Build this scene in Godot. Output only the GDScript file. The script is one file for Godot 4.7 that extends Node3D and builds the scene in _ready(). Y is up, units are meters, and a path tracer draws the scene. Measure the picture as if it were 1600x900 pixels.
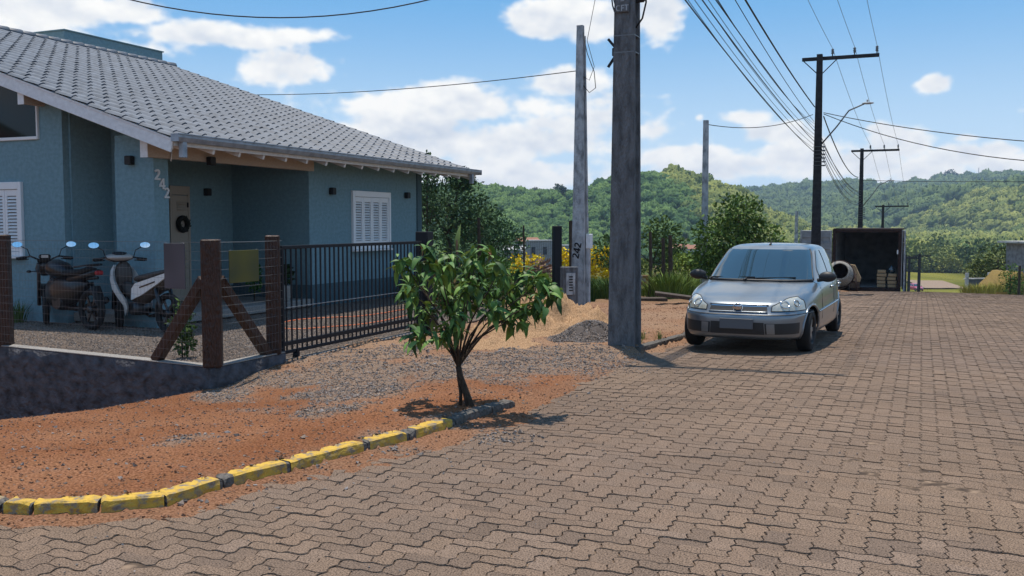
extends Node3D
# A street corner: blue-grey house behind a gate, dirt verge, paved road running down to a valley.
# World: camera above the origin looking towards -z; x to the side, y up, metres.
const F := 1500.0
const EYE := 1.42
var PITCH := atan(99.0 / 1500.0)
var A := deg_to_rad(23.13)                       # heading of the road against the view axis
var DV := Vector3(sin(A), 0, -cos(A))            # along the road
var RV := Vector3(cos(A), 0, sin(A))             # across the road, away from the house
var K0 := Vector3(0.02, 0, -7.4)                 # the kerb's end beside the driveway
var rng := RandomNumberGenerator.new()
var n1 := FastNoiseLite.new()
var n2 := FastNoiseLite.new()
var kerb: Array = []                             # kerb face line in plan (x, -z)
var M := {}
var used := {}

# ---------- mesh builder ----------
class Mb:
	var st := SurfaceTool.new()
	func _init(sm := false):
		st.begin(Mesh.PRIMITIVE_TRIANGLES)
		st.set_smooth_group(0 if sm else -1)
	func tri(a: Vector3, b: Vector3, c: Vector3):
		st.add_vertex(a); st.add_vertex(c); st.add_vertex(b)
	func quad(a: Vector3, b: Vector3, c: Vector3, d: Vector3):
		tri(a, b, c); tri(a, c, d)
	func out(p: Array, mid: Vector3):
		var n: Vector3 = (p[1] - p[0]).cross(p[2] - p[0])
		var g: Vector3 = Vector3.ZERO
		for v in p: g += v
		if n.dot(g / p.size() - mid) < 0: p.reverse()
		for k in range(1, p.size() - 1): tri(p[0], p[k], p[k + 1])
	func box(xf: Transform3D, size: Vector3, bev := 0.0):
		var h := size / 2.0
		var b: float = min(bev, min(h.x, min(h.y, h.z)) * 0.9)
		var mid := xf.origin
		var S := [-1.0, 1.0]
		for ax in 3:
			var u := (ax + 1) % 3
			var w := (ax + 2) % 3
			for s in S:
				var q := []
				for e in [[-1, -1], [1, -1], [1, 1], [-1, 1]]:
					var v := Vector3.ZERO
					v[ax] = s * h[ax]; v[u] = e[0] * (h[u] - b); v[w] = e[1] * (h[w] - b)
					q.append(xf * v)
				out(q, mid)
			if b > 0.0:
				for s in S:
					for t in S:
						var q := []
						for e in [[0, -1.0], [0, 1.0], [1, 1.0], [1, -1.0]]:
							var v := Vector3.ZERO
							v[ax] = e[1] * (h[ax] - b)
							v[u] = s * (h[u] if e[0] == 0 else h[u] - b)
							v[w] = t * (h[w] - b if e[0] == 0 else h[w])
							q.append(xf * v)
						out(q, mid)
		if b > 0.0:
			for x in S:
				for y in S:
					for z in S:
						out([xf * Vector3(x * h.x, y * (h.y - b), z * (h.z - b)), xf * Vector3(x * (h.x - b), y * h.y, z * (h.z - b)), xf * Vector3(x * (h.x - b), y * (h.y - b), z * h.z)], mid)
	func bx(c: Vector3, size: Vector3, bev := 0.0, b := Basis()):
		box(Transform3D(b, c), size, bev)
	func beam(a: Vector3, b: Vector3, w: float, h: float, bev := 0.0, up := Vector3.UP):
		var x := (b - a).normalized()
		var z := x.cross(up).normalized()
		var y := z.cross(x)
		box(Transform3D(Basis(x, y, z), (a + b) / 2), Vector3(a.distance_to(b), h, w), bev)
	func tube(p: Array, r, n := 6, cap := true):
		var rings := []
		var side := Vector3.ZERO
		for i in p.size():
			var t: Vector3 = (p[min(i + 1, p.size() - 1)] - p[max(i - 1, 0)]).normalized()
			if side == Vector3.ZERO:
				side = t.cross(Vector3.UP if abs(t.y) < 0.9 else Vector3.RIGHT).normalized()
			else:
				side = (side - t * side.dot(t)).normalized()
			var up := side.cross(t)
			var rr: float = r[i] if r is Array else r
			var ring := []
			for k in n:
				var a := TAU * k / n
				ring.append(p[i] + (side * cos(a) + up * sin(a)) * rr)
			rings.append(ring)
		for i in rings.size() - 1:
			for k in n:
				var k2 := (k + 1) % n
				quad(rings[i][k], rings[i + 1][k], rings[i + 1][k2], rings[i][k2])
		if cap:
			for k in range(1, n - 1):
				tri(rings[0][0], rings[0][k], rings[0][k + 1])
				tri(rings[-1][0], rings[-1][k + 1], rings[-1][k])
	func lathe(xf: Transform3D, prof: Array, n := 24):      # prof: (radius, height) from bottom to top round local y
		for i in prof.size() - 1:
			for k in n:
				var a := TAU * k / n
				var b := TAU * (k + 1) / n
				var f := func(q: Vector2, t: float): return xf * Vector3(q.x * cos(t), q.y, q.x * sin(t))
				var p0: Vector3 = f.call(prof[i], a); var p1: Vector3 = f.call(prof[i], b)
				var p2: Vector3 = f.call(prof[i + 1], b); var p3: Vector3 = f.call(prof[i + 1], a)
				if prof[i].x > 1e-5: tri(p0, p2, p1)
				if prof[i + 1].x > 1e-5: tri(p0, p3, p2)
	func torus(xf: Transform3D, R: float, r: float, n := 24, m := 8):
		var prof := []
		for i in m + 1:
			var t := TAU * i / m
			prof.append(Vector2(R + r * cos(t), r * sin(t)))
		lathe(xf, prof, n)
	func prism(xf: Transform3D, poly: PackedVector2Array, h: float):   # outline in local xy, pushed along local z from 0 to h
		if not Geometry2D.is_polygon_clockwise(poly): poly = poly.duplicate()
		else:
			poly = poly.duplicate(); poly.reverse()
		var idx := Geometry2D.triangulate_polygon(poly)
		for k in range(0, idx.size(), 3):
			var q := [poly[idx[k]], poly[idx[k + 1]], poly[idx[k + 2]]]
			if (q[1] - q[0]).cross(q[2] - q[0]) < 0: q.reverse()
			tri(xf * Vector3(q[0].x, q[0].y, h), xf * Vector3(q[1].x, q[1].y, h), xf * Vector3(q[2].x, q[2].y, h))
			tri(xf * Vector3(q[0].x, q[0].y, 0), xf * Vector3(q[2].x, q[2].y, 0), xf * Vector3(q[1].x, q[1].y, 0))
		for k in poly.size():
			var a := poly[k]
			var b := poly[(k + 1) % poly.size()]
			quad(xf * Vector3(a.x, a.y, 0), xf * Vector3(b.x, b.y, 0), xf * Vector3(b.x, b.y, h), xf * Vector3(a.x, a.y, h))
	func ball(c: Vector3, r: Vector3, n := 12, m := 8):
		var prof := []
		for i in m + 1:
			var t := -PI / 2 + PI * i / m
			prof.append(Vector2(cos(t) if i > 0 and i < m else 0.0, sin(t)))
		lathe(Transform3D(Basis.from_scale(r), c), prof, n)
	func done() -> ArrayMesh:
		st.generate_normals()
		st.index()
		return st.commit()

# ---------- nodes ----------
func numbered(called: String) -> String:
	var n: int = used.get(called, 0)
	used[called] = n + 1
	return called if n == 0 else "%s_%03d" % [called, n]
func obj(called: String, mesh, mat, parent: Node = self, xf := Transform3D()) -> MeshInstance3D:
	var o := MeshInstance3D.new()
	o.name = numbered(called) if parent == self else called
	o.mesh = mesh.done() if mesh is Mb else mesh
	o.material_override = mat
	o.transform = xf
	parent.add_child(o, true)
	return o
func tag(o: Node, label: String, category: String, group := "") -> Node:
	o.set_meta("label", label); o.set_meta("category", category)
	if group: o.set_meta("group", group)
	return o
func kind(o: Node, k: String) -> Node:
	o.set_meta("kind", k); return o
func thing(called: String, label: String, category: String, xf := Transform3D(), group := "") -> Node3D:
	var o := Node3D.new()
	o.name = numbered(called); o.transform = xf
	add_child(o, true)
	tag(o, label, category, group)
	return o
func multi(called: String, mesh, mat, xfs: Array, cols: Array, parent: Node = self) -> MultiMeshInstance3D:
	var mm := MultiMesh.new()
	mm.transform_format = MultiMesh.TRANSFORM_3D
	mm.use_colors = cols.size() > 0
	mm.mesh = mesh.done() if mesh is Mb else mesh
	mm.instance_count = xfs.size()
	for i in xfs.size():
		mm.set_instance_transform(i, xfs[i])
		if cols.size() > 0: mm.set_instance_color(i, cols[i])
	var o := MultiMeshInstance3D.new()
	o.name = numbered(called) if parent == self else called
	o.multimesh = mm; o.material_override = mat
	parent.add_child(o, true)
	return o
func at(p: Vector3, yaw := 0.0) -> Transform3D:
	return Transform3D(Basis(Vector3.UP, yaw), p)
func axes(x: Vector3, y: Vector3, p := Vector3.ZERO) -> Transform3D:      # frame whose x points along x and y near y
	var xx := x.normalized()
	var z := xx.cross(y).normalized()
	return Transform3D(Basis(xx, z.cross(xx), z), p)

# ---------- materials ----------
func lin(r: float, g: float, b: float, a := 1.0) -> Color:
	var c := Color(r, g, b, a).linear_to_srgb()
	c.a = a
	return c
func noise_tex(seed_: int, freq: float, stops: Array, size := 512, oct := 5, typ := FastNoiseLite.TYPE_SIMPLEX_SMOOTH) -> NoiseTexture2D:
	var n := FastNoiseLite.new()
	n.seed = seed_; n.frequency = freq; n.noise_type = typ
	n.fractal_octaves = oct
	var t := NoiseTexture2D.new()
	t.width = size; t.height = size; t.seamless = true; t.noise = n
	var g := Gradient.new()
	var off := PackedFloat32Array(); var col := PackedColorArray()
	for s in stops:
		off.append(s[0]); col.append(s[1])
	g.offsets = off; g.colors = col
	t.color_ramp = g
	return t
func bump_tex(seed_: int, freq: float, strength: float, size := 512, oct := 5, typ := FastNoiseLite.TYPE_SIMPLEX_SMOOTH) -> NoiseTexture2D:
	var n := FastNoiseLite.new()
	n.seed = seed_; n.frequency = freq; n.noise_type = typ; n.fractal_octaves = oct
	var t := NoiseTexture2D.new()
	t.width = size; t.height = size; t.seamless = true; t.noise = n
	t.as_normal_map = true; t.bump_strength = strength
	return t
func mat(c: Color, rough := 0.8, opt := {}) -> StandardMaterial3D:
	var m := StandardMaterial3D.new()
	m.albedo_color = c; m.roughness = rough
	m.metallic = opt.get("metal", 0.0)
	m.metallic_specular = opt.get("spec", 0.4)
	if opt.has("tex") or opt.has("nrm"):
		m.uv1_triplanar = true
		m.uv1_world_triplanar = opt.get("world", true)
		var s: float = opt.get("scale", 1.0)
		m.uv1_scale = Vector3(s, s * opt.get("sy", 1.0), s)
	if opt.has("tex"): m.albedo_texture = opt.tex
	if opt.has("nrm"):
		m.normal_enabled = true; m.normal_texture = opt.nrm; m.normal_scale = opt.get("ns", 1.0)
	if opt.get("vc", false): m.vertex_color_use_as_albedo = true
	if opt.has("coat"):
		m.clearcoat_enabled = true; m.clearcoat = opt.coat; m.clearcoat_roughness = opt.get("coat_rough", 0.05)
	if opt.has("back"):
		m.backlight_enabled = true; m.backlight = opt.back
	if opt.get("two", false): m.cull_mode = BaseMaterial3D.CULL_DISABLED
	return m
func grey(a: float) -> Color:
	return Color(a, a, a)
func make_materials():
	var fine := noise_tex(1, 0.06, [[0.0, grey(0.66)], [0.45, grey(0.86)], [1.0, grey(1.0)]])
	var grain := noise_tex(2, 0.22, [[0.0, grey(0.55)], [0.5, grey(0.85)], [1.0, grey(1.0)]])
	var speck := noise_tex(25, 0.11, [[0.0, grey(0.3)], [0.28, grey(0.58)], [0.42, grey(0.82)], [0.7, grey(0.95)], [1.0, grey(1.0)]], 512, 4)
	var blotch := noise_tex(3, 0.012, [[0.0, grey(0.62)], [0.5, grey(0.86)], [1.0, grey(1.0)]])
	var soilt := noise_tex(4, 0.05, [[0.0, Color(0.46, 0.42, 0.38)], [0.35, Color(0.72, 0.69, 0.66)], [0.5, Color(0.84, 0.82, 0.8)], [0.7, Color(0.93, 0.92, 0.91)], [1.0, grey(1.0)]], 1024, 6)
	var nf := bump_tex(5, 0.09, 6.0)
	var nc := bump_tex(6, 0.035, 7.0)
	M.soil = mat(grey(1), 0.95, {tex = soilt, nrm = nc, ns = 1.6, scale = 0.9, vc = true, spec = 0.15})
	M.paver = mat(grey(1), 0.88, {tex = speck, nrm = nf, ns = 1.3, scale = 1.5, vc = true, spec = 0.3})
	M.stone = mat(grey(1), 0.9, {vc = true, tex = fine, scale = 4.0, spec = 0.3})
	M.joint = mat(grey(1), 0.95, {tex = noise_tex(26, 0.02, [[0.0, lin(0.045, 0.035, 0.03)], [0.45, lin(0.09, 0.066, 0.05)], [0.7, lin(0.2, 0.145, 0.105)], [1.0, lin(0.26, 0.19, 0.135)]], 512, 5), scale = 0.8, spec = 0.1})
	M.plaster = mat(lin(0.18, 0.3, 0.35), 0.85, {tex = noise_tex(7, 0.02, [[0.0, grey(0.86)], [1.0, grey(1.0)]]), nrm = nf, ns = 0.5, scale = 1.2, spec = 0.25})
	M.plinth = mat(lin(0.09, 0.155, 0.185), 0.85, {tex = fine, nrm = nf, ns = 0.5, scale = 1.2, spec = 0.25})
	M.white = mat(lin(0.72, 0.74, 0.76), 0.5, {tex = noise_tex(8, 0.02, [[0.0, grey(0.88)], [1.0, grey(1.0)]]), scale = 1.0})
	M.shutter = mat(lin(0.66, 0.68, 0.7), 0.35)
	M.wood_pale = mat(lin(0.52, 0.42, 0.34), 0.6, {tex = noise_tex(9, 0.03, [[0.0, grey(0.8)], [1.0, grey(1.0)]]), scale = 1.0, sy = 6.0})
	M.tile = mat(lin(0.118, 0.142, 0.18), 0.55, {vc = true, tex = blotch, scale = 0.7, spec = 0.45})
	M.gutter = mat(lin(0.36, 0.4, 0.46), 0.35, {metal = 0.3, tex = blotch, scale = 0.8})
	M.dark_metal = mat(lin(0.012, 0.014, 0.018), 0.6, {spec = 0.3})
	M.black = mat(lin(0.012, 0.012, 0.013), 0.6)
	M.rubber = mat(lin(0.016, 0.016, 0.017), 0.85, {tex = fine, scale = 6.0})
	M.door = mat(lin(0.32, 0.28, 0.23), 0.5)
	M.wreath = mat(lin(0.02, 0.022, 0.018), 0.9, {tex = grain, scale = 6.0})
	M.glass = mat(lin(0.008, 0.013, 0.018), 0.04, {spec = 0.35})
	M.post_wood = mat(lin(0.062, 0.027, 0.016), 0.55, {tex = noise_tex(10, 0.03, [[0.0, grey(0.45)], [0.5, grey(0.8)], [1.0, grey(1.0)]]), nrm = bump_tex(11, 0.05, 6.0), scale = 2.6, sy = 0.16, spec = 0.4})
	M.old_wood = mat(lin(0.12, 0.085, 0.06), 0.9, {tex = noise_tex(12, 0.04, [[0.0, grey(0.4)], [1.0, grey(1.0)]]), scale = 2.0, sy = 0.15})
	M.wire = mat(lin(0.16, 0.17, 0.18), 0.45, {metal = 0.5})
	M.cap = mat(lin(0.34, 0.32, 0.3), 0.9, {tex = fine, nrm = nf, scale = 1.2})
	M.retaining = mat(lin(0.135, 0.136, 0.152), 0.95, {tex = noise_tex(13, 0.02, [[0.0, grey(0.4)], [0.45, grey(0.75)], [1.0, grey(1.0)]]), nrm = nc, ns = 1.6, scale = 0.55, spec = 0.2})
	M.concrete = mat(lin(0.5, 0.52, 0.54), 0.9, {tex = noise_tex(14, 0.02, [[0.0, grey(0.5)], [0.5, grey(0.85)], [1.0, grey(1.0)]]), nrm = nf, ns = 0.5, scale = 0.8, sy = 0.4, spec = 0.2})
	M.old_concrete = mat(lin(0.175, 0.18, 0.19), 0.9, {tex = noise_tex(15, 0.018, [[0.0, grey(0.55)], [0.5, grey(0.85)], [1.0, grey(1.0)]]), nrm = nf, ns = 0.7, scale = 1.3, sy = 0.2, spec = 0.2})
	M.far_pole = mat(lin(0.05, 0.05, 0.054), 0.9, {tex = blotch, scale = 0.8, spec = 0.2})
	M.kerb_grey = mat(lin(0.17, 0.155, 0.14), 0.95, {tex = noise_tex(16, 0.03, [[0.0, grey(0.4)], [0.5, grey(0.8)], [1.0, grey(1.0)]]), nrm = nc, ns = 1.2, scale = 1.6})
	var y1 := lin(0.5, 0.315, 0.045)
	var y2 := lin(0.36, 0.235, 0.06)
	var gk := lin(0.14, 0.115, 0.09)
	M.kerb_yellow = mat(grey(1), 0.85, {tex = noise_tex(17, 0.022, [[0.0, gk], [0.3, gk.lightened(0.12)], [0.35, y2], [0.6, y1], [1.0, y1.lightened(0.06)]], 512, 6), nrm = nc, ns = 1.0, scale = 1.0})
	M.wire_black = mat(lin(0.02, 0.02, 0.022), 0.6)
	M.wire_grey = mat(lin(0.12, 0.13, 0.14), 0.5, {metal = 0.3})
	M.bark = mat(lin(0.1, 0.072, 0.052), 0.95, {tex = noise_tex(18, 0.05, [[0.0, grey(0.45)], [1.0, grey(1.0)]]), nrm = nf, scale = 3.0, sy = 0.3})
	M.leaf = mat(grey(1), 0.5, {vc = true, back = Color(0.25, 0.3, 0.1), spec = 0.32, two = true})
	M.foliage = mat(grey(1), 0.8, {vc = true, back = Color(0.2, 0.25, 0.1), spec = 0.2, two = true})
	M.forest = mat(grey(1), 0.95, {vc = true, spec = 0.05, tex = noise_tex(19, 0.09, [[0.0, grey(0.45)], [0.5, grey(0.85)], [1.0, grey(1.0)]]), scale = 0.06})
	M.paint = mat(lin(0.17, 0.195, 0.22), 0.36, {metal = 0.7, spec = 0.5, coat = 0.7, coat_rough = 0.1})
	M.red_paint = mat(lin(0.42, 0.05, 0.1), 0.3, {spec = 0.5, coat = 0.8})
	M.car_plastic = mat(lin(0.022, 0.023, 0.025), 0.5)
	M.lamp_glass = mat(lin(0.36, 0.36, 0.31), 0.1, {metal = 0.1, spec = 0.7, coat = 1.0})
	M.amber = mat(lin(0.55, 0.24, 0.05), 0.25, {coat = 1.0})
	M.chrome = mat(lin(0.62, 0.63, 0.64), 0.16, {metal = 1.0})
	M.rim = mat(lin(0.36, 0.37, 0.38), 0.35, {metal = 0.8})
	M.windscreen = mat(lin(0.02, 0.04, 0.055), 0.03, {spec = 0.8, coat = 0.4, coat_rough = 0.02})
	M.plate = mat(lin(0.085, 0.09, 0.1), 0.5)
	M.bike_white = mat(lin(0.6, 0.62, 0.62), 0.3, {coat = 0.8})
	M.bike_brown = mat(lin(0.05, 0.042, 0.038), 0.5)
	M.bike_black = mat(lin(0.01, 0.01, 0.012), 0.35, {coat = 0.25})
	M.bike_red = mat(lin(0.3, 0.02, 0.025), 0.3)
	M.bike_metal = mat(lin(0.05, 0.05, 0.053), 0.4, {metal = 0.6})
	M.steel = mat(lin(0.3, 0.3, 0.31), 0.35, {metal = 0.9})
	M.mirror = mat(lin(0.85, 0.87, 0.9), 0.03, {metal = 1.0})
	M.rust = mat(lin(0.07, 0.035, 0.028), 0.85, {tex = noise_tex(20, 0.03, [[0.0, grey(0.35)], [1.0, grey(1.0)]]), scale = 0.6})
	M.container = mat(lin(0.3, 0.32, 0.34), 0.6, {tex = blotch, scale = 0.4})
	M.container_in = M.container
	M.mixer = mat(lin(0.46, 0.43, 0.38), 0.8, {tex = noise_tex(21, 0.03, [[0.0, grey(0.4)], [1.0, grey(1.0)]]), scale = 1.0})
	M.tan = mat(lin(0.4, 0.29, 0.17), 0.9, {tex = fine, scale = 1.5})
	M.brick = mat(lin(0.3, 0.14, 0.075), 0.9, {tex = fine, scale = 2.0})
	M.sign_mauve = mat(grey(1), 0.6, {tex = noise_tex(22, 0.006, [[0.0, lin(0.05, 0.048, 0.056)], [1.0, lin(0.085, 0.08, 0.092)]], 256, 2), scale = 1.1})
	M.sign_olive = mat(grey(1), 0.6, {tex = noise_tex(23, 0.006, [[0.0, lin(0.035, 0.042, 0.02)], [0.5, lin(0.075, 0.075, 0.018)], [1.0, lin(0.12, 0.11, 0.014)]], 256, 2), scale = 1.1})
	M.terracotta = mat(lin(0.42, 0.4, 0.37), 0.8, {tex = fine, scale = 2.0})
	M.hose = mat(lin(0.6, 0.16, 0.06), 0.5)
	M.yellow_wall = mat(lin(0.88, 0.66, 0.02), 0.7, {tex = blotch, scale = 0.3})
	M.house_grey = mat(lin(0.3, 0.29, 0.3), 0.9, {tex = blotch, scale = 0.3})
	M.house_white = mat(lin(0.6, 0.58, 0.55), 0.9, {tex = blotch, scale = 0.3})
	M.roof_clay = mat(lin(0.36, 0.17, 0.1), 0.9, {tex = blotch, scale = 0.3})
	M.roof_metal = mat(lin(0.5, 0.5, 0.5), 0.6, {tex = blotch, scale = 0.3})
	M.digit = mat(lin(0.5, 0.5, 0.5), 0.4)
	M.spray = mat(lin(0.012, 0.012, 0.014), 0.8)

# ---------- pixels of the photograph to directions and places ----------
func ray(px: float, py: float) -> Vector3:
	var y := -(py - 450.0) / F
	return Vector3((px - 800.0) / F, y * cos(PITCH) - sin(PITCH), -y * sin(PITCH) - cos(PITCH))
func on_y(px: float, py: float, y: float) -> Vector3:
	var r := ray(px, py)
	return Vector3(0, EYE, 0) + r * ((y - EYE) / r.y)
func at_d(px: float, py: float, dist: float) -> Vector3:
	var r := ray(px, py)
	return Vector3(0, EYE, 0) + r * (dist / -r.z)
func on_road(px: float, py: float) -> Vector3:
	var p := on_y(px, py, -0.05)
	for k in 6: p = on_y(px, py, road_y(p.x, -p.z))
	return p
func on_ground(px: float, py: float) -> Vector3:
	var p := on_y(px, py, -0.05)
	for k in 8: p = on_y(px, py, (p.y + ground_y(p.x, -p.z)) / 2)
	p.y = ground_y(p.x, -p.z)
	return p

# ---------- shape of the land ----------
func sig(x: float, dd: float) -> float:          # metres along the road from the camera
	return x * sin(A) + dd * cos(A)
func lat(x: float, dd: float) -> float:          # metres across the road from the kerb's line
	return (x - K0.x) * cos(A) - (dd + K0.z) * sin(A)
func profile(s: float) -> float:
	var y := -0.008 * s
	if s > 10.0:
		var e: float = min(s, 48.0) - 10.0
		y -= 0.00093 * e * e
	if s > 48.0: y -= 0.0787 * min(s - 48.0, 90.0) + 0.02 * max(0.0, min(s - 138.0, 100.0))
	return y
func road_y(x: float, dd: float) -> float:
	var t := lat(x, dd)
	var k: float = clamp(t - 3.6, -3.6, 4.4)
	return profile(sig(x, dd)) - 0.0045 * k * k
func kerb_side(x: float, dd: float) -> Array:    # [signed distance to the kerb face, positive on the road; place along the line]
	var p := Vector2(x, dd)
	var best := 1e9
	var sgn := 1.0
	var where := 0.0
	for i in kerb.size() - 1:
		var a: Vector2 = kerb[i]
		var b: Vector2 = kerb[i + 1]
		var ab := b - a
		var t: float = clamp((p - a).dot(ab) / ab.length_squared(), 0.0, 1.0)
		var q := a + ab * t
		var d := p.distance_squared_to(q)
		if d < best:
			best = d; where = i + t
			sgn = -1.0 if ab.cross(p - a) > 0 else 1.0
	return [sqrt(best) * sgn, where]
var FC := Vector2(-3.09, 9.855)                  # fence corner in plan (x, -z)
var FL := Vector2(-0.87, 0.492)                  # along the low wall, away from the corner
func smooth(a: float, b: float, x: float) -> float:
	var t: float = clamp((x - a) / (b - a), 0.0, 1.0)
	return t * t * (3 - 2 * t)
func ground_y(x: float, dd: float) -> float:
	if dd > 46.0 or dd < 0.0 or abs(x) > 34.0: return land_y(x, dd)
	var near: float = 1.0 - smooth(36.0, 46.0, dd)
	var pr := profile(sig(x, dd))
	var ks := kerb_side(x, dd)
	var k: float = ks[0]
	var y := road_y(x, dd) + 0.085 + (n1.get_noise_2d(x * 9.0, dd * 9.0) * 0.03 + n2.get_noise_2d(x * 30.0, dd * 30.0) * 0.034) * smooth(0.05, 0.6, abs(k))
	if k < -0.065:
		y -= 0.075 * smooth(0.6, 3.2, -k)
		# the bank drops along the low wall: by how much at the nearest point of the wall, and how far away that is
		var rel := Vector2(x, dd) - FC
		var u: float = max(rel.dot(FL), 0.0)
		var t: float = clamp(rel.dot(GD), 0.0, 1.25)
		var d1 := rel.distance_to(FL * u)
		var d2 := rel.distance_to(GD * t)
		var base: float = max(-0.27 - 0.3 * u + 0.025 * u * u, -1.17)
		if d2 < d1: base = lerp(-0.27, y, smooth(0.0, 1.25, t))
		var dist: float = min(d1, d2)
		base += n1.get_noise_2d(x * 9.0, dd * 9.0) * 0.03
		y = lerp(base, y, smooth(0.0, 1.0, dist / (dist + max(-k - 0.12, 0.001))))
		if rel.dot(Vector2(-FL.y, FL.x)) < -0.06 and rel.dot(Vector2(GD.y, -GD.x)) < -0.06: y -= 0.3      # under the yard
		var open: float = smooth(kerb_open.x, kerb_open.x + 0.5, ks[1]) * (1.0 - smooth(kerb_open.y - 0.2, kerb_open.y, ks[1]))
		y = lerp(y, road_y(x, dd) + 0.012 + n2.get_noise_2d(x * 40.0, dd * 40.0) * 0.02, open * (1.0 - smooth(0.0, 1.6, -k)))
	else:
		var rd := road_y(x, dd)
		var wide: float = 0.3 + 0.5 * smooth(4.0, 8.0, ks[1]) - 0.45 * smooth(11.0, 12.0, ks[1]) + 0.22 * n1.get_noise_2d(x * 30.0, dd * 30.0)
		y = rd - 0.05 + 0.062 * (1.0 - smooth(wide * 0.2, max(wide, 0.08) * 1.3, max(k, 0.0))) + n2.get_noise_2d(x * 60.0, dd * 60.0) * 0.014 - 0.012 * smooth(0.0, 0.5, k)
		if k > 1.4: y = rd - 0.05
	if near < 1.0: y = lerp(land_y(x, dd), y, near)
	return y
var kerb_open := Vector2(10.0, 12.0)
func table(t: Array, x: float) -> float:
	if x <= t[0][0]: return t[0][1]
	for i in t.size() - 1:
		if x <= t[i + 1][0]:
			var f: float = (x - t[i][0]) / (t[i + 1][0] - t[i][0])
			f = f * f * (3 - 2 * f)
			return lerp(float(t[i][1]), float(t[i + 1][1]), f)
	return t[-1][1]
# heights of the ridges above the eye's level, along x, at their own distance
var RA := [[-400, 20], [-180, 24], [-60, 26], [-22, 27], [12, 24.4], [28, 25], [38, 24.4], [60, 30.4], [84, 34.8], [100, 33.2], [116, 30.4], [136, 23.2], [160, 8], [200, -8], [260, -18], [600, -18]]
var RB := [[-900, 60], [300, 64], [408, 66], [500, 76], [560, 82], [600, 80], [630, 72], [700, 79], [758, 85], [793, 95], [852, 92], [933, 89], [1100, 95], [1500, 100]]
var RC := [[-200, -34], [250, -30], [320, -20], [345, -8], [373, 8], [400, 18], [427, 27], [520, 36], [700, 45]]
func land_y(x: float, dd: float) -> float:
	var s: float = sig(x, dd)
	var y := profile(clamp(s, -60.0, 400.0))
	if dd > 46.0 or dd < 0.0 or abs(x) > 34.0: y -= 0.25
	y += n1.get_noise_2d(x * 0.35, dd * 0.35) * 1.6 * smooth(60.0, 160.0, dd)
	var ya: float = EYE - 7.5 + table(RA, x * 600.0 / max(dd, 500.0)) * (1.0 if dd <= 600 else max(0.0, 1.0 - (dd - 600.0) / 500.0))
	var yb: float = EYE - 19.0 + table(RB, x) + n1.get_noise_2d(x * 0.05, dd * 0.05) * 8.0
	var yc: float = EYE - 4.0 + table(RC, x) + n1.get_noise_2d(x * 0.07, dd * 0.07) * 7.0
	y = max(y, lerp(-26.0, ya, smooth(330.0, 600.0, dd)))
	y = max(y, lerp(-26.0, yc, smooth(260.0, 800.0, dd)))
	y = max(y, lerp(-26.0, yb, smooth(760.0, 1750.0, dd)))
	return y

# ---------- sky ----------
# clouds seen from the street: centre and half-size as azimuth and height over the horizon in photo pixels, weight
var CLOUDS := [[30, 15, 130, 34, 1.0], [130, 18, 70, 40, 0.9], [215, 24, 50, 26, 1.15], [60, 62, 120, 30, 0.75], [330, 62, 150, 22, 0.95], [250, 78, 90, 26, 0.7], [455, 62, 90, 18, 0.7], [470, 112, 95, 36, 0.8], [560, 128, 70, 20, 0.5],
	[700, 168, 230, 36, 0.95], [862, 135, 62, 26, 1.05], [760, 228, 280, 38, 1.05], [640, 200, 130, 26, 0.9], [900, 200, 120, 44, 0.85], [860, 42, 66, 28, 1.1], [900, 22, 60, 22, 0.9], [940, 45, 110, 34, 0.9], [1028, 40, 36, 42, 1.1],
	[1015, 208, 30, 22, 0.9], [1170, 186, 50, 14, 1.0], [1210, 210, 66, 24, 1.15], [1070, 248, 90, 20, 1.15], [1130, 262, 160, 26, 1.0], [1250, 245, 80, 34, 1.2], [1330, 258, 80, 30, 1.1], [1400, 226, 48, 26, 1.15], [1370, 205, 22, 12, 0.9],
	[1450, 268, 60, 22, 1.0], [1500, 245, 60, 20, 1.0], [1545, 236, 40, 14, 0.9], [1580, 262, 70, 18, 1.05], [1450, 136, 22, 13, 1.15], [1505, 218, 26, 8, 0.7], [1590, 174, 30, 12, 0.7], [1090, 186, 8, 7, 0.7], [760, 272, 240, 32, 1.05]]
var cloud_list := []
var cn1 := FastNoiseLite.new()
var cn2 := FastNoiseLite.new()
func make_cloud_list():
	for c in CLOUDS:
		var az := atan((c[0] - 800.0) / F)
		var k := cos(az)
		cloud_list.append([az, atan((351.0 - c[1]) / F * k), c[2] / F * k * k * 1.15, c[3] / F * k * 1.15, c[4]])
	var r := RandomNumberGenerator.new()
	r.seed = 77
	for i in 170:
		var az := r.randf_range(-PI, PI)
		var el := pow(r.randf(), 1.6) * 0.9 + 0.02
		var w := r.randf_range(0.05, 0.16)
		if abs(az) < 0.62 and el < 0.34: continue
		cloud_list.append([az, el, w / max(0.4, cos(el)), w * r.randf_range(0.22, 0.45), r.randf_range(0.7, 1.1)])
var row := []
func row_clouds(el: float):
	row = cloud_list.filter(func(c): return abs(el - c[1]) < 2.3 * c[3])
func cloud_mass(az: float, el: float) -> float:
	var m := 0.0
	for c in row:
		var dx: float = wrapf(az - c[0], -PI, PI) / c[2]
		if dx > 2.2 or dx < -2.2: continue
		var dy: float = (el - c[1]) / c[3]
		if dy < 0.0: dy *= 1.25
		if dy > 2.2 or dy < -2.2: continue
		m = max(m, c[4] * exp(-(dx * dx + dy * dy) * 0.8))
	return m
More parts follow.
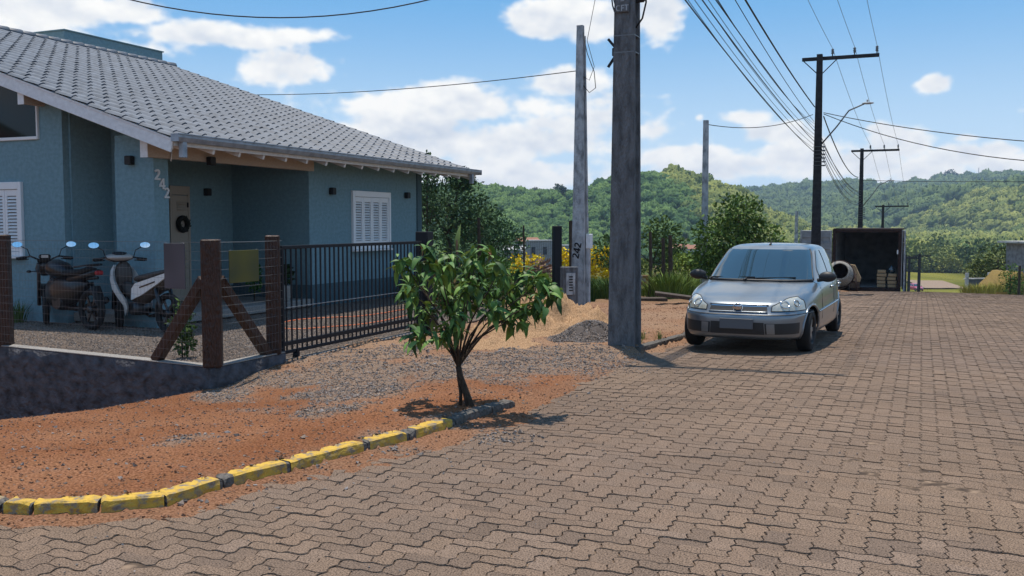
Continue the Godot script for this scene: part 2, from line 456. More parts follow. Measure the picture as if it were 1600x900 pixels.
func sky_at(az: float, el: float) -> Color:
	var h: float = clamp(el / 1.4, 0.0, 1.0)
	var base := Color(0.53, 0.68, 0.8).lerp(Color(0.125, 0.345, 0.64), smooth(0.0, 0.26, el)).lerp(Color(0.085, 0.25, 0.55), smooth(0.1, 1.0, h))
	if el < 0.0: return Color(0.42, 0.5, 0.48)
	var m := cloud_mass(az, el)
	if m < 0.12: return base
	var d := Vector3(sin(az) * cos(el), sin(el) * 1.7, -cos(az) * cos(el))
	var n := cn1.get_noise_3d(d.x * 100, d.y * 100, d.z * 100)
	var w := cn2.get_noise_3d(d.x * 100, d.y * 100, d.z * 100)
	var dens := m * 1.25 + n * 0.78 + w * 0.24 - 0.5
	if dens <= 0.0: return base
	var a: float = smooth(0.0, 0.46, dens) * 0.97
	var up := cn1.get_noise_3d(d.x * 100, (d.y + 0.022) * 100, d.z * 100)
	var lit: float = clamp(0.62 + (n - up) * 1.1 + 0.25 * w + 0.35 * smooth(0.0, 0.5, 0.6 - dens), 0.0, 1.0)
	var c := Color(0.5, 0.55, 0.63).lerp(Color(0.83, 0.82, 0.79), lit)
	return base.lerp(c, a)
func make_sky() -> ImageTexture:
	make_cloud_list()
	cn1.seed = 5; cn1.frequency = 0.085; cn1.fractal_octaves = 5; cn1.fractal_gain = 0.52
	cn2.seed = 9; cn2.frequency = 0.5; cn2.fractal_octaves = 3
	var W := 4096
	var H := 2048
	var w := 768
	var h := 384
	var img := Image.create(w, h, false, Image.FORMAT_RGB8)
	for y in h:
		var el := PI / 2 - (y + 0.5) / h * PI
		row_clouds(el)
		for x in w:
			img.set_pixel(x, y, sky_at((x + 0.5) / w * TAU, el).linear_to_srgb())
	img.resize(W, H, Image.INTERPOLATE_CUBIC)
	for y in range(int(H * 0.5 - 0.31 * H / PI), H / 2 + 2):
		var el := PI / 2 - (y + 0.5) / H * PI
		row_clouds(el)
		for k in range(-int(W * 0.58 / TAU), int(W * 0.58 / TAU)):
			img.set_pixel(posmod(k, W), y, sky_at((k + 0.5) / W * TAU, el).linear_to_srgb())
	return ImageTexture.create_from_image(img)

# ---------- the scene ----------
func _ready():
	rng.seed = 4
	n1.seed = 11; n1.frequency = 0.05; n1.fractal_octaves = 4
	n2.seed = 12; n2.frequency = 0.08; n2.fractal_octaves = 3
	var cam := Camera3D.new()
	cam.name = "camera"
	cam.fov = rad_to_deg(2.0 * atan(450.0 / F))
	cam.position = Vector3(0, EYE, 0); cam.rotation.x = -PITCH
	cam.near = 0.05; cam.far = 6000.0
	add_child(cam)
	cam.current = true
	var we := WorldEnvironment.new()
	we.name = "world_environment"
	var env := Environment.new()
	env.background_mode = Environment.BG_SKY
	var sm := PanoramaSkyMaterial.new()
	sm.panorama = make_sky()
	env.sky = Sky.new()
	env.sky.sky_material = sm
	env.tonemap_mode = Environment.TONE_MAPPER_LINEAR
	env.tonemap_exposure = 1.3
	env.sdfgi_enabled = true; env.ssao_enabled = true; env.ssil_enabled = true
	env.fog_enabled = true; env.fog_density = 0.00019; env.fog_light_color = Color(0.72, 0.82, 0.95)
	we.environment = env
	add_child(we)
	var sun := DirectionalLight3D.new()
	sun.name = "sun"
	sun.light_energy = 1.42; sun.light_color = Color(1.0, 0.96, 0.9); sun.light_angular_distance = 0.5; sun.shadow_enabled = true
	var to_sun := (Vector3.UP - RV * 0.1 + DV * 0.14).normalized()      # the sun stands high behind the house
	sun.look_at_from_position(to_sun * 50.0, Vector3.ZERO, Vector3.RIGHT)
	add_child(sun)
	print("sky ", Time.get_ticks_msec())
	make_materials()
	make_kerb_line()
	make_ground()
	make_road()
	make_kerb()
	make_yard()
	print("ground ", Time.get_ticks_msec())
	make_house()
	print("house ", Time.get_ticks_msec())
	make_fence()
	make_gate()
	make_poles()
	make_cars()
	make_bikes()
	print("bikes ", Time.get_ticks_msec())
	make_street_tree()
	make_heaps()
	make_garden()
	make_site()
	make_far()
	make_forest()
	make_stones()
	print("all ", Time.get_ticks_msec())

# ---------- ground, road, kerb ----------
func make_kerb_line():
	for p in [[-160, 800], [0, 806], [50, 809], [155, 805], [260, 795], [350, 766], [455, 740], [575, 706], [640, 691], [712, 668], [770, 648], [806, 638], [1000, 552], [1075, 530]]:
		var q := on_road(p[0], p[1])
		kerb.append(Vector2(q.x, -q.z))
	kerb.insert(0, kerb[0] + Vector2(-9, -0.6))
	var e: Vector2 = kerb[-1]
	kerb.append(e + Vector2(DV.x, -DV.z) * 8.0 + Vector2(RV.x, -RV.z) * 0.1)
	kerb.append(e + Vector2(DV.x, -DV.z) * 60.0 + Vector2(RV.x, -RV.z) * 0.2)
	kerb_open = Vector2(11.9, 13.0)
var GRAVEL := []       # patches of crushed stone on the verge: x, -z, radius along x, radius along z, weight
func gravel_list():
	for g in [[560, 608, 130, 28, 1.0], [470, 590, 100, 20, 0.95], [600, 582, 170, 24, 0.9], [520, 638, 80, 14, 0.75], [720, 572, 170, 20, 0.95], [900, 560, 130, 22, 1.35], [800, 566, 130, 18, 1.0], [560, 560, 160, 18, 0.85], [700, 600, 80, 10, 0.5], [690, 655, 60, 8, 0.5], [760, 596, 60, 8, 0.5], [360, 612, 60, 9, 0.9], [790, 690, 80, 16, 0.7], [620, 700, 60, 10, 0.5], [510, 725, 60, 10, 0.4], [120, 720, 60, 14, 0.35], [250, 690, 70, 12, 0.35], [640, 545, 90, 10, 0.8]]:
		var c := on_ground(g[0], g[1])
		var ex := on_ground(g[0] + g[2], g[1])
		var ez := on_ground(g[0], g[1] - g[3])
		GRAVEL.append([c.x, -c.z, abs(ex.x - c.x), abs(c.z - ez.z) + 0.05, g[4]])
func gravel_at(x: float, dd: float) -> float:
	var m := 0.0
	for g in GRAVEL:
		var u: float = (x - g[0]) / g[2]
		var v: float = (dd - g[1]) / g[3]
		m = max(m, g[4] * exp(-(u * u + v * v)))
	return m + 0.55 * n2.get_noise_2d(x * 14.0, dd * 14.0)
func ground_color(x: float, dd: float) -> Color:
	var soil := Color(0.25, 0.11, 0.056).lerp(Color(0.33, 0.17, 0.098), 0.5 + 0.9 * n1.get_noise_2d(x * 12.0 + 50.0, dd * 12.0))
	if dd < 46.0 and abs(x) < 34.0:
		var k: float = kerb_side(x, dd)[0]
		var g := gravel_at(x, dd)
		var c := soil.lerp(Color(0.27, 0.215, 0.175), smooth(0.2, 0.7, g) * 0.9)
		if k > -0.1: c = c.lerp(Color(0.29, 0.17, 0.11), 0.6)
		var sx: float = smooth(9.5, 12.5, dd)
		if k < 0.6: c = c.lerp(Color(0.38, 0.265, 0.185), sx * (0.65 + 0.5 * n1.get_noise_2d(x * 8.0, dd * 8.0)))
		if lat(x, dd) < -3.0 or dd > 21.0:
			if k < -0.9: c = c.lerp(Color(0.1, 0.11, 0.035), smooth(20.0, 27.0, dd) * clamp(0.6 + n1.get_noise_2d(x * 6.0, dd * 6.0), 0.0, 1.0))
		return c
	var green := Color(0.09, 0.13, 0.03).lerp(Color(0.2, 0.2, 0.05), 0.5 + n1.get_noise_2d(x * 1.2, dd * 1.2))
	# pasture on the saddle of the near hill, and the open field and sandy road end in the valley
	if dd > 480 and dd < 640 and x / dd * 1500 > 25 and x / dd * 1500 < 115: green = Color(0.15, 0.2, 0.045)
	var q := x / dd * 1500.0 + 800.0
	if dd > 100 and dd < 300 and q > 1400 and q < 1580: green = Color(0.15, 0.17, 0.035).lerp(Color(0.3, 0.3, 0.06), clamp(0.5 + 1.6 * n2.get_noise_2d(x * 1.5, dd * 0.8), 0.0, 1.0))
	return green
func axis_steps(list: Array) -> Array:
	var out := []
	for seg in list:
		var v: float = seg[0]
		while v < seg[1] - seg[2] * 0.4:
			out.append(v); v += seg[2]
	out.append(list[-1][1])
	return out
func make_ground():
	gravel_list()
	var xs := axis_steps([[-2600, -1000, 160], [-1000, -400, 60], [-400, -120, 24], [-120, -34, 8], [-34, -12, 1.5], [-12, -6, 0.3], [-6, 3, 0.07], [3, 4, 0.15], [4, 14, 0.5], [14, 34, 1.5], [34, 130, 8], [130, 500, 18], [500, 1300, 40], [1300, 2600, 160]])
	var ds := axis_steps([[-60, 2, 10], [2, 3.4, 0.4], [3.4, 10, 0.07], [10, 12, 0.12], [12, 17, 0.18], [17, 34, 0.7], [34, 60, 2], [60, 200, 7], [200, 900, 16], [900, 2000, 40], [2000, 2800, 200]])
	var st := SurfaceTool.new()
	st.begin(Mesh.PRIMITIVE_TRIANGLES)
	var nx := xs.size()
	for d in ds:
		for x in xs:
			st.set_color(ground_color(x, d))
			st.add_vertex(Vector3(x, ground_y(x, d), -d))
	for j in ds.size() - 1:
		for i in nx - 1:
			var a := j * nx + i
			var b := a + 1
			var c := a + nx
			var e := c + 1
			st.add_index(a); st.add_index(c); st.add_index(b)
			st.add_index(b); st.add_index(c); st.add_index(e)
	st.generate_normals()
	kind(obj("ground", st.commit(), M.soil), "structure")
func rp(s: float, t: float, dy := 0.0) -> Vector3:       # a point of the road: s metres from the camera along it, t across
	var o := DV * (s - sig(K0.x, -K0.z)) + RV * t + K0
	o.y = road_y(o.x, -o.z) + dy
	return o
func road_sheet(s0: float, s1: float, ds: float, t0: float, t1: float, dt: float, dy: float) -> Mb:
	var b := Mb.new(true)
	var s := s0
	while s < s1 - 0.01:
		var t := t0
		while t < t1 - 0.01:
			var m := rp(s + ds / 2, t + dt / 2)
			if t > 1.2 or kerb_side(m.x, -m.z)[0] > -0.12: b.quad(rp(s, t, dy), rp(s, t + dt, dy), rp(s + ds, t + dt, dy), rp(s + ds, t, dy))
			t += dt
		s += ds
	return b
func paver_mesh(nx: int, ny: int, u: Vector2) -> ArrayMesh:
	# outline of unit edges, each with the same double bend, so that neighbours fit
	var pts := []
	var wav := [[0.0, 0.0], [0.22, 0.085], [0.78, -0.085]]
	for i in nx:
		for w in wav: pts.append(Vector2(i + w[0], w[1]))
	for j in ny:
		for w in wav: pts.append(Vector2(nx + w[1], j + w[0]))
	for i in nx:
		for w in [[1.0, 0.0], [0.78, -0.085], [0.22, 0.085]]: pts.append(Vector2(nx - 1 - i + w[0], ny + w[1]))
	for j in ny:
		for w in [[1.0, 0.0], [0.78, -0.085], [0.22, 0.085]]: pts.append(Vector2(w[1], ny - 1 - j + w[0]))
	var c := Vector2(nx, ny) / 2.0
	var b := Mb.new()
	var n := pts.size()
	var top := []
	var low := []
	for i in n:
		var pr: Vector2 = pts[(i + n - 1) % n]
		var nn: Vector2 = pts[(i + 1) % n]
		var tan_: Vector2 = (nn - pr).normalized()
		var inw := Vector2(-tan_.y, tan_.x)
		var q: Vector2 = (pts[i] - c) * u
		top.append(Vector3(q.x + inw.x * 0.0042, 0, -(q.y + inw.y * 0.0042)))
		low.append(Vector3(q.x + inw.x * 0.0014, -0.016, -(q.y + inw.y * 0.0014)))
	for i in n:
		var k := (i + 1) % n
		b.tri(Vector3.ZERO, top[i], top[k])
		b.quad(low[i], low[k], top[k], top[i])
	return b.done()
func paver_color(p: Vector3, r: RandomNumberGenerator) -> Color:
	var v := r.randf_range(0.93, 1.07) * (1.0 if r.randf() > 0.07 else r.randf_range(0.82, 1.16)) * (1.0 + 0.16 * n1.get_noise_2d(p.x * 9.0 + 20.0, p.z * 9.0))
	var c := Color(0.262, 0.182, 0.132).lerp(Color(0.245, 0.178, 0.136), r.randf())
	var dirt: float = clamp(0.5 + n1.get_noise_2d(p.x * 3.0, p.z * 3.0), 0.0, 1.0)
	c = c.lerp(Color(0.285, 0.195, 0.13), dirt * 0.6)
	var t := lat(p.x, -p.z)
	var s := sig(p.x, -p.z)
	var washed: float = smooth(15.0, 22.0, s) * (1.0 - smooth(0.4, 2.6, t)) * clamp(0.75 + 1.4 * n2.get_noise_2d(p.x * 7.0, p.z * 7.0), 0.0, 1.0)
	if s > 20.0 and s < 27.0 and t < 3.4: washed = max(washed, smooth(0.18, 0.4, n2.get_noise_2d(p.x * 4.0 + 7.0, p.z * 12.0)))
	c = c.lerp(Color(0.42, 0.29, 0.2), washed * 0.8)
	return Color(c.r * v, c.g * v, c.b * v)
func make_road():
	var r := RandomNumberGenerator.new()
	r.seed = 21
	var road := Node3D.new()
	road.name = "road"
	add_child(road)
	kind(road, "structure")
	kind(obj("bedding", road_sheet(-4.0, 48.0, 0.4, -2.4, 9.6, 0.2, -0.009), M.joint, road), "structure")
	var far_m := mat(lin(0.262, 0.182, 0.132), 0.88, {tex = M.paver.albedo_texture, scale = 0.5})
	obj("far_surface", road_sheet(47.0, 140.0, 4.0, -0.2, 7.4, 1.9, -0.004), far_m, road)
	var u := Vector2(0.112, 0.089)
	var hm := paver_mesh(2, 1, u)
	var vm := paver_mesh(1, 2, u)
	var cand := []
	var nj := int(47.0 / u.y)
	var ni0 := int(-3.2 / u.x)
	var ni1 := int(9.6 / u.x)
	for j in range(int(1.6 / u.y), nj):
		for i in range(ni0, ni1):
			var q := posmod(i + j, 4)
			if q == 1 or q == 3: continue
			var hor := q == 0
			var s := (j + (0.5 if hor else 1.0)) * u.y
			var t := (i + (1.0 if hor else 0.5)) * u.x
			var p := rp(s, t)
			var dd := -p.z
			if dd < 2.2: continue
			var pxl := p.x / dd * F
			if pxl < -980.0 or pxl > 1000.0: continue
			if t < 0.9:
				var ks: float = kerb_side(p.x, dd)[0]
				if ks < -0.02: continue
			cand.append([p, hor, abs(pxl) < 790.0 and dd > 2.95, dd, s, t])
	cand.sort_custom(func(a, b): return a[3] < b[3])
	var xh := []; var xv := []; var ch := []; var cv := []
	var made := 0
	var mats := []
	for k in 12:
		var m: StandardMaterial3D = M.paver.duplicate()
		m.vertex_color_use_as_albedo = false
		var c := paver_color(Vector3(k * 3.1, 0, 0), r)
		m.albedo_color = lin(c.r, c.g, c.b)
		mats.append(m)
	for c in cand:
		var p: Vector3 = c[0]
		var ahead := rp(c[4] + 0.3, c[5])
		var side := rp(c[4], c[5] + 0.3)
		var x := (side - p).normalized()
		var y := x.cross(p - ahead).normalized()
		if y.y < 0: y = -y
		y = (y + Vector3(r.randf_range(-1, 1), 0, r.randf_range(-1, 1)) * 0.016).normalized()
		var z := x.cross(y).normalized()
		x = y.cross(z)
		var xf := Transform3D(Basis(x, y, z), p + Vector3(0, r.randf_range(-0.0035, 0.003) + n1.get_noise_2d(p.x * 6.0, p.z * 6.0) * 0.012, 0))
		if c[2] and made < 300:
			made += 1
			obj("paver", hm if c[1] else vm, mats[r.randi() % 12], road, xf)
		elif c[1]:
			xh.append(xf); ch.append(paver_color(p, r))
		else:
			xv.append(xf); cv.append(paver_color(p, r))
	kind(multi("paving", hm, M.paver, xh, ch, road), "stuff")
	kind(multi("paving", vm, M.paver, xv, cv, road), "stuff")
func kerb_stone(a: Vector2, b: Vector2, m: Material, parent: Node, r: RandomNumberGenerator, high := 0.076):
	# a worn kerb stone between two points of the face line
	var dir := (b - a).normalized()
	var nrm := Vector2(-dir.y, dir.x)                  # to the verge
	var n := 7
	var mb := Mb.new()
	var bare := Mb.new()
	var rings := []
	var chip := [r.randf_range(0.0, 0.5), r.randf_range(0.0, 0.6)]
	for i in n + 1:
		var f: float = [0.0, 0.05, 0.14, 0.38, 0.62, 0.86, 0.95, 1.0][i]
		var q := a.lerp(b, f)
		var end: float = 1.0 - (chip[0] * 0.5 if i == 0 else chip[1] * 0.5 if i == n else chip[0] * 0.2 if i == 1 else chip[1] * 0.2 if i == n - 1 else 0.0)
		var h := high * end + r.randf_range(-0.003, 0.003)
		var base := road_y(q.x, q.y)
		var ring := []
		for e in [[0.0, -0.1], [0.002, h * 0.5], [0.006, h * 0.9], [0.02, h], [0.1, h + 0.003], [0.118, h - 0.012], [0.125, -0.1]]:
			var w: Vector2 = q + nrm * (e[0] + r.randf_range(-0.0025, 0.0025))
			ring.append(Vector3(w.x, base + e[1] + r.randf_range(-0.003, 0.003), -w.y))
		rings.append(ring)
	for i in n:
		for k in 6:
			var worn: bool = (i == 0 and chip[0] > 0.2) or (i == n - 1 and chip[1] > 0.25) or (i == 1 and chip[0] > 0.4)
			(bare if worn and m == M.kerb_yellow else mb).quad(rings[i][k], rings[i + 1][k], rings[i + 1][k + 1], rings[i][k + 1])
	for k in range(1, 6):
		bare.tri(rings[0][0], rings[0][k], rings[0][k + 1])
		bare.tri(rings[n][0], rings[n][k + 1], rings[n][k])
	var o := obj("kerb_stone", mb, m, parent)
	obj("bare_end", bare, M.kerb_grey, o)
func make_kerb():
	var r := RandomNumberGenerator.new()
	r.seed = 31
	var k := Node3D.new()
	k.name = "kerb"
	add_child(k)
	kind(k, "structure")
	for i in 14:
		if i == 12: continue
		var a: Vector2 = kerb[i]
		var b: Vector2 = kerb[i + 1]
		if i == 0: a = b + (a - b).normalized() * 0.9
		var parts := 1 if i < 12 and i > 0 else 2
		for q in parts:
			var p0 := a.lerp(b, float(q) / parts)
			var p1 := a.lerp(b, float(q + 1) / parts)
			var gap := (p1 - p0).normalized() * r.randf_range(0.004, 0.012)
			kerb_stone(p0 + gap, p1 - gap, M.kerb_yellow if i < 10 else M.kerb_grey, k, r, 0.076 if i != 11 else 0.07)
	for q in 22:
		var d := Vector2(DV.x, -DV.z)
		var p0: Vector2 = kerb[14] + d * q
		kerb_stone(p0 + d * 0.012, p0 + d * 0.985, M.kerb_grey, k, r)
	# flush edge stones across the driveway, mostly under soil
	for q in 4:
		var p0: Vector2 = kerb[12].lerp(kerb[13], q * 0.06)
		var p1: Vector2 = kerb[12].lerp(kerb[13], (q + 1) * 0.06 - 0.004)
		kerb_stone(p0, p1, M.kerb_grey, k, r, 0.012 - 0.003 * q)
const YARD := -0.15
func make_yard():
	var mb := Mb.new()
	var top := YARD
	var fl := Vector3(FL.x, 0, -FL.y)
	var c := Vector3(FC.x, 0, -FC.y)
	var far := c + DV * 12.0
	var a := c + fl * 9.0
	var pts := [c, far, far + RV * -16.0, a + DV * 5.0, a]
	for k in range(1, 4):
		var p: Array = [pts[0], pts[k], pts[k + 1]]
		for i in 3: p[i].y = top
		mb.tri(p[0], p[1], p[2])
	for k in 5:
		var p: Vector3 = pts[k]; var q: Vector3 = pts[(k + 1) % 5]
		p.y = top; q.y = top
		mb.quad(Vector3(p.x, -1.4, p.z), Vector3(q.x, -1.4, q.z), q, p)
	kind(obj("yard_ground", mb, mat(lin(0.16, 0.125, 0.1), 0.95, {tex = M.soil.albedo_texture, scale = 0.8})), "structure")

# ---------- the house ----------
const PITCHR := 0.335          # rise of the roof per metre
const EAVE_Z := 0.8
const EAVE_Y := 2.75
const RX0 := -4.41
const RX1 := 5.65
const RIDGE_Z := -8.4
func roof_y(z: float) -> float:
	return EAVE_Y + PITCHR * (EAVE_Z - z)
func shutter(parent: Node, xf: Transform3D, w: float, h: float, leaves: int):
	# louvred shutters in a frame: local x across, y up from the sill, z out of the wall
	var f := Mb.new()
	var t := 0.07
	for e in [[0.0, -w / 2 + t / 2, h, t], [0.0, w / 2 - t / 2, h, t]]:
		f.bx(Vector3(e[1], h / 2, 0.025), Vector3(t, h, 0.06), 0.006)
	f.bx(Vector3(0, h - 0.06, 0.027), Vector3(w - 2 * t - 0.002, 0.12, 0.056), 0.006)
	f.bx(Vector3(0, 0.035, 0.027), Vector3(w - 2 * t - 0.002, 0.07, 0.056), 0.006)
	obj("window_frame", f, M.shutter, parent, xf)
	var sill := Mb.new()
	sill.bx(Vector3(0, -0.02, 0.05), Vector3(w + 0.06, 0.036, 0.12), 0.006)
	obj("window_sill", sill, M.white, parent, xf)
	var iw := (w - 2 * t) / leaves
	for l in leaves:
		var x0 := -w / 2 + t + l * iw
		var leaf := Node3D.new()
		leaf.name = "shutter"
		leaf.transform = xf
		parent.add_child(leaf, true)
		var fr := Mb.new()
		var y0 := 0.075
		var y1 := h - 0.125
		var sw := 0.05
		for x in [x0 + sw / 2 + 0.003, x0 + iw - sw / 2 - 0.003]:
			fr.bx(Vector3(x, (y0 + y1) / 2, 0.02), Vector3(sw, y1 - y0, 0.035), 0.004)
		for y in [y0 + 0.05, y1 - 0.05]:
			fr.bx(Vector3(x0 + iw / 2, y, 0.02), Vector3(iw - 2 * sw - 0.008, 0.1, 0.03), 0.004)
		obj("shutter_frame", fr, M.shutter, leaf)
		var n := 15
		var sm := Mb.new()
		sm.bx(Vector3.ZERO, Vector3(iw - 2 * sw - 0.01, 0.052, 0.008), 0.0, Basis(Vector3.RIGHT, -0.75))
		var slat := sm.done()
		for i in n:
			obj("slat", slat, M.shutter, leaf, at(Vector3(x0 + iw / 2, lerp(y0 + 0.13, y1 - 0.13, float(i) / (n - 1)), 0.02)))
		var bk := Mb.new()
		bk.bx(Vector3(x0 + iw / 2, (y0 + y1) / 2, 0.0), Vector3(iw - 2 * sw, y1 - y0 - 0.02, 0.006))
		obj("shutter_back", bk, M.dark_metal, leaf)
func wall_lamp(parent: Node, xf: Transform3D):
	var b := Mb.new()
	b.bx(Vector3(0, 0, 0.05), Vector3(0.12, 0.13, 0.1), 0.008)
	var o := obj("wall_lamp", b, M.black, parent, xf)
	var c := Mb.new()
	c.bx(Vector3(0, 0.067, 0.05), Vector3(0.09, 0.006, 0.07))
	obj("lamp_glass", c, M.glass, o)
func tile_mesh() -> ArrayMesh:
	var b := Mb.new(false)
	var w := 0.3
	var n := 8
	var prof := []
	for i in n + 1:
		var f := float(i) / n
		var y := 0.0
		if f < 0.5: y = sin(f / 0.5 * PI) * 0.043
		else: y = -sin((f - 0.5) / 0.5 * PI) * 0.012
		prof.append(Vector2(f * w, y))
	for i in n:
		var a: Vector2 = prof[i]; var c: Vector2 = prof[i + 1]
		var f0 := Vector3(a.x, a.y + 0.031, 0.20); var f1 := Vector3(c.x, c.y + 0.031, 0.20)
		var b0 := Vector3(a.x, a.y + 0.008, -0.2); var b1 := Vector3(c.x, c.y + 0.008, -0.2)
		b.quad(f0, f1, b1, b0)
		b.quad(f0 - Vector3(0, 0.021, 0), f1 - Vector3(0, 0.021, 0), f1, f0)
	return b.done()
func make_house():
	var o := on_y(485, 474, -0.07)
	var phi := PI / 2 - A
	var h := thing("house", "single-storey blue-grey house with wide grey tiled roof behind the fence", "house", at(o, phi))
	var X := Basis()
	# walls: local x runs along the eaves, z out towards the road
	var w := Mb.new()
	w.bx(Vector3(2.09, 1.6, -0.075), Vector3(4.18, 2.5, 0.15))                       # room beside the porch
	w.bx(Vector3(0.075, 1.525, -1.0), Vector3(0.15, 2.65, 1.7))
	obj("front_wall", w, M.plaster, h)
	w = Mb.new()
	w.bx(Vector3(2.09, 0.1, -0.068), Vector3(4.2, 0.5, 0.16))
	w.bx(Vector3(0.068, 0.1, -1.0), Vector3(0.16, 0.5, 1.7))
	w.bx(Vector3(4.28, 1.4, -0.1), Vector3(0.2, 2.8, 0.26))
	obj("plinth", w, M.plinth, h)
	w = Mb.new()
	w.bx(Vector3(-1.9, 1.9, -1.875), Vector3(3.9, 3.2, 0.15))
	obj("porch_wall", w, M.plaster, h)
	w = Mb.new()
	w.bx(Vector3(-3.815, 1.2, -0.385), Vector3(0.31, 2.8, 0.77), 0.004)
	w.bx(Vector3(-3.815, 2.72, -0.46), Vector3(0.3, 0.25, 0.6))
	obj("pillar", w, M.plaster, h)
	# gable walls: outline in (z, y), pushed along x
	var gx := Transform3D(Basis(Vector3(0, 0, 1), Vector3(0, 1, 0), Vector3(-1, 0, 0)), Vector3(-3.82, 0, 0))
	w = Mb.new()
	var under := 0.1
	w.prism(gx, PackedVector2Array([Vector2(-2.33, -0.2), Vector2(-1.84, -0.2), Vector2(-1.84, roof_y(-1.84) - under), Vector2(-2.33, roof_y(-2.33) - under)]), 0.15)
	w.prism(gx, PackedVector2Array([Vector2(-9.0, -0.2), Vector2(-2.331, -0.2), Vector2(-2.331, 2.85), Vector2(-9.0, 2.85)]), 0.15)
	w.bx(Vector3(-3.4, 1.75, -1.92), Vector3(0.9, 3.5, 0.15))
	obj("gable_wall", w, M.plaster, h)
	w = Mb.new()
	w.prism(Transform3D(gx.basis, Vector3(-2.9, 0, 0)), PackedVector2Array([Vector2(-1.95, 0), Vector2(-0.85, 0), Vector2(-0.85, roof_y(-0.85) - 0.12), Vector2(-1.95, roof_y(-1.95) - 0.12)]), 0.12)
	obj("entry_wall", w, M.plaster, h)
	w = Mb.new()
	w.bx(Vector3(0.8, 0.0, -5.5), Vector3(9.3, 0.12, 7.2))
	w.bx(Vector3(-1.9, 0.02, -0.9), Vector3(3.9, 0.14, 1.9), 0.01)
	obj("floor_slab", w, M.cap, h)
	w = Mb.new()
	w.prism(Transform3D(gx.basis, Vector3(4.38, 0, 0)), PackedVector2Array([Vector2(-9.0, 0), Vector2(-0.24, 0), Vector2(-0.24, roof_y(-0.24) - under), Vector2(-8.4, roof_y(-8.4) - under), Vector2(-9.0, roof_y(-8.4) - 0.4)]), 0.15)
	w.bx(Vector3(0.2, 1.4, -9.05), Vector3(8.3, 2.8, 0.15))
	obj("back_wall", w, M.plaster, h)
	# upper gable window
	var gw := Node3D.new()
	gw.name = "gable_window"
	h.add_child(gw, true)
	w = Mb.new()
	w.prism(Transform3D(gx.basis, Vector3(-3.88, 0, 0)), PackedVector2Array([Vector2(-6.0, 2.86), Vector2(-2.36, 2.86), Vector2(-2.36, roof_y(-2.36) - 0.12), Vector2(-6.0, roof_y(-6.0) - 0.12)]), 0.02)
	obj("pane", w, M.glass, gw)
	w = Mb.new()
	w.bx(Vector3(-3.985, 2.87, -4.2), Vector3(0.05, 0.05, 3.72), 0.005)
	w.beam(Vector3(-3.985, 2.85, -2.345), Vector3(-3.985, roof_y(-2.36) - 0.15, -2.345), 0.03, 0.05, 0.004, Vector3.RIGHT)
	obj("window_frame", w, M.shutter, gw)
	# windows with shutters
	var win := Node3D.new()
	win.name = "window"; h.add_child(win, true)
	shutter(win, at(Vector3(2.2, 0.98, 0.0)), 1.5, 1.2, 4)
	win = Node3D.new()
	win.name = "window"; h.add_child(win, true)
	shutter(win, Transform3D(Basis(Vector3(0, 0, 1), Vector3.UP, Vector3(-1, 0, 0)), Vector3(-3.97, 0.98, -3.43)), 1.4, 1.2, 4)
	# narrow louvred door with a wreath
	var door := Node3D.new()
	door.name = "door"; h.add_child(door, true)
	w = Mb.new()
	for x in [-1.7, -1.24]: w.bx(Vector3(x, 1.12, -1.79), Vector3(0.05, 2.14, 0.06), 0.004)
	w.bx(Vector3(-1.47, 2.11, -1.788), Vector3(0.408, 0.16, 0.055), 0.004)
	obj("door_frame", w, M.door, door)
	w = Mb.new()
	w.bx(Vector3(-1.47, 1.06, -1.785), Vector3(0.4, 1.92, 0.04), 0.004)
	obj("door_leaf", w, M.door, door)
	w = Mb.new()
	w.bx(Vector3.ZERO, Vector3(0.22, 0.03, 0.008), 0.0, Basis(Vector3.RIGHT, -0.6))
	var sl := w.done()
	for i in 4: obj("slat", sl, M.door, door, at(Vector3(-1.45, 1.76 + i * 0.045, -1.758)))
	for i in 8: obj("slat", sl, M.door, door, at(Vector3(-1.45, 0.72 + i * 0.05, -1.758)))
	w = Mb.new()
	w.bx(Vector3(-1.29, 1.85, -1.75), Vector3(0.02, 0.09, 0.03), 0.004)
	obj("hinge", w, M.black, door)
	# eaves: beams, rafters, boards, gutter
	w = Mb.new()
	w.bx(Vector3(-2.1, 2.645, 0.06), Vector3(4.22, 0.31, 0.12), 0.004)
	obj("eaves_beam", w, M.wood_pale, h)
	w = Mb.new()
	w.bx(Vector3(-4.215, 2.645, 0.06), Vector3(0.012, 0.33, 0.14), 0.002)
	obj("beam_cap", w, M.white, h)
	w = Mb.new()
	w.bx(Vector3(-4.36, roof_y(-2.3) - 0.29, -2.25), Vector3(0.012, 0.3, 0.13), 0.002)
	obj("beam_cap", w, M.white, h)
	w = Mb.new()
	w.bx(Vector3(-4.0, roof_y(-2.3) - 0.29, -2.25), Vector3(0.71, 0.27, 0.115), 0.004)
	obj("gable_beam", w, M.wood_pale, h)
	for i in 17:
		w = Mb.new()
		var x := -4.1 + i * 0.6
		w.beam(Vector3(x, roof_y(0.13) - 0.15, 0.13), Vector3(x, roof_y(0.755) - 0.15, 0.755), 0.05, 0.14, 0.003)
		obj("rafter", w, M.white, h)
	w = Mb.new()
	var sk := 0.045
	w.box(axes(Vector3(0, -PITCHR, 1), Vector3.UP, Vector3((RX0 + RX1) / 2, roof_y((EAVE_Z + RIDGE_Z) / 2) - 0.055, (EAVE_Z + RIDGE_Z) / 2)), Vector3(9.2 * sqrt(1 + PITCHR * PITCHR), 0.03, RX1 - RX0 - 0.06))
	w.box(axes(Vector3(0, PITCHR, 1), Vector3.UP, Vector3((RX0 + RX1) / 2, roof_y(RIDGE_Z) - 0.055 - PITCHR * 1.5, RIDGE_Z - 1.5)), Vector3(3.16, 0.03, RX1 - RX0 - 0.06))
	obj("roof_boarding", w, M.wood_pale, h)
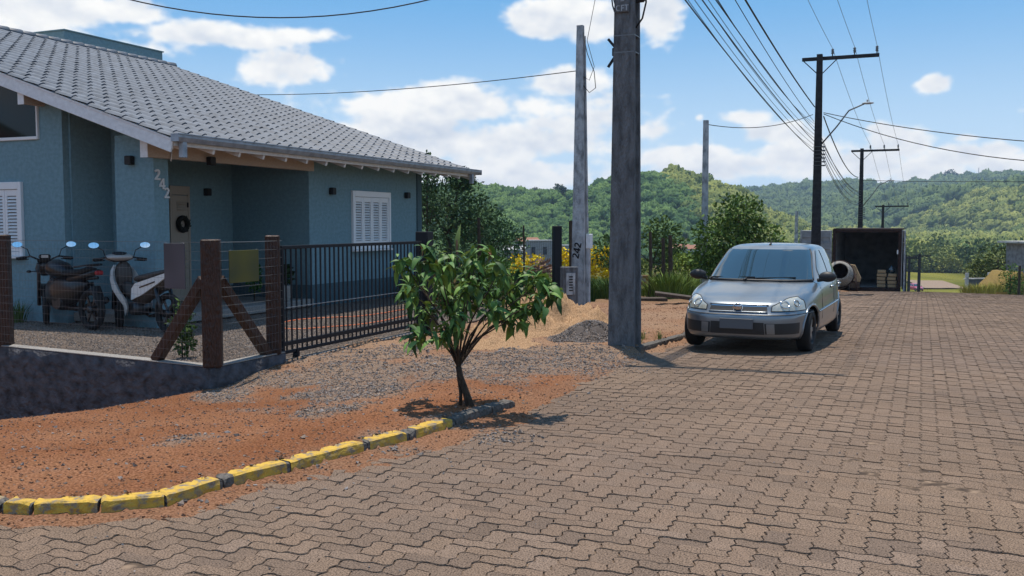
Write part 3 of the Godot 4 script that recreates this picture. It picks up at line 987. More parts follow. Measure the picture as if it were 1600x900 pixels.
	for x in [RX0, RX1]:
		w = Mb.new()
		w.beam(Vector3(x, roof_y(0.78) - 0.14, 0.78), Vector3(x, roof_y(RIDGE_Z) - 0.14, RIDGE_Z), 0.035, 0.2, 0.004)
		w.beam(Vector3(x, roof_y(0.78) - 0.05, 0.78), Vector3(x, roof_y(RIDGE_Z) - 0.05, RIDGE_Z), 0.05, 0.035, 0.004)
		obj("bargeboard", w, M.white, h)
	w = Mb.new()
	w.bx(Vector3((RX0 + RX1) / 2, EAVE_Y - 0.085, 0.78), Vector3(RX1 - RX0 - 0.05, 0.1, 0.03), 0.003)
	obj("fascia", w, M.white, h)
	w = Mb.new()
	var gp := PackedVector2Array([Vector2(0.0, 0.0), Vector2(0.1, 0.0), Vector2(0.13, 0.06), Vector2(0.13, 0.1), Vector2(0.145, 0.1), Vector2(0.145, 0.115), Vector2(0.118, 0.115), Vector2(0.118, 0.062), Vector2(0.092, 0.012), Vector2(0.01, 0.012), Vector2(0.01, 0.1), Vector2(0.0, 0.1)])
	w.prism(Transform3D(Basis(Vector3(0, 0, 1), Vector3.UP, Vector3(-1, 0, 0)), Vector3(RX1 + 0.05, EAVE_Y - 0.08, 0.8)), gp, RX1 - RX0 + 0.1)
	w.bx(Vector3(RX0 - 0.052, EAVE_Y - 0.025, 0.87), Vector3(0.006, 0.11, 0.14))
	w.bx(Vector3(RX1 + 0.053, EAVE_Y - 0.025, 0.87), Vector3(0.006, 0.11, 0.14))
	obj("gutter", w, M.gutter, h)
	w = Mb.new()
	w.bx(Vector3(RX0 + 0.12, EAVE_Y - 0.19, 0.86), Vector3(0.09, 0.22, 0.08), 0.004)
	w.bx(Vector3(RX1 - 0.35, EAVE_Y - 0.19, 0.86), Vector3(0.09, 0.22, 0.08), 0.004)
	obj("downspout", w, M.gutter, h)
	# tiles
	var tm := tile_mesh()
	var r := RandomNumberGenerator.new()
	r.seed = 8
	var rest := []; var cols := []
	var list := []
	var slope := sqrt(1 + PITCHR * PITCHR)
	var rows := 28
	var ncol := 33
	var tw := (RX1 - RX0 + 0.1) / ncol
	var tilt := Basis(Vector3.RIGHT, atan(PITCHR))
	for i in rows:
		for j in ncol:
			var z := EAVE_Z + 0.02 - (i * 0.3455 + 0.16) / slope
			var p := Vector3(RX0 - 0.05 + j * tw, roof_y(z) - 0.03, z)
			list.append([p, i, j])
	var hx := h.global_transform if h.is_inside_tree() else h.transform
	list.sort_custom(func(a, b): return (hx * a[0]).length() < (hx * b[0]).length())
	var tms := []
	for k in 4:
		var m: StandardMaterial3D = M.tile.duplicate()
		m.vertex_color_use_as_albedo = false
		var v := 0.94 + 0.04 * k
		m.albedo_color = lin(0.118 * v, 0.142 * v, 0.18 * v)
		tms.append(m)
	var made := 0
	for e in list:
		var xf := Transform3D(tilt * Basis(Vector3.UP, r.randf_range(-0.008, 0.008)) * Basis.from_scale(Vector3(tw / 0.3, 1, 1)), e[0] + Vector3(0, r.randf_range(-0.004, 0.004), 0))
		var q: Vector3 = hx * e[0]
		var inside: bool = abs(q.x / -q.z) < 0.535
		if inside and made < 300:
			made += 1
			obj("roof_tile", tm, tms[r.randi() % 4], h, xf)
		else:
			rest.append(xf); var v := r.randf_range(0.9, 1.1); cols.append(Color(v, v, v))
	kind(multi("roof_tiling", tm, M.tile, rest, cols, h), "stuff")
	w = Mb.new(true)
	for i in 29:
		var x := RX0 + i * 0.35
		w.tube([Vector3(x, roof_y(RIDGE_Z) - 0.005, RIDGE_Z), Vector3(x + 0.37, roof_y(RIDGE_Z) + 0.005, RIDGE_Z)], [0.09, 0.1], 8)
	obj("ridge_capping", w, M.tile, h)
	w = Mb.new()
	w.bx(Vector3(4.05, roof_y(RIDGE_Z) - 0.1, RIDGE_Z - 1.3), Vector3(3.3, 1.0, 1.9), 0.01)
	w.bx(Vector3(4.05, roof_y(RIDGE_Z) + 0.41, RIDGE_Z - 1.3), Vector3(3.36, 0.03, 1.96), 0.005)
	obj("roof_parapet", w, M.plaster, h)
	# wall lamps
	var nx := Basis(Vector3(0, 0, 1), Vector3.UP, Vector3(-1, 0, 0))
	wall_lamp(h, Transform3D(nx, Vector3(-3.02, 2.18, -1.25)))
	wall_lamp(h, Transform3D(nx, Vector3(-3.97, 2.46, -0.42)))
	wall_lamp(h, at(Vector3(-0.75, 2.1, -1.8)))
	wall_lamp(h, at(Vector3(0.72, 2.14, 0.0)))
	wall_lamp(h, at(Vector3(3.68, 2.14, 0.0)))
	wall_lamp(h, at(Vector3(-2.9, 2.5, 0.13)))
	w = Mb.new(true)
	w.lathe(Transform3D(Basis(Vector3.RIGHT, PI / 2), Vector3(-3.72, 2.68, 0.125)), [Vector2(0, -0.02), Vector2(0.05, -0.02), Vector2(0.055, 0.01), Vector2(0.04, 0.04), Vector2(0, 0.05)], 12)
	w.tube([Vector3(-3.72, 2.6, 0.13), Vector3(-3.74, 2.45, 0.13)], 0.012, 5)
	obj("camera_bracket", w, M.white, h)
	# house number, letters stepping down
	var font := SystemFont.new()
	font.font_names = PackedStringArray(["Droid Sans"])
	font.font_weight = 700
	var k := 0
	for ch in ["2", "4", "2"]:
		var tx := TextMesh.new()
		tx.text = ch; tx.font = font; tx.font_size = 48; tx.pixel_size = 0.0046; tx.depth = 0.02
		obj("house_number", tx, M.digit, h, at(Vector3(-3.905 + k * 0.092, 2.24 - k * 0.135, 0.012)))
		k += 1
	# the wreath hangs on the door
	var wr := Mb.new(true)
	wr.torus(Transform3D(Basis(Vector3.RIGHT, PI / 2), Vector3.ZERO), 0.115, 0.045, 28, 8)
	var wo := obj("door_wreath", wr, M.wreath, self, at(o + Basis(Vector3.UP, phi) * Vector3(-1.45, 1.5, -1.73), phi))
	tag(wo, "round dark wreath hanging on the narrow pale door", "wreath")
	var lv := Mb.new()
	for i in 160:
		var a := r.randf() * TAU
		var c := Vector3(cos(a), sin(a), 0) * (0.115 + r.randf_range(-0.04, 0.04)) + Vector3(0, 0, r.randf_range(0.0, 0.05))
		var d := Vector3(-sin(a), cos(a), r.randf_range(0.0, 0.8)).normalized() * 0.045
		var s := Vector3(cos(a), sin(a), r.randf_range(-0.5, 0.5)) * 0.012
		lv.tri(c - s, c + s, c + d)
	obj("sprigs", lv, M.wreath, wo)

# ---------- fence, low wall, gate ----------
func g3(p: Vector2, y: float) -> Vector3:
	return Vector3(p.x, y, -p.y)
var GD := Vector2(0.37, 0.929)                  # the gate's line in plan
func make_fence():
	var wall := thing("retaining_wall", "rough dark grey rendered low wall carrying the wire fence", "wall")
	var top := -0.045
	var end := FC + FL * 8.0
	var e2: Vector2 = FC + GD * 1.16
	# body: displaced faces so that the render is uneven
	var b := Mb.new(true)
	var path := []
	for i in 81: path.append(end.lerp(FC, i / 80.0))
	for i in range(1, 17): path.append(FC.lerp(e2, i / 16.0))
	var cols := []
	for q in path.size():
		var p: Vector2 = path[q]
		var nrm := Vector2(-FL.y, FL.x)
		if q > 80: nrm = Vector2(GD.y, -GD.x)
		elif q == 80: nrm = (Vector2(-FL.y, FL.x) + Vector2(GD.y, -GD.x)).normalized() * 1.25
		var c := []
		for k in 11:
			var y: float = lerp(-1.7, top - 0.012, k / 10.0)
			var o := 0.075 + 0.02 * n2.get_noise_2d(p.x * 40.0 + p.y * 17.0, y * 60.0) + 0.012 * n1.get_noise_2d(p.x * 90.0 + p.y * 60.0, y * 120.0)
			c.append(g3(p + nrm * o, y))
		c.append(g3(p + nrm * 0.06, top))
		c.append(g3(p - nrm * 0.1, top))
		c.append(g3(p - nrm * 0.1, -1.7))
		cols.append(c)
	for i in cols.size() - 1:
		for k in cols[i].size() - 1:
			b.quad(cols[i][k], cols[i + 1][k], cols[i + 1][k + 1], cols[i][k + 1])
	for k in range(1, 13):
		b.tri(cols[-1][0], cols[-1][k], cols[-1][k + 1])
	obj("wall_body", b, M.retaining, wall)
	b = Mb.new()
	b.beam(g3(end, top + 0.006), g3(FC + FL * 0.02, top + 0.006), 0.15, 0.012, 0.003)
	b.beam(g3(FC - GD * 0.06, top + 0.009), g3(e2, top + 0.009), 0.15, 0.012, 0.003)
	obj("wall_cap", b, M.cap, wall)
	var f := thing("wire_fence", "galvanised wire mesh fence on reddish-brown timber posts above the low wall", "fence")
	var ptop := 1.25
	var posts := [[FC + FL * 3.52, 0.165], [FC, 0.19], [FC + GD * 1.05, 0.16], [FC + FL * 6.9, 0.165]]
	var yaw := -atan2(FL.y, FL.x)
	for p in posts:
		b = Mb.new()
		var hp: float = ptop + (0.02 if p[1] > 0.18 else 0.05)
		b.box(at(g3(p[0], (hp + top) / 2), 0.2), Vector3(p[1], hp - top, p[1]), 0.012)
		obj("post", b, M.post_wood, f)
	for e in [[FC + FL * 0.1, FC + FL * 0.86, 0.86], [FC + GD * 0.1, FC + GD * 0.93, 0.86]]:
		b = Mb.new()
		b.beam(g3(e[0], e[2]), g3(e[1], top + 0.0), 0.1, 0.11, 0.008)
		obj("brace", b, M.post_wood, f)
	# wires, each span on the street side of the posts
	b = Mb.new()
	for sp in [[FC, FC + FL * 7.0, Vector2(-FL.y, FL.x)], [FC, FC + GD * 1.1, Vector2(GD.y, -GD.x)]]:
		var a: Vector2 = sp[0] + sp[2] * 0.09
		var c: Vector2 = sp[1] + sp[2] * 0.09
		var len_ := a.distance_to(c)
		for k in 14:
			var y := lerpf(0.02, ptop - 0.01, k / 13.0)
			b.tube([g3(a, y), g3(a.lerp(c, 0.5), y - 0.004), g3(c, y)], 0.0014 if k < 13 else 0.0024, 3, false)
		var n := int(len_ / 0.055)
		for k in n:
			var q := a.lerp(c, (k + 0.5) / n)
			b.tube([g3(q, 0.02), g3(q, ptop - 0.01)], 0.0008, 3, false)
	obj("wire_mesh", b, M.wire, f)
	# two boards tied to the mesh
	var sg := Mb.new()
	sg.bx(Vector3.ZERO, Vector3(0.31, 0.47, 0.008), 0.002)
	var c1 := FC + FL * 0.42 + Vector2(-FL.y, FL.x) * 0.105
	var s1 := obj("fence_sign", sg, M.sign_mauve, self, Transform3D(Basis(Vector3(-FL.x, 0, FL.y).normalized(), Vector3.UP, Vector3(-FL.x, 0, FL.y).cross(Vector3.UP).normalized()), g3(c1, 0.99)))
	tag(s1, "grey-mauve rectangular board tied to the wire mesh beside the corner post", "sign")
	sg = Mb.new()
	sg.bx(Vector3.ZERO, Vector3(0.5, 0.34, 0.008), 0.002)
	var c2 := FC + GD * 0.4 + Vector2(GD.y, -GD.x) * 0.105
	var s2 := obj("fence_sign", sg, M.sign_olive, self, Transform3D(Basis(Vector3(GD.x, 0, -GD.y), Vector3.UP, Vector3(GD.x, 0, -GD.y).cross(Vector3.UP)), g3(c2, 0.98)))
	tag(s2, "olive-yellow board tied to the wire mesh between two brown posts", "sign")
	for e in [[s1, 0.13, 0.225], [s2, 0.22, 0.16]]:
		for sx in [-1, 1]:
			var t := Mb.new(true)
			t.torus(Transform3D(Basis(Vector3.RIGHT, PI / 2), Vector3(sx * e[1], e[2], 0.0)), 0.016, 0.003, 10, 5)
			obj("wire_tie", t, M.wire, e[0])
func make_gate():
	var g0: Vector2 = FC + GD * 1.2
	var len_ := 3.5
	var y0 := -0.155
	var xf := Transform3D(Basis(Vector3(GD.x, 0, -GD.y), Vector3.UP, Vector3(GD.y, 0, GD.x)), g3(g0, y0))
	var g := thing("sliding_gate", "black metal sliding gate of upright bars between post and driveway", "gate", xf)
	var H := 1.335
	var b := Mb.new()
	b.bx(Vector3(len_ / 2, H - 0.02, 0), Vector3(len_, 0.04, 0.04), 0.004)
	obj("top_rail", b, M.dark_metal, g)
	b = Mb.new()
	b.bx(Vector3(len_ / 2, 0.2, 0), Vector3(len_, 0.05, 0.04), 0.004)
	obj("lower_rail", b, M.dark_metal, g)
	b = Mb.new()
	b.bx(Vector3(len_ / 2, 0.1, 0), Vector3(len_, 0.035, 0.04), 0.004)
	obj("bottom_rail", b, M.dark_metal, g)
	for x in [0.02, len_ - 0.02]:
		b = Mb.new()
		b.bx(Vector3(x, H / 2 + 0.04, 0.0), Vector3(0.042, H - 0.08, 0.038), 0.004)
		obj("stile", b, M.dark_metal, g)
	b = Mb.new()
	b.bx(Vector3(0, (H + 0.1) / 2, 0), Vector3(0.016, H - 0.14, 0.016))
	var bar := b.done()
	var n := 33
	for i in n:
		obj("bar", bar, M.dark_metal, g, at(Vector3(0.1 + i * (len_ - 0.2) / (n - 1), 0, 0)))
	for x in [0.28, len_ - 0.3]:
		b = Mb.new(true)
		b.lathe(Transform3D(Basis(Vector3.RIGHT, PI / 2), Vector3(x, 0.045, 0)), [Vector2(0, -0.018), Vector2(0.045, -0.018), Vector2(0.038, 0), Vector2(0.045, 0.018), Vector2(0, 0.018)], 14)
		var wh := obj("wheel", b, M.dark_metal, g)
		b = Mb.new()
		b.bx(Vector3(x, 0.075, 0.03), Vector3(0.05, 0.09, 0.008))
		obj("bracket", b, M.dark_metal, wh)
	b = Mb.new()
	b.tube([Vector3(0.05, 0.62, 0.03), Vector3(len_ - 0.05, 0.62, 0.03)], 0.006, 5)
	obj("cross_wire", b, M.wire, g)
	var tr := Mb.new()
	tr.box(Transform3D(xf.basis, xf * Vector3(len_ / 2 + 0.2, -0.012, 0.0)), Vector3(len_ + 0.9, 0.05, 0.1), 0.006)
	var to := obj("gate_track", tr, M.cap, self)
	tag(to, "pale concrete strip set in the soil under the sliding gate", "gate track")
	var tr2 := Mb.new()
	tr2.box(Transform3D(xf.basis, xf * Vector3(len_ / 2 + 0.2, 0.012, 0.0)), Vector3(len_ + 0.9, 0.012, 0.014))
	obj("rail", tr2, M.dark_metal, to)
	var gp := thing("gate_post", "dark square metal gate post with motor at the far end of the bars", "post", Transform3D(xf.basis, xf * Vector3(len_ + 0.16, 0, -0.02)))
	b = Mb.new()
	b.bx(Vector3(0, 0.72, 0), Vector3(0.2, 1.5, 0.2), 0.006)
	obj("post_shaft", b, M.dark_metal, gp)
	b = Mb.new()
	b.bx(Vector3(-0.1, 0.2, 0.16), Vector3(0.26, 0.3, 0.1), 0.02)
	obj("motor_housing", b, M.black, gp)

# ---------- poles and wires ----------
func hpole(h: float, w0: float, w1: float, d0: float, d1: float, lip: float) -> Mb:
	# double-T concrete pole: broad plain faces at local z ends, a channel down the x sides
	var b := Mb.new()
	var N := 8
	var rings := []
	for i in N + 1:
		var f := float(i) / N
		var w: float = lerp(w0, w1, f) / 2
		var d: float = lerp(d0, d1, f) / 2
		var c: float = w * (1.0 - lip)
		var e: float = d * 0.62
		var y := f * h
		rings.append([Vector3(-w, y, -d), Vector3(w, y, -d), Vector3(w, y, -e), Vector3(c, y, -e + 0.02), Vector3(c, y, e - 0.02), Vector3(w, y, e), Vector3(w, y, d), Vector3(-w, y, d), Vector3(-w, y, e), Vector3(-c, y, e - 0.02), Vector3(-c, y, -e + 0.02), Vector3(-w, y, -e)])
	for i in N:
		for k in 12:
			var j := (k + 1) % 12
			b.quad(rings[i][k], rings[i + 1][k], rings[i + 1][j], rings[i][j])
	for k in [[0, 1, 2, 11], [11, 2, 3, 10], [10, 3, 4, 9], [9, 4, 5, 8], [8, 5, 6, 7]]:
		b.quad(rings[N][k[0]], rings[N][k[1]], rings[N][k[2]], rings[N][k[3]])
	return b
func text(parent: Node, called: String, s: String, px_: float, m: Material, xf: Transform3D, bold := true):
	var f := SystemFont.new()
	f.font_names = PackedStringArray(["Droid Sans"])
	if bold: f.font_weight = 700
	var t := TextMesh.new()
	t.text = s; t.font = f; t.font_size = 40; t.pixel_size = px_; t.depth = 0.006
	return obj(called, t, m, parent, xf)
func sag(a: Vector3, b: Vector3, s: float, n := 14) -> Array:
	var out := []
	for i in n + 1:
		var f := float(i) / n
		out.append(a.lerp(b, f) - Vector3(0, 4 * s * f * (1 - f), 0))
	return out
func cable(label: String, pts: Array, r: float, m: Material, group := "", called := "overhead_cable"):
	var b := Mb.new(true)
	b.tube(pts, r, 5, false)
	tag(obj(called, b, m), label, "cable", group)
func crossarm_pole(label: String, px: float, topy: float, dist: float, arm_px: Array, lamp: bool) -> Dictionary:
	var top := at_d(px, topy, dist)
	var gy := ground_y(top.x, -top.z) - 0.2
	var h := top.y - gy
	var face := Basis(RV, Vector3.UP, -DV)
	var p := thing("utility_pole", label, "utility pole", Transform3D(face, Vector3(top.x, gy, top.z)), "crossarm poles along the street")
	obj("shaft", hpole(h, 0.34, 0.19, 0.3, 0.17, 0.35), M.far_pole, p)
	var b := Mb.new()
	var al := at_d(arm_px[0], topy + 6, dist)
	var ar := at_d(arm_px[1], topy - 1, dist)
	var x0: float = -(top.x - al.x) / RV.x
	var x1: float = (ar.x - top.x) / RV.x
	var ay := h - 0.13
	b.bx(Vector3((x0 + x1) / 2, ay, -0.12), Vector3(x1 - x0, 0.12, 0.1), 0.008)
	obj("crossarm", b, M.far_pole, p)
	for s in [-1, 1]:
		b = Mb.new()
		b.tube([Vector3(0, ay - 0.6, -0.12), Vector3(s * 0.55, ay - 0.06, -0.13)], 0.018, 5)
		obj("arm_brace", b, M.far_pole, p)
	var ins := []
	for f in [0.0, 0.5, 1.0]:
		var q := Vector3(lerp(x0 + (x1 - x0) * 0.4, x1 - 0.08, f), ay + 0.06, -0.12)
		b = Mb.new(true)
		b.lathe(at(q), [Vector2(0, 0), Vector2(0.02, 0), Vector2(0.02, 0.07), Vector2(0.06, 0.09), Vector2(0.03, 0.12), Vector2(0.06, 0.15), Vector2(0.03, 0.18), Vector2(0.055, 0.21), Vector2(0.03, 0.25), Vector2(0, 0.27)], 10)
		obj("insulator", b, M.wire_grey, p)
		ins.append(p.transform * (q + Vector3(0, 0.26, 0)))
	b = Mb.new()
	for k in 6:
		b.bx(Vector3(0.02, h * 0.62 - k * 0.13, -0.01), Vector3(0.33, 0.014, 0.31))
		b.bx(Vector3(0.2, h * 0.62 - k * 0.13, -0.05), Vector3(0.1, 0.05, 0.08), 0.01)
	obj("cable_clamp", b, M.wire_grey, p)
	if lamp:
		b = Mb.new(true)
		b.tube([Vector3(0.1, h * 0.63, -0.05), Vector3(0.6, h * 0.7, -0.05), Vector3(1.0, h * 0.765, -0.05), Vector3(1.5, h * 0.79, -0.05)], 0.028, 6)
		var arm := obj("lamp_arm", b, M.wire_grey, p)
		b = Mb.new(true)
		b.ball(Vector3(1.62, h * 0.792, -0.05), Vector3(0.2, 0.045, 0.08), 10, 6)
		b.lathe(at(Vector3(1.6, h * 0.795 + 0.03, -0.05)), [Vector2(0.035, 0), Vector2(0.035, 0.06), Vector2(0, 0.07)], 8)
		obj("lamp_head", b, M.concrete, arm)
	return {"node": p, "ins": ins, "h": h, "pos": Vector3(top.x, gy, top.z)}
func make_poles():
	# the big double-T pole on the verge
	var base := on_ground(976, 538)
	var yaw := deg_to_rad(-24.0)
	var H := 8.8
	var p := thing("concrete_pole", "stout weathered dark concrete pole standing beside the gravel heap", "utility pole", at(base - Vector3(0, 0.15, 0), yaw))
	obj("shaft", hpole(H, 0.235, 0.13, 0.0, 0.0, 0.0) if false else hpole(H, 0.34, 0.16, 0.31, 0.16, 0.42), M.old_concrete, p)
	var b := Mb.new()
	for y in [3.92, 3.72]:
		b.bx(Vector3(0, y, 0), Vector3(0.262, 0.012, 0.25))
	obj("strap", b, M.wire, p)
	b = Mb.new()
	b.bx(Vector3(-0.02, 4.34, 0.135), Vector3(0.18, 0.3, 0.02), 0.006)
	var pl := obj("plaque", b, M.old_concrete, p)
	text(pl, "lettering", "AIF", 0.0024, M.concrete, at(Vector3(-0.02, 4.43, 0.146)))
	text(pl, "lettering", "=", 0.0026, M.concrete, at(Vector3(-0.02, 4.335, 0.146)))
	text(pl, "lettering", "CFT", 0.0024, M.concrete, at(Vector3(-0.02, 4.24, 0.146)))
	b = Mb.new(true)
	b.tube([Vector3(0.12, 4.7, 0.0), Vector3(0.24, 4.55, 0.05), Vector3(0.25, 4.3, 0.05), Vector3(0.2, 4.12, 0.03), Vector3(0.11, 4.02, 0.0)], 0.011, 6)
	b.tube([Vector3(0.1, 4.75, 0.02), Vector3(0.2, 4.6, 0.06), Vector3(0.21, 4.45, 0.06), Vector3(0.13, 4.32, 0.02)], 0.014, 6)
	b.tube([Vector3(-0.12, 4.8, 0.0), Vector3(-0.21, 4.6, 0.05), Vector3(-0.17, 4.3, 0.05), Vector3(-0.13, 4.16, 0.02)], 0.009, 6)
	b.tube([Vector3(-0.14, 4.7, 0.02), Vector3(-0.2, 4.5, 0.03), Vector3(-0.14, 4.3, 0.04)], 0.007, 6)
	obj("hanging_lead", b, M.wire_black, p)
	b = Mb.new()
	b.beam(Vector3(-0.12, 3.78, 0.06), Vector3(-0.22, 3.9, 0.06), 0.02, 0.03)
	b.beam(Vector3(-0.12, 3.7, 0.06), Vector3(-0.22, 3.56, 0.06), 0.02, 0.03)
	b.beam(Vector3(-0.17, 3.86, 0.06), Vector3(-0.17, 3.62, 0.06), 0.02, 0.02)
	b.bx(Vector3(-0.14, 3.74, 0.04), Vector3(0.06, 0.1, 0.06), 0.008)
	obj("hook_bracket", b, M.black, p)
	b = Mb.new()
	b.bx(Vector3(-0.1, 4.62, 0.03), Vector3(0.2, 0.09, 0.12), 0.02)
	b.bx(Vector3(0.16, 4.34, 0.05), Vector3(0.16, 0.07, 0.05), 0.02)
	obj("clamp", b, M.black, p)
	b = Mb.new()
	b.bx(Vector3(0.7, 8.6, 0.13), Vector3(2.3, 0.12, 0.1), 0.008)
	obj("crossarm", b, M.far_pole, p)
	var bt := func(v: Vector3) -> Vector3: return p.transform * v
	# slim pole with the painted house number
	var sp := at_d(905, 475, 18.6)
	sp.y = ground_y(sp.x, -sp.z) - 0.1
	var tops := at_d(905, 40, 18.6).y - sp.y
	var p2 := thing("service_pole", "slim pale concrete service pole with number 242 sprayed in black", "utility pole", at(sp, deg_to_rad(-24.0)))
	obj("shaft", hpole(tops, 0.29, 0.12, 0.2, 0.1, 0.0), M.concrete, p2)
	text(p2, "sprayed_number", "242", 0.0048, M.spray, Transform3D(Basis(Vector3(0.2, 0.98, 0), Vector3(-0.98, 0.2, 0), Vector3(0, 0, 1)), Vector3(-0.02, 1.27, 0.0935)))
	b = Mb.new()
	b.bx(Vector3(0.185, 1.45, -0.04), Vector3(0.1, 0.28, 0.13), 0.008)
	obj("meter_box", b, M.white, p2)
	b = Mb.new()
	b.bx(Vector3(0.17, 0.78, -0.03), Vector3(0.075, 1.1, 0.08), 0.01)
	b.tube([Vector3(0.155, 1.6, -0.03), Vector3(0.08, tops - 0.2, -0.02)], 0.02, 6)
	obj("conduit", b, M.concrete, p2)
	b = Mb.new(true)
	var tp := tops
	b.tube([Vector3(0.05, tp - 0.1, 0.03), Vector3(0.16, tp - 0.55, 0.05), Vector3(0.3, tp - 0.9, 0.05), Vector3(0.33, tp - 1.2, 0.05), Vector3(0.2, tp - 1.28, 0.04), Vector3(0.06, tp - 1.12, 0.03)], 0.008, 5)
	b.tube([Vector3(0.05, tp - 0.95, 0.03), Vector3(0.2, tp - 1.05, 0.05), Vector3(0.3, tp - 0.8, 0.05), Vector3(0.15, tp - 0.3, 0.04), Vector3(0.3, tp + 0.5, 0.0)], 0.006, 5)
	obj("hanging_lead", b, M.wire_black, p2)
	var s3 := at_d(1100, 430, 28.0)
	s3.y = ground_y(s3.x, -s3.z) - 0.1
	var p3 := thing("service_pole", "bare slim pale concrete pole rising behind the leafy roadside tree", "utility pole", at(s3, deg_to_rad(-24.0)))
	var h3 := at_d(1100, 188, 28.0).y - s3.y
	obj("shaft", hpole(h3, 0.2, 0.14, 0.16, 0.11, 0.0), M.concrete, p3)
	var s4 := at_d(1243, 420, 62.0)
	s4.y = ground_y(s4.x, -s4.z) - 0.1
	var p4 := thing("service_pole", "thin distant concrete pole between the roadside tree and crossarm pole", "utility pole", at(s4))
	obj("shaft", hpole(at_d(1243, 330, 62.0).y - s4.y, 0.22, 0.16, 0.2, 0.14, 0.0), M.concrete, p4)
	# crossarm poles down the street
	var t1 := crossarm_pole("tall dark crossarm pole with street lamp rising behind the parked car", 1281, 85, 34.0, [1256, 1361], true)
	var t2 := crossarm_pole("crossarm pole with street lamp rising behind the open shipping container", 1347, 232, 57.0, [1332, 1397], true)
	var t3 := crossarm_pole("short-looking crossarm pole without lamp standing beyond the container roof", 1380, 320, 82.0, [1369, 1414], false)
	for e in [[1415, 398, 120.0], [1421, 400, 128.0], [1437, 396, 118.0]]:
		var q := at_d(e[0], e[1], e[2])
		var gy := ground_y(q.x, -q.z) - 0.3
		var pp := thing("distant_pole", "thin dark pole in the row beyond the crest beside the container", "utility pole", at(Vector3(q.x, gy, q.z)), "thin poles beyond the crest")
		obj("shaft", hpole(q.y - gy, 0.34, 0.24, 0.3, 0.2, 0.3), M.far_pole, pp)
		b = Mb.new()
		b.bx(Vector3(0.3, q.y - gy - 0.3, 0), Vector3(2.2, 0.14, 0.12))
		obj("crossarm", b, M.far_pole, pp)
	# climbing plant on the second pole
	# wires
	for k in 3:
		var a: Vector3 = bt.call(Vector3(0.1 + 0.85 * k, 8.95, 0.13))
		cable("bare high-voltage line slung between the street's crossarms", sag(a, t1.ins[k], 0.25), 0.007, M.wire_grey, "high-voltage lines")
		cable("bare high-voltage line slung between the street's crossarms", sag(t1.ins[k], t2.ins[k], 0.25), 0.008, M.wire_grey, "high-voltage lines")
		cable("bare high-voltage line slung between the street's crossarms", sag(t2.ins[k], t3.ins[k] if k < t3.ins.size() else t3.pos, 0.3), 0.009, M.wire_grey, "high-voltage lines")
	var r := RandomNumberGenerator.new()
	r.seed = 3
	for k in 9:
		var ya := 5.05 + 0.1 * k + r.randf() * 0.06
		var e: Vector3 = t1.pos + Vector3(-0.12, 5.1 + 0.07 * k + r.randf() * 0.2, 0)
		e.y = at_d(1272, 238.0 - k * 5.5, 34.0).y
		cable("thin black telephone cable in the sagging bundle between street poles", sag(bt.call(Vector3(0.12 + 0.05 * r.randf(), ya, 0.0)), e, r.randf_range(0.1, 0.42)), 0.006 if k % 3 else 0.011, M.wire_black, "telephone cables")
		var e2 := e + Vector3(0.22, -0.05, 0)
		var f: Vector3 = t2.pos
		f.y = at_d(1345, 318.0 - k * 4.0, 57.0).y
		if k < 6: cable("thin black telephone cable in the sagging bundle between street poles", sag(e2, f, r.randf_range(0.2, 0.7)), 0.012, M.wire_black, "telephone cables")
	var lv0: Vector3 = bt.call(Vector3(0.12, 6.55, 0.0))
	cable("thick twisted black mains cable running from pole to pole", sag(lv0, at_d(1273, 167, 34.0), 0.18), 0.02, M.wire_black, "mains cables")
	cable("thick twisted black mains cable running from pole to pole", sag(at_d(1287, 182, 34.0), at_d(1341, 277, 57.0), 0.5), 0.022, M.wire_black, "mains cables")
	cable("thin black line above the mains cable from pole to pole", sag(bt.call(Vector3(0.15, 6.3, 0.0)), at_d(1272, 190, 34.0), 0.2), 0.009, M.wire_black)
	cable("lower black service line crossing to houses over the road", sag(at_d(1287, 178, 34.0), at_d(1680, 256, 26.0), 0.35), 0.014, M.wire_black)
	cable("upper black service line crossing to houses over the road", sag(at_d(1287, 176, 34.0), at_d(1680, 226, 26.0), 0.15), 0.014, M.wire_black)
	cable("black service line from crossarm pole to the bare slim pole", sag(at_d(1270, 179, 34.0), at_d(1103, 194, 28.0), 0.25), 0.012, M.wire_black)
	cable("black service line stretching behind the tiled roof from the numbered pole", sag(p2.transform * Vector3(0, at_d(905, 110, 18.6).y - sp.y, 0), at_d(400, 148, 27.0), 0.12), 0.009, M.wire_black)
	cable("black drop line hanging high above the ridge of the roof", sag(at_d(975, -122, 12.2), at_d(-105, -122, 12.2), 1.17, 30), 0.0085, M.wire_black)
	cable("black service line leaving the far crossarm pole across the valley", sag(at_d(1347, 282, 57.0), at_d(1660, 283, 60.0), 0.05), 0.016, M.wire_black)

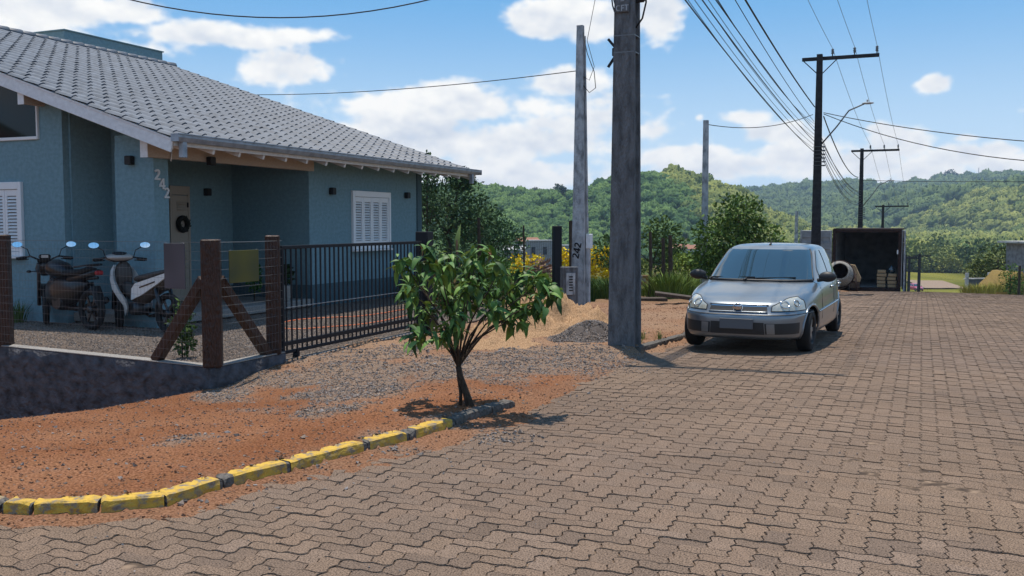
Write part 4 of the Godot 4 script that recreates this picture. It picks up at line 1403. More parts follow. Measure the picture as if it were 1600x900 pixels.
# ---------- cars ----------
# rings of the body from sill to roof: y at sides, y at front, y at rear, x of front, x of rear, half width, squareness
var RINGS := [[0.2, 0.2, 0.24, 0.16, 3.74, 0.735, 6.0], [0.235, 0.225, 0.26, 0.05, 3.79, 0.785, 5.5], [0.33, 0.31, 0.34, 0.012, 3.82, 0.815, 5.2], [0.44, 0.42, 0.46, 0.0, 3.82, 0.824, 5.0], [0.53, 0.515, 0.56, 0.004, 3.815, 0.827, 5.0], [0.575, 0.55, 0.61, 0.03, 3.77, 0.824, 4.8],
	[0.64, 0.6, 0.7, 0.065, 3.75, 0.82, 4.6], [0.72, 0.655, 0.8, 0.1, 3.74, 0.818, 4.4], [0.79, 0.7, 0.9, 0.16, 3.73, 0.81, 4.2], [0.845, 0.765, 0.95, 0.36, 3.72, 0.795, 4.2], [0.885, 0.85, 0.98, 0.72, 3.71, 0.775, 4.2], [0.91, 0.905, 1.0, 1.0, 3.7, 0.755, 4.4],
	[0.935, 0.925, 1.02, 1.08, 3.685, 0.735, 4.6], [1.05, 1.04, 1.1, 1.27, 3.63, 0.7, 4.8], [1.18, 1.17, 1.2, 1.48, 3.55, 0.655, 5.0], [1.3, 1.295, 1.3, 1.69, 3.45, 0.607, 5.0], [1.36, 1.365, 1.36, 1.83, 3.36, 0.575, 5.0], [1.4, 1.405, 1.39, 1.96, 3.24, 0.525, 4.6], [1.425, 1.428, 1.41, 2.15, 3.05, 0.42, 4.0], [1.437, 1.438, 1.425, 2.4, 2.85, 0.2, 3.0]]
func ring_at(v: float) -> Array:
	var i: int = clamp(int(v), 0, RINGS.size() - 2)
	var f := v - i
	var a: Array = RINGS[max(i - 1, 0)]; var b: Array = RINGS[i]; var c: Array = RINGS[i + 1]; var d: Array = RINGS[min(i + 2, RINGS.size() - 1)]
	var out := []
	for k in 7:
		var lo: float = min(b[k], c[k]); var hi: float = max(b[k], c[k])
		out.append(clamp(cubic_interpolate(b[k], c[k], a[k], d[k], f), lo - 0.004, hi + 0.004))
	return out
func body_at(th: float, v: float) -> Vector3:
	var r := ring_at(v)
	var c := cos(th)
	var s := sin(th)
	var e: float = 2.0 / r[6]
	var sx: float = sign(c) * pow(abs(c), e)
	var sz: float = sign(s) * pow(abs(s), e)
	# the nose and tail bow outwards a little
	var L: float = (r[4] - r[3]) / 2
	var x: float = (r[3] + r[4]) / 2 - L * sx
	var z: float = r[5] * sz
	var bow: float = 0.1 * pow(abs(z) / r[5], 2.5) * smooth(0.86, 1.0, abs(sx))
	x += bow * (1.0 if sx > 0 else -1.0)
	if v < 11.0: z *= 1.0 - 0.07 * smooth(1.1, 0.0, x)
	var f: float = pow(max(0.0, sx), 2.2)
	var g: float = pow(max(0.0, -sx), 2.0)
	var y: float = r[0] + (r[1] - r[0]) * f + (r[2] - r[0]) * g
	return Vector3(x, y, z)
func body_n(th: float, v: float) -> Vector3:
	var e := 0.02
	var n := (body_at(th + e, v) - body_at(th - e, v)).cross(body_at(th, min(v + e, 18.99)) - body_at(th, max(v - e, 0.0))).normalized()
	var p := body_at(th, v) - Vector3(1.9, 0.7, 0)
	return n if n.dot(p) > 0 else -n
func body_patch(t0: float, t1: float, v0: float, v1: float, off: float, nt := 14, nv := 8, round_ := 0.0) -> Mb:
	var b := Mb.new(true)
	var g := []
	for i in nt + 1:
		var row := []
		for j in nv + 1:
			var ft := float(i) / nt
			var fv := float(j) / nv
			var th: float = lerp(t0, t1, ft)
			var v: float = lerp(v0, v1, fv)
			row.append(body_at(th, v) + body_n(th, v) * off)
		g.append(row)
	for i in nt:
		for j in nv:
			b.quad(g[i][j], g[i + 1][j], g[i + 1][j + 1], g[i][j + 1])
	return b
func th_at(z: float, v: float, front := true) -> float:      # angle of the ring point at half-width z on the nose
	var lo := 0.0
	var hi := PI / 2
	for k in 40:
		var m := (lo + hi) / 2
		if body_at(m, v).z < abs(z): lo = m
		else: hi = m
	return lo if z >= 0 else -lo
func th_x(x: float, v: float) -> float:                      # angle of the ring point on the side at length x
	var lo := 0.0
	var hi := PI
	for k in 40:
		var m := (lo + hi) / 2
		if body_at(m, v).x < x: lo = m
		else: hi = m
	return lo
func body_z(x: float, y: float) -> float:                    # half width of the body at a place on its side
	var lo := 0.0
	var hi := 8.0
	for k in 24:
		var m := (lo + hi) / 2
		if body_at(th_x(x, m), m).y < y: lo = m
		else: hi = m
	return body_at(th_x(x, lo), lo).z
func wheel(parent: Node, c: Vector3, side: float, turn := 0.0):
	var w := Node3D.new()
	w.name = "wheel"
	w.transform = Transform3D(Basis(Vector3.UP, turn), c)
	parent.add_child(w, true)
	var ax := Transform3D(Basis(Vector3.RIGHT, PI / 2 * side), Vector3.ZERO)
	var b := Mb.new(true)
	b.lathe(ax, [Vector2(0.185, -0.085), Vector2(0.25, -0.088), Vector2(0.278, -0.075), Vector2(0.288, -0.05), Vector2(0.29, 0.0), Vector2(0.288, 0.05), Vector2(0.278, 0.075), Vector2(0.25, 0.088), Vector2(0.185, 0.085)], 32)
	obj("tyre", b, M.rubber, w)
	b = Mb.new(true)
	b.lathe(ax, [Vector2(0, -0.02), Vector2(0.17, -0.03), Vector2(0.185, -0.085), Vector2(0.19, -0.085), Vector2(0.19, 0.085), Vector2(0.185, 0.085), Vector2(0.172, 0.04)], 28)
	obj("rim_barrel", b, M.black, w)
	b = Mb.new()
	for k in 7:
		var a := TAU * k / 7
		b.prism(ax * Transform3D(Basis(Vector3(cos(a), 0, sin(a)), Vector3(-sin(a), 0, cos(a)), Vector3(0, -1, 0)), Vector3(0, 0.062, 0)), PackedVector2Array([Vector2(0.03, -0.032), Vector2(0.178, -0.024), Vector2(0.178, 0.024), Vector2(0.03, 0.032)]), 0.02)
	b.lathe(ax, [Vector2(0.05, 0.03), Vector2(0.05, 0.066), Vector2(0, 0.07)], 14)
	obj("rim", b, M.rim, w)
func car(called: String, label: String, xf: Transform3D, paint: Material) -> Node3D:
	var c := thing(called, label, "car", xf)
	var R := 0.335
	var wheels := [0.76, 3.25]
	var NT := 220
	var sub := 3
	var NV := (RINGS.size() - 1) * sub
	var b := Mb.new(true)
	var g := []
	for j in NV + 1:
		var row := []
		for i in NT:
			var p := body_at(TAU * (i + 0.5) / NT, float(j) / sub)
			for wx in wheels:
				var q := Vector2(p.x - wx, p.y - 0.29)
				var l := q.length()
				if abs(p.z) > 0.6 and abs(l - R) < 0.024 and l > 0.01:
					q = q / l * R
					p.x = wx + q.x; p.y = 0.29 + q.y
			row.append(p)
		g.append(row)
	for j in NV:
		for i in NT:
			var k := (i + 1) % NT
			var m: Vector3 = (g[j][i] + g[j + 1][i] + g[j][k] + g[j + 1][k]) / 4
			var cut := false
			for wx in wheels:
				if abs(m.z) > 0.6 and Vector2(m.x - wx, m.y - 0.29).length() < R - 0.002: cut = true
			if not cut: b.quad(g[j][i], g[j][k], g[j + 1][k], g[j + 1][i])
	for i in NT:
		b.tri(g[NV][i], g[NV][(i + 1) % NT], Vector3(2.62, 1.44, 0))
	obj("body", b, paint, c)
	b = Mb.new()
	b.bx(Vector3(1.92, 0.3, 0), Vector3(3.4, 0.2, 1.2))
	for wx in wheels:
		for s in [-1, 1]: b.bx(Vector3(wx, 0.5, s * 0.54), Vector3(0.72, 0.5, 0.1))
	obj("underbody", b, M.black, c)
	for wx in wheels:
		for s in [-1, 1]: wheel(c, Vector3(wx, 0.29, s * 0.71), s, 0.0)
	for wx in wheels:
		for s in [-1, 1]:
			b = Mb.new(true)
			var pts := []
			for k in 19:
				var a := -0.22 + (PI + 0.44) * k / 18
				pts.append(Vector3(wx + cos(a) * (R + 0.012), 0.29 + sin(a) * (R + 0.012), s * (body_z(wx + cos(a) * (R + 0.012), 0.29 + sin(a) * (R + 0.012)) - 0.004)))
			b.tube(pts, 0.017, 6)
			obj("wheel_arch", b, paint, c)
	# glass
	b = body_patch(th_at(-0.655, 13.0), th_at(0.655, 13.0), 12.15, 15.75, 0.006, 24, 10)
	obj("windscreen", b, M.windscreen, c)
	for s in [1.0, -1.0]:
		for e in [[1.75, 2.42], [2.5, 3.2]]:
			var bb := Mb.new(true)
			var rows := []
			for j in 9:
				var v := lerpf(12.25, 15.55, j / 8.0)
				var front: float = body_at(0.0, v).x + 0.42
				var row := []
				for i in 11:
					var x: float = lerp(max(float(e[0]), front) if e[0] < 2 else float(e[0]), e[1] - 0.0, i / 10.0)
					if e[0] > 2: x = min(x, 3.34 - 0.25 * (v - 12.0) / 4.0)
					var th := th_x(x, v)
					row.append((body_at(th, v) + body_n(th, v) * 0.006) * Vector3(1, 1, s))
				rows.append(row)
			for j in 8:
				for i in 10:
					bb.quad(rows[j][i], rows[j][i + 1], rows[j + 1][i + 1], rows[j + 1][i])
			obj("side_window", bb, M.windscreen, c)
	b = body_patch(PI - 0.95, PI + 0.95, 12.6, 15.4, 0.006, 20, 8)
	obj("rear_window", b, M.windscreen, c)
	# dark frame round the screen, wipers
	b = Mb.new(true)
	for s in [-1.0, 1.0]:
		var pts := []
		for k in 10:
			var v := lerpf(12.0, 15.9, k / 9.0)
			var th: float = th_at(s * lerp(0.69, 0.545, k / 9.0), v)
			pts.append(body_at(th, v) + body_n(th, v) * 0.004)
		b.tube(pts, 0.011, 5)
	var low := []
	for k in 15:
		var th: float = lerp(th_at(-0.68, 12.0), th_at(0.68, 12.0), k / 14.0)
		low.append(body_at(th, 12.0) + body_n(th, 12.0) * 0.004)
	b.tube(low, 0.022, 5)
	obj("screen_seal", b, M.car_plastic, c)
	for e in [[-0.12, 0.5], [-0.62, -0.02]]:
		b = Mb.new()
		var p0 := body_at(th_at(e[0], 12.1), 12.1) + Vector3(-0.01, 0.025, 0)
		var p1 := body_at(th_at(e[1], 12.35), 12.35) + Vector3(-0.012, 0.016, 0)
		b.beam(p0, p1, 0.014, 0.016)
		b.tube([p0, p0 + Vector3(-0.06, -0.02, -0.03)], 0.012, 5)
		obj("wiper", b, M.black, c)
	b = Mb.new()
	b.bx(Vector3(1.98, 1.31, -0.03), Vector3(0.05, 0.06, 0.16), 0.02)
	# lamps
	for s in [-1.0, 1.0]:
		var lamp := Mb.new(true)
		var rows := []
		for i in 13:
			var f := i / 12.0
			var row := []
			for j in 7:
				var q := j / 6.0
				var z: float = lerp(0.4, 0.80, f)
				# rises outwards: the upper edge sweeps back over the wing
				var vlo: float = lerp(5.7, 5.55, f)
				var vhi: float = lerp(6.7, 8.6, smooth(-0.1, 0.45, f)) - 0.9 * smooth(0.75, 1.0, f)
				var v: float = lerp(vlo, vhi, q)
				var th: float = th_at(min(z, 0.70), v) if f < 0.62 else lerp(th_at(0.64, v), th_x(0.52, v), (f - 0.62) / 0.38)
				row.append((body_at(th, v) + body_n(th, v) * (0.004 + 0.014 * sin(PI * q) * sin(PI * clamp(f, 0.03, 0.97)))) * Vector3(1, 1, s))
			rows.append(row)
		for i in 12:
			for j in 6:
				lamp.quad(rows[i][j], rows[i + 1][j], rows[i + 1][j + 1], rows[i][j + 1])
		var ho := obj("headlight", lamp, M.lamp_glass, c)
		var rim_ := []
		for i in 13: rim_.append(rows[i][0])
		for j in range(1, 7): rim_.append(rows[12][j])
		for i in range(11, -1, -1): rim_.append(rows[i][6])
		for j in range(5, -1, -1): rim_.append(rows[0][j])
		var bz := Mb.new(true)
		bz.tube(rim_, 0.006, 5, false)
		obj("bezel", bz, M.car_plastic, ho)
		for e in [[4, 0.055], [8, 0.045]]:
			var cc: Vector3 = rows[e[0]][3]
			var nn: Vector3 = (rows[e[0] + 1][3] - rows[e[0] - 1][3]).cross(rows[e[0]][4] - rows[e[0]][2]).normalized()
			if nn.x > 0: nn = -nn
			var bowl := Mb.new(true)
			bowl.torus(Transform3D(axes(nn.cross(Vector3.UP), nn).basis, cc + nn * 0.004), e[1], 0.007, 20, 6)
			obj("reflector_ring", bowl, M.chrome, ho)
	# grille: dark slot, bright bar, round badge
	b = body_patch(th_at(-0.35, 6.2), th_at(0.35, 6.2), 5.5, 7.05, 0.008, 14, 4)
	var gr := obj("grille", b, M.car_plastic, c)
	b = body_patch(th_at(-0.34, 6.7), th_at(0.34, 6.7), 6.68, 6.86, 0.01, 14, 2)
	obj("grille_bar", b, M.chrome, gr)
	for v in [5.45, 7.12]:
		b = Mb.new(true)
		var pts := []
		for k in 13:
			var th: float = lerp(th_at(-0.36, v), th_at(0.36, v), k / 12.0)
			pts.append(body_at(th, v) + body_n(th, v) * 0.004)
		b.tube(pts, 0.011, 5)
		obj("grille_trim", b, paint, gr)
	var bp := body_at(0.0, 6.4) + Vector3(-0.022, 0, 0)
	b = Mb.new(true)
	b.torus(Transform3D(Basis(Vector3.BACK, PI / 2), bp), 0.058, 0.009, 24, 6)
	var bd := obj("badge", b, M.chrome, c)
	b = Mb.new()
	var cross := PackedVector2Array([Vector2(-0.048, -0.012), Vector2(-0.016, -0.012), Vector2(-0.013, -0.022), Vector2(0.016, -0.022), Vector2(0.018, -0.012), Vector2(0.048, -0.012), Vector2(0.048, 0.012), Vector2(0.016, 0.012), Vector2(0.013, 0.022), Vector2(-0.016, 0.022), Vector2(-0.018, 0.012), Vector2(-0.048, 0.012)])
	b.prism(Transform3D(Basis(Vector3(0, 0, 1), Vector3.UP, Vector3(-1, 0, 0)), bp + Vector3(0.0, 0, 0)), cross, 0.012)
	obj("badge_cross", b, M.chrome, bd)
	# bumper details
	for s in [-1.0, 1.0]:
		b = body_patch(th_at(s * 0.34, 2.2), th_at(s * 0.7, 2.2), 1.75, 3.1, 0.004, 10, 4)
		obj("fog_recess", b, M.car_plastic, c)
		b = body_patch(th_at(s * 0.36, 2.2), th_at(s * 0.45, 2.2), 1.8, 3.05, 0.008, 4, 3)
		obj("fog_cover", b, paint, c)
	b = body_patch(th_at(-0.33, 2.4), th_at(0.33, 2.4), 1.7, 3.2, 0.003, 14, 4)
	obj("lower_intake", b, M.car_plastic, c)
	b = Mb.new()
	b.bx(Vector3(-0.022, 0.42, 0), Vector3(0.012, 0.135, 0.41), 0.003)
	obj("number_plate", b, M.plate, c)
	b = body_patch(th_at(-0.8, 4.4), th_at(0.8, 4.4), 4.35, 4.7, 0.006, 30, 2)
	obj("bumper_strip", b, M.car_plastic, c)
	# mirrors, antenna, handles
	for s in [-1.0, 1.0]:
		b = Mb.new(true)
		b.ball(Vector3(1.42, 0.985, s * 0.87), Vector3(0.065, 0.075, 0.115), 14, 10)
		b.tube([Vector3(1.44, 0.93, s * 0.74), Vector3(1.43, 0.95, s * 0.84)], 0.03, 6)
		obj("wing_mirror", b, M.car_plastic, c)
		for x in [2.28, 3.0]:
			b = Mb.new()
			b.bx(Vector3(x, 0.8, s * 0.822), Vector3(0.17, 0.035, 0.03), 0.01)
			obj("door_handle", b, paint, c)
		b = Mb.new(true)
		b.tube([Vector3(1.12, 0.52, s * 0.826), Vector3(1.2, 0.53, s * 0.835), Vector3(2.8, 0.55, s * 0.835), Vector3(2.9, 0.55, s * 0.826)], 0.013, 5)
		obj("side_strip", b, paint, c)
		for x in [1.36, 2.46, 3.18]:
			b = Mb.new(true)
			var pts := []
			for k in 8:
				var v := lerpf(1.2, 12.0, k / 7.0)
				var xx: float = x + (0.0 if x < 3 else -0.12 * smooth(6.0, 1.0, v))
				var th := th_x(xx, v)
				if x > 3 and v < 6.0: continue
				pts.append((body_at(th, v) + body_n(th, v) * 0.0005) * Vector3(1, 1, s))
			b.tube(pts, 0.003, 4, false)
			obj("door_seam", b, M.black, c)
	b = Mb.new(true)
	b.tube([Vector3(2.02, 1.415, 0), Vector3(2.1, 1.45, 0)], [0.018, 0.012], 6)
	b.tube([Vector3(2.08, 1.44, 0), Vector3(2.16, 1.49, 0)], 0.006, 5)
	obj("antenna", b, M.black, c)
	return c
func make_cars():
	var p := on_road(1171, 544)
	var yaw := PI / 2 - A
	car("parked_car", "silver-grey hatchback parked against the kerb beyond the dark concrete pole", Transform3D(Basis(Vector3.UP, yaw - 0.05) * Basis.from_scale(Vector3(0.965, 0.9, 0.965)), p - DV.rotated(Vector3.UP, -0.05) * 0.74 + Vector3(0, 0.004, 0)), M.paint)
	var q := at_d(1439, 452, 190.0)
	q.y = ground_y(q.x, -q.z)
	car("distant_car", "tiny pinkish-red car far down the valley road", at(q, PI / 2 + 0.1), M.red_paint)

# ---------- motorcycles ----------
func bike_wheel(parent: Node, c: Vector3, R: float, turn := 0.0):
	var w := Node3D.new()
	w.name = "wheel"
	w.transform = Transform3D(Basis(Vector3.UP, turn), c)
	parent.add_child(w, true)
	var ax := Transform3D(Basis(Vector3.RIGHT, PI / 2), Vector3.ZERO)
	var b := Mb.new(true)
	b.torus(ax, R - 0.045, 0.045, 28, 10)
	obj("tyre", b, M.rubber, w)
	b = Mb.new()
	for k in 6:
		var a := TAU * k / 6
		b.beam(Vector3.ZERO, Vector3(cos(a), sin(a), 0) * (R - 0.07), 0.02, 0.03)
	obj("rim", b, M.bike_metal, w)
	b = Mb.new(true)
	b.lathe(ax, [Vector2(0, -0.05), Vector2(0.05, -0.05), Vector2(0.05, 0.05), Vector2(0, 0.05)], 12)
	b.lathe(ax, [Vector2(0.05, 0.055), Vector2(0.11, 0.055), Vector2(0.11, 0.06), Vector2(0.05, 0.06)], 18)
	obj("hub", b, M.bike_metal, w)
func blob(sections: Array, n := 14) -> Mb:
	# a rounded body: sections [x, y, half height, half width] along x
	var b := Mb.new(true)
	var rings := []
	for s in sections:
		var ring := []
		for k in n:
			var a := TAU * k / n
			ring.append(Vector3(s[0], s[1] + sin(a) * s[2], cos(a) * s[3]))
		rings.append(ring)
	for i in rings.size() - 1:
		for k in n:
			var j := (k + 1) % n
			b.quad(rings[i][k], rings[i + 1][k], rings[i + 1][j], rings[i][j])
	for k in range(1, n - 1):
		b.tri(rings[0][0], rings[0][k], rings[0][k + 1])
		b.tri(rings[-1][0], rings[-1][k + 1], rings[-1][k])
	return b
func handlebar(t: Node3D, x: float, y: float, half: float, xf: Transform3D):
	var b := Mb.new(true)
	b.tube([Vector3(x - 0.1, y - 0.01, -half), Vector3(x - 0.03, y + 0.02, -half * 0.5), Vector3(x, y - 0.03, -0.08), Vector3(x, y - 0.03, 0.08), Vector3(x - 0.03, y + 0.02, half * 0.5), Vector3(x - 0.1, y - 0.01, half)], 0.013, 7)
	var hb := obj("handlebar", b, M.black, t, xf)
	for s in [-1, 1]:
		b = Mb.new(true)
		b.tube([Vector3(x - 0.1, y - 0.01, s * half), Vector3(x - 0.06, y + 0.005, s * (half - 0.13))], 0.02, 8)
		b.tube([Vector3(x - 0.02, y - 0.02, s * (half - 0.16)), Vector3(x - 0.05, y - 0.03, s * (half - 0.02))], 0.007, 5)
		obj("grip", b, M.rubber, hb)
		b = Mb.new(true)
		b.tube([Vector3(x - 0.03, y + 0.02, s * half * 0.52), Vector3(x - 0.02, y + 0.12, s * half * 0.6), Vector3(x - 0.04, y + 0.17, s * (half * 0.85))], 0.007, 5)
		obj("mirror_stem", b, M.black, hb)
		b = Mb.new(true)
		var mc := Vector3(x - 0.04, y + 0.19, s * (half * 0.95))
		b.ball(mc, Vector3(0.02, 0.042, 0.072), 14, 8)
		var mo := obj("mirror_shell", b, M.black, hb)
		b = Mb.new(true)
		b.lathe(Transform3D(Basis(Vector3(0.12, 0.58, 0), Vector3(-1, 0.2, 0), Vector3(0, 0, 1)), mc + Vector3(-0.023, 0.002, 0)), [Vector2(0, 0.0), Vector2(0.068, 0.0)], 16)
		obj("mirror_glass", b, M.mirror, mo)
func make_bikes():
	# dark naked motorcycle: local x forward, z to its side
	var f := at_d(66, 512, 14.95)
	var e := at_d(150, 512, 14.15)
	var fwd := Vector3(f.x - e.x, 0, f.z - e.z).normalized()
	var y := -0.145
	var yaw := atan2(-fwd.z, fwd.x)
	var o := Vector3(f.x, y, f.z) - fwd * 0.66
	var t := thing("motorcycle", "black naked motorcycle with round mirrors parked by the shuttered window", "motorcycle", Transform3D(Basis(Vector3.UP, yaw).scaled(Vector3(1.06, 1.06, 1.06)), o))
	var turn := -0.5
	var piv := Vector3(0.5, 0.8, 0)
	var st := Transform3D(Basis(), piv) * Transform3D(Basis(Vector3.UP, turn), Vector3.ZERO) * Transform3D(Basis(), -piv)
	bike_wheel(t, st * Vector3(0.66, 0.29, 0), 0.29, turn)
	bike_wheel(t, Vector3(-0.64, 0.29, 0), 0.29)
	var b := Mb.new(true)
	for s in [-1, 1]:
		b.tube([Vector3(0.68, 0.29, s * 0.085), Vector3(0.48, 0.92, s * 0.085)], [0.03, 0.024], 8)
	obj("fork", b, M.bike_black, t, st)
	b = Mb.new(true)
	for k in 7:
		var a0 := 0.35 + k * 0.28
		var a1 := a0 + 0.28
		var p0 := Vector3(0.66 + cos(a0) * 0.32, 0.29 + sin(a0) * 0.32, 0)
		var p1 := Vector3(0.66 + cos(a1) * 0.32, 0.29 + sin(a1) * 0.32, 0)
		b.quad(p0 + Vector3(0, 0, 0.065), p1 + Vector3(0, 0, 0.065), p1 - Vector3(0, 0, 0.065), p0 - Vector3(0, 0, 0.065))
	obj("mudguard", b, M.bike_black, t, st)
	obj("fuel_tank", blob([[0.34, 0.84, 0.02, 0.03], [0.32, 0.84, 0.1, 0.12], [0.2, 0.85, 0.13, 0.17], [0.02, 0.83, 0.11, 0.15], [-0.12, 0.79, 0.06, 0.09], [-0.14, 0.78, 0.01, 0.02]]), M.bike_black, t)
	obj("headlight", blob([[0.68, 0.82, 0.02, 0.02], [0.67, 0.82, 0.08, 0.09], [0.6, 0.83, 0.11, 0.13], [0.5, 0.86, 0.1, 0.11], [0.46, 0.88, 0.02, 0.02]]), M.bike_black, t, st)
	b = Mb.new(true)
	b.ball(Vector3(0.675, 0.82, 0), Vector3(0.02, 0.065, 0.075), 12, 8)
	obj("headlight_lens", b, M.lamp_glass, t, st)
	b = Mb.new()
	b.bx(Vector3(0.46, 1.01, 0), Vector3(0.09, 0.07, 0.16), 0.02)
	b.bx(Vector3(0.5, 0.95, 0), Vector3(0.06, 0.05, 0.2), 0.015)
	obj("instrument_cluster", b, M.black, t, st)
	b = Mb.new()
	b.bx(Vector3(0.415, 1.015, 0), Vector3(0.004, 0.04, 0.09))
	obj("instrument_dial", b, M.rim, t, st)
	handlebar(t, 0.44, 1.0, 0.37, st)
	obj("engine_shroud", blob([[0.36, 0.5, 0.1, 0.06], [0.3, 0.5, 0.2, 0.13], [0.05, 0.5, 0.24, 0.15], [-0.3, 0.55, 0.17, 0.12], [-0.5, 0.62, 0.08, 0.08]]), M.bike_black, t)
	obj("seat", blob([[0.0, 0.8, 0.02, 0.05], [-0.08, 0.79, 0.05, 0.11], [-0.4, 0.8, 0.05, 0.12], [-0.6, 0.84, 0.05, 0.1], [-0.72, 0.86, 0.02, 0.05]]), M.rubber, t)
	obj("tail_fairing", blob([[-0.2, 0.7, 0.06, 0.1], [-0.5, 0.75, 0.06, 0.09], [-0.82, 0.83, 0.03, 0.05]]), M.bike_black, t)
	b = Mb.new()
	b.bx(Vector3(-0.84, 0.81, 0), Vector3(0.05, 0.06, 0.12), 0.015)
	obj("tail_light", b, M.bike_red, t)
	b = Mb.new(true)
	b.tube([Vector3(-0.4, 0.88, -0.1), Vector3(-0.75, 0.92, -0.1), Vector3(-0.82, 0.93, 0), Vector3(-0.75, 0.92, 0.1), Vector3(-0.4, 0.88, 0.1)], 0.014, 6)
	obj("grab_rail", b, M.black, t)
	b = Mb.new()
	b.lathe(Transform3D(Basis(Vector3.RIGHT, PI / 2), Vector3(0.02, 0.38, 0)), [Vector2(0, -0.13), Vector2(0.11, -0.13), Vector2(0.13, -0.05), Vector2(0.13, 0.05), Vector2(0.11, 0.13), Vector2(0, 0.13)], 14)
	b.bx(Vector3(0.16, 0.42, 0), Vector3(0.22, 0.2, 0.18), 0.05)
	b.bx(Vector3(0.2, 0.62, 0), Vector3(0.16, 0.18, 0.18), 0.04, Basis(Vector3.BACK, 0.3))
	obj("engine", b, M.bike_metal, t)
	b = Mb.new(true)
	b.tube([Vector3(0.28, 0.6, 0.06), Vector3(0.36, 0.4, 0.08), Vector3(0.2, 0.26, 0.1), Vector3(-0.2, 0.27, 0.13), Vector3(-0.75, 0.42, 0.16)], [0.022, 0.022, 0.022, 0.045, 0.05], 8)
	obj("exhaust", b, M.bike_metal, t)
	b = Mb.new(true)
	b.tube([Vector3(0.46, 0.9, 0), Vector3(0.3, 0.68, 0.0), Vector3(0.32, 0.3, 0), Vector3(-0.1, 0.27, 0), Vector3(-0.64, 0.3, 0.09)], 0.025, 6)
	b.tube([Vector3(0.42, 0.85, 0), Vector3(-0.1, 0.68, 0), Vector3(-0.8, 0.74, 0)], 0.025, 6)
	b.tube([Vector3(-0.64, 0.3, 0.1), Vector3(-0.5, 0.66, 0.1)], 0.03, 7)
	obj("frame", b, M.bike_black, t)
	b = Mb.new()
	b.bx(Vector3(-0.8, 0.5, 0), Vector3(0.02, 0.28, 0.16), 0.006, Basis(Vector3.BACK, -0.5))
	obj("rear_mudguard", b, M.bike_black, t)
	for s in [-1, 1]:
		b = Mb.new(true)
		b.tube([Vector3(0.52, 0.8, s * 0.1), Vector3(0.53, 0.8, s * 0.2)], 0.008, 5)
		b.ball(Vector3(0.53, 0.8, s * 0.225), Vector3(0.03, 0.022, 0.04), 8, 6)
		obj("indicator", b, M.bike_black, t)
	# scooter-like underbone motorcycle with white leg shield
	f = at_d(184, 520, 14.4)
	e = at_d(272, 520, 13.65)
	fwd = Vector3(f.x - e.x, 0, f.z - e.z).normalized()
	yaw = atan2(-fwd.z, fwd.x)
	o = Vector3(f.x, y, f.z) - fwd * 0.6
	t = thing("motorcycle", "white and brown step-through motorcycle parked next to a black motorcycle", "motorcycle", Transform3D(Basis(Vector3.UP, yaw).scaled(Vector3(1.06, 1.06, 1.06)), o))
	bike_wheel(t, st * Vector3(0.62, 0.28, 0), 0.28, turn)
	bike_wheel(t, Vector3(-0.6, 0.28, 0), 0.28)
	b = Mb.new(true)
	for s in [-1, 1]: b.tube([Vector3(0.64, 0.28, s * 0.075), Vector3(0.46, 0.75, s * 0.07)], 0.022, 7)
	obj("fork", b, M.bike_black, t, st)
	obj("handlebar_cowl", blob([[0.48, 0.99, 0.02, 0.06], [0.46, 1.0, 0.055, 0.17], [0.38, 1.02, 0.06, 0.2], [0.3, 1.02, 0.03, 0.16], [0.28, 1.02, 0.01, 0.05]]), mat(lin(0.34, 0.3, 0.27), 0.35, {coat = 0.6}), t, st)
	obj("instrument_dial", blob([[0.41, 1.07, 0.008, 0.05], [0.36, 1.08, 0.02, 0.1], [0.31, 1.06, 0.008, 0.06]]), M.black, t, st)
	handlebar(t, 0.36, 1.0, 0.35, st)
	obj("front_panel", blob([[0.56, 0.6, 0.05, 0.03], [0.5, 0.72, 0.18, 0.1], [0.4, 0.76, 0.22, 0.13], [0.33, 0.76, 0.2, 0.1]]), M.bike_brown, t)
	for s in [-1.0, 1.0]:
		# curved white wing of the leg shield
		b = Mb.new(true)
		var line := [[0.44, 0.92, 0.1, 0.03], [0.42, 0.84, 0.15, 0.05], [0.37, 0.72, 0.185, 0.07], [0.27, 0.58, 0.2, 0.1], [0.16, 0.47, 0.19, 0.11], [0.1, 0.36, 0.17, 0.07], [0.12, 0.24, 0.15, 0.015]]
		for i in line.size() - 1:
			var a: Array = line[i]; var c: Array = line[i + 1]
			for zz in [0.0, -0.025]:
				b.quad(Vector3(a[0] + a[3], a[1], s * (a[2] + zz)), Vector3(c[0] + c[3], c[1], s * (c[2] + zz)), Vector3(c[0] - c[3], c[1] - 0.02, s * (c[2] + zz + 0.03)), Vector3(a[0] - a[3], a[1] - 0.02, s * (a[2] + zz + 0.03)))
		obj("leg_shield", b, M.bike_white, t)
	obj("centre_cover", blob([[0.36, 0.62, 0.06, 0.09], [0.2, 0.55, 0.12, 0.12], [0.0, 0.5, 0.14, 0.12], [-0.15, 0.52, 0.1, 0.1]]), M.bike_brown, t)
	obj("underseat_body", blob([[0.05, 0.5, 0.1, 0.08], [-0.1, 0.55, 0.17, 0.115], [-0.4, 0.64, 0.12, 0.11], [-0.7, 0.76, 0.06, 0.08]]), M.bike_brown, t)
	obj("seat", blob([[0.08, 0.72, 0.02, 0.05], [0.0, 0.73, 0.05, 0.11], [-0.3, 0.78, 0.055, 0.13], [-0.62, 0.84, 0.045, 0.11], [-0.75, 0.86, 0.015, 0.04]]), M.bike_brown, t)
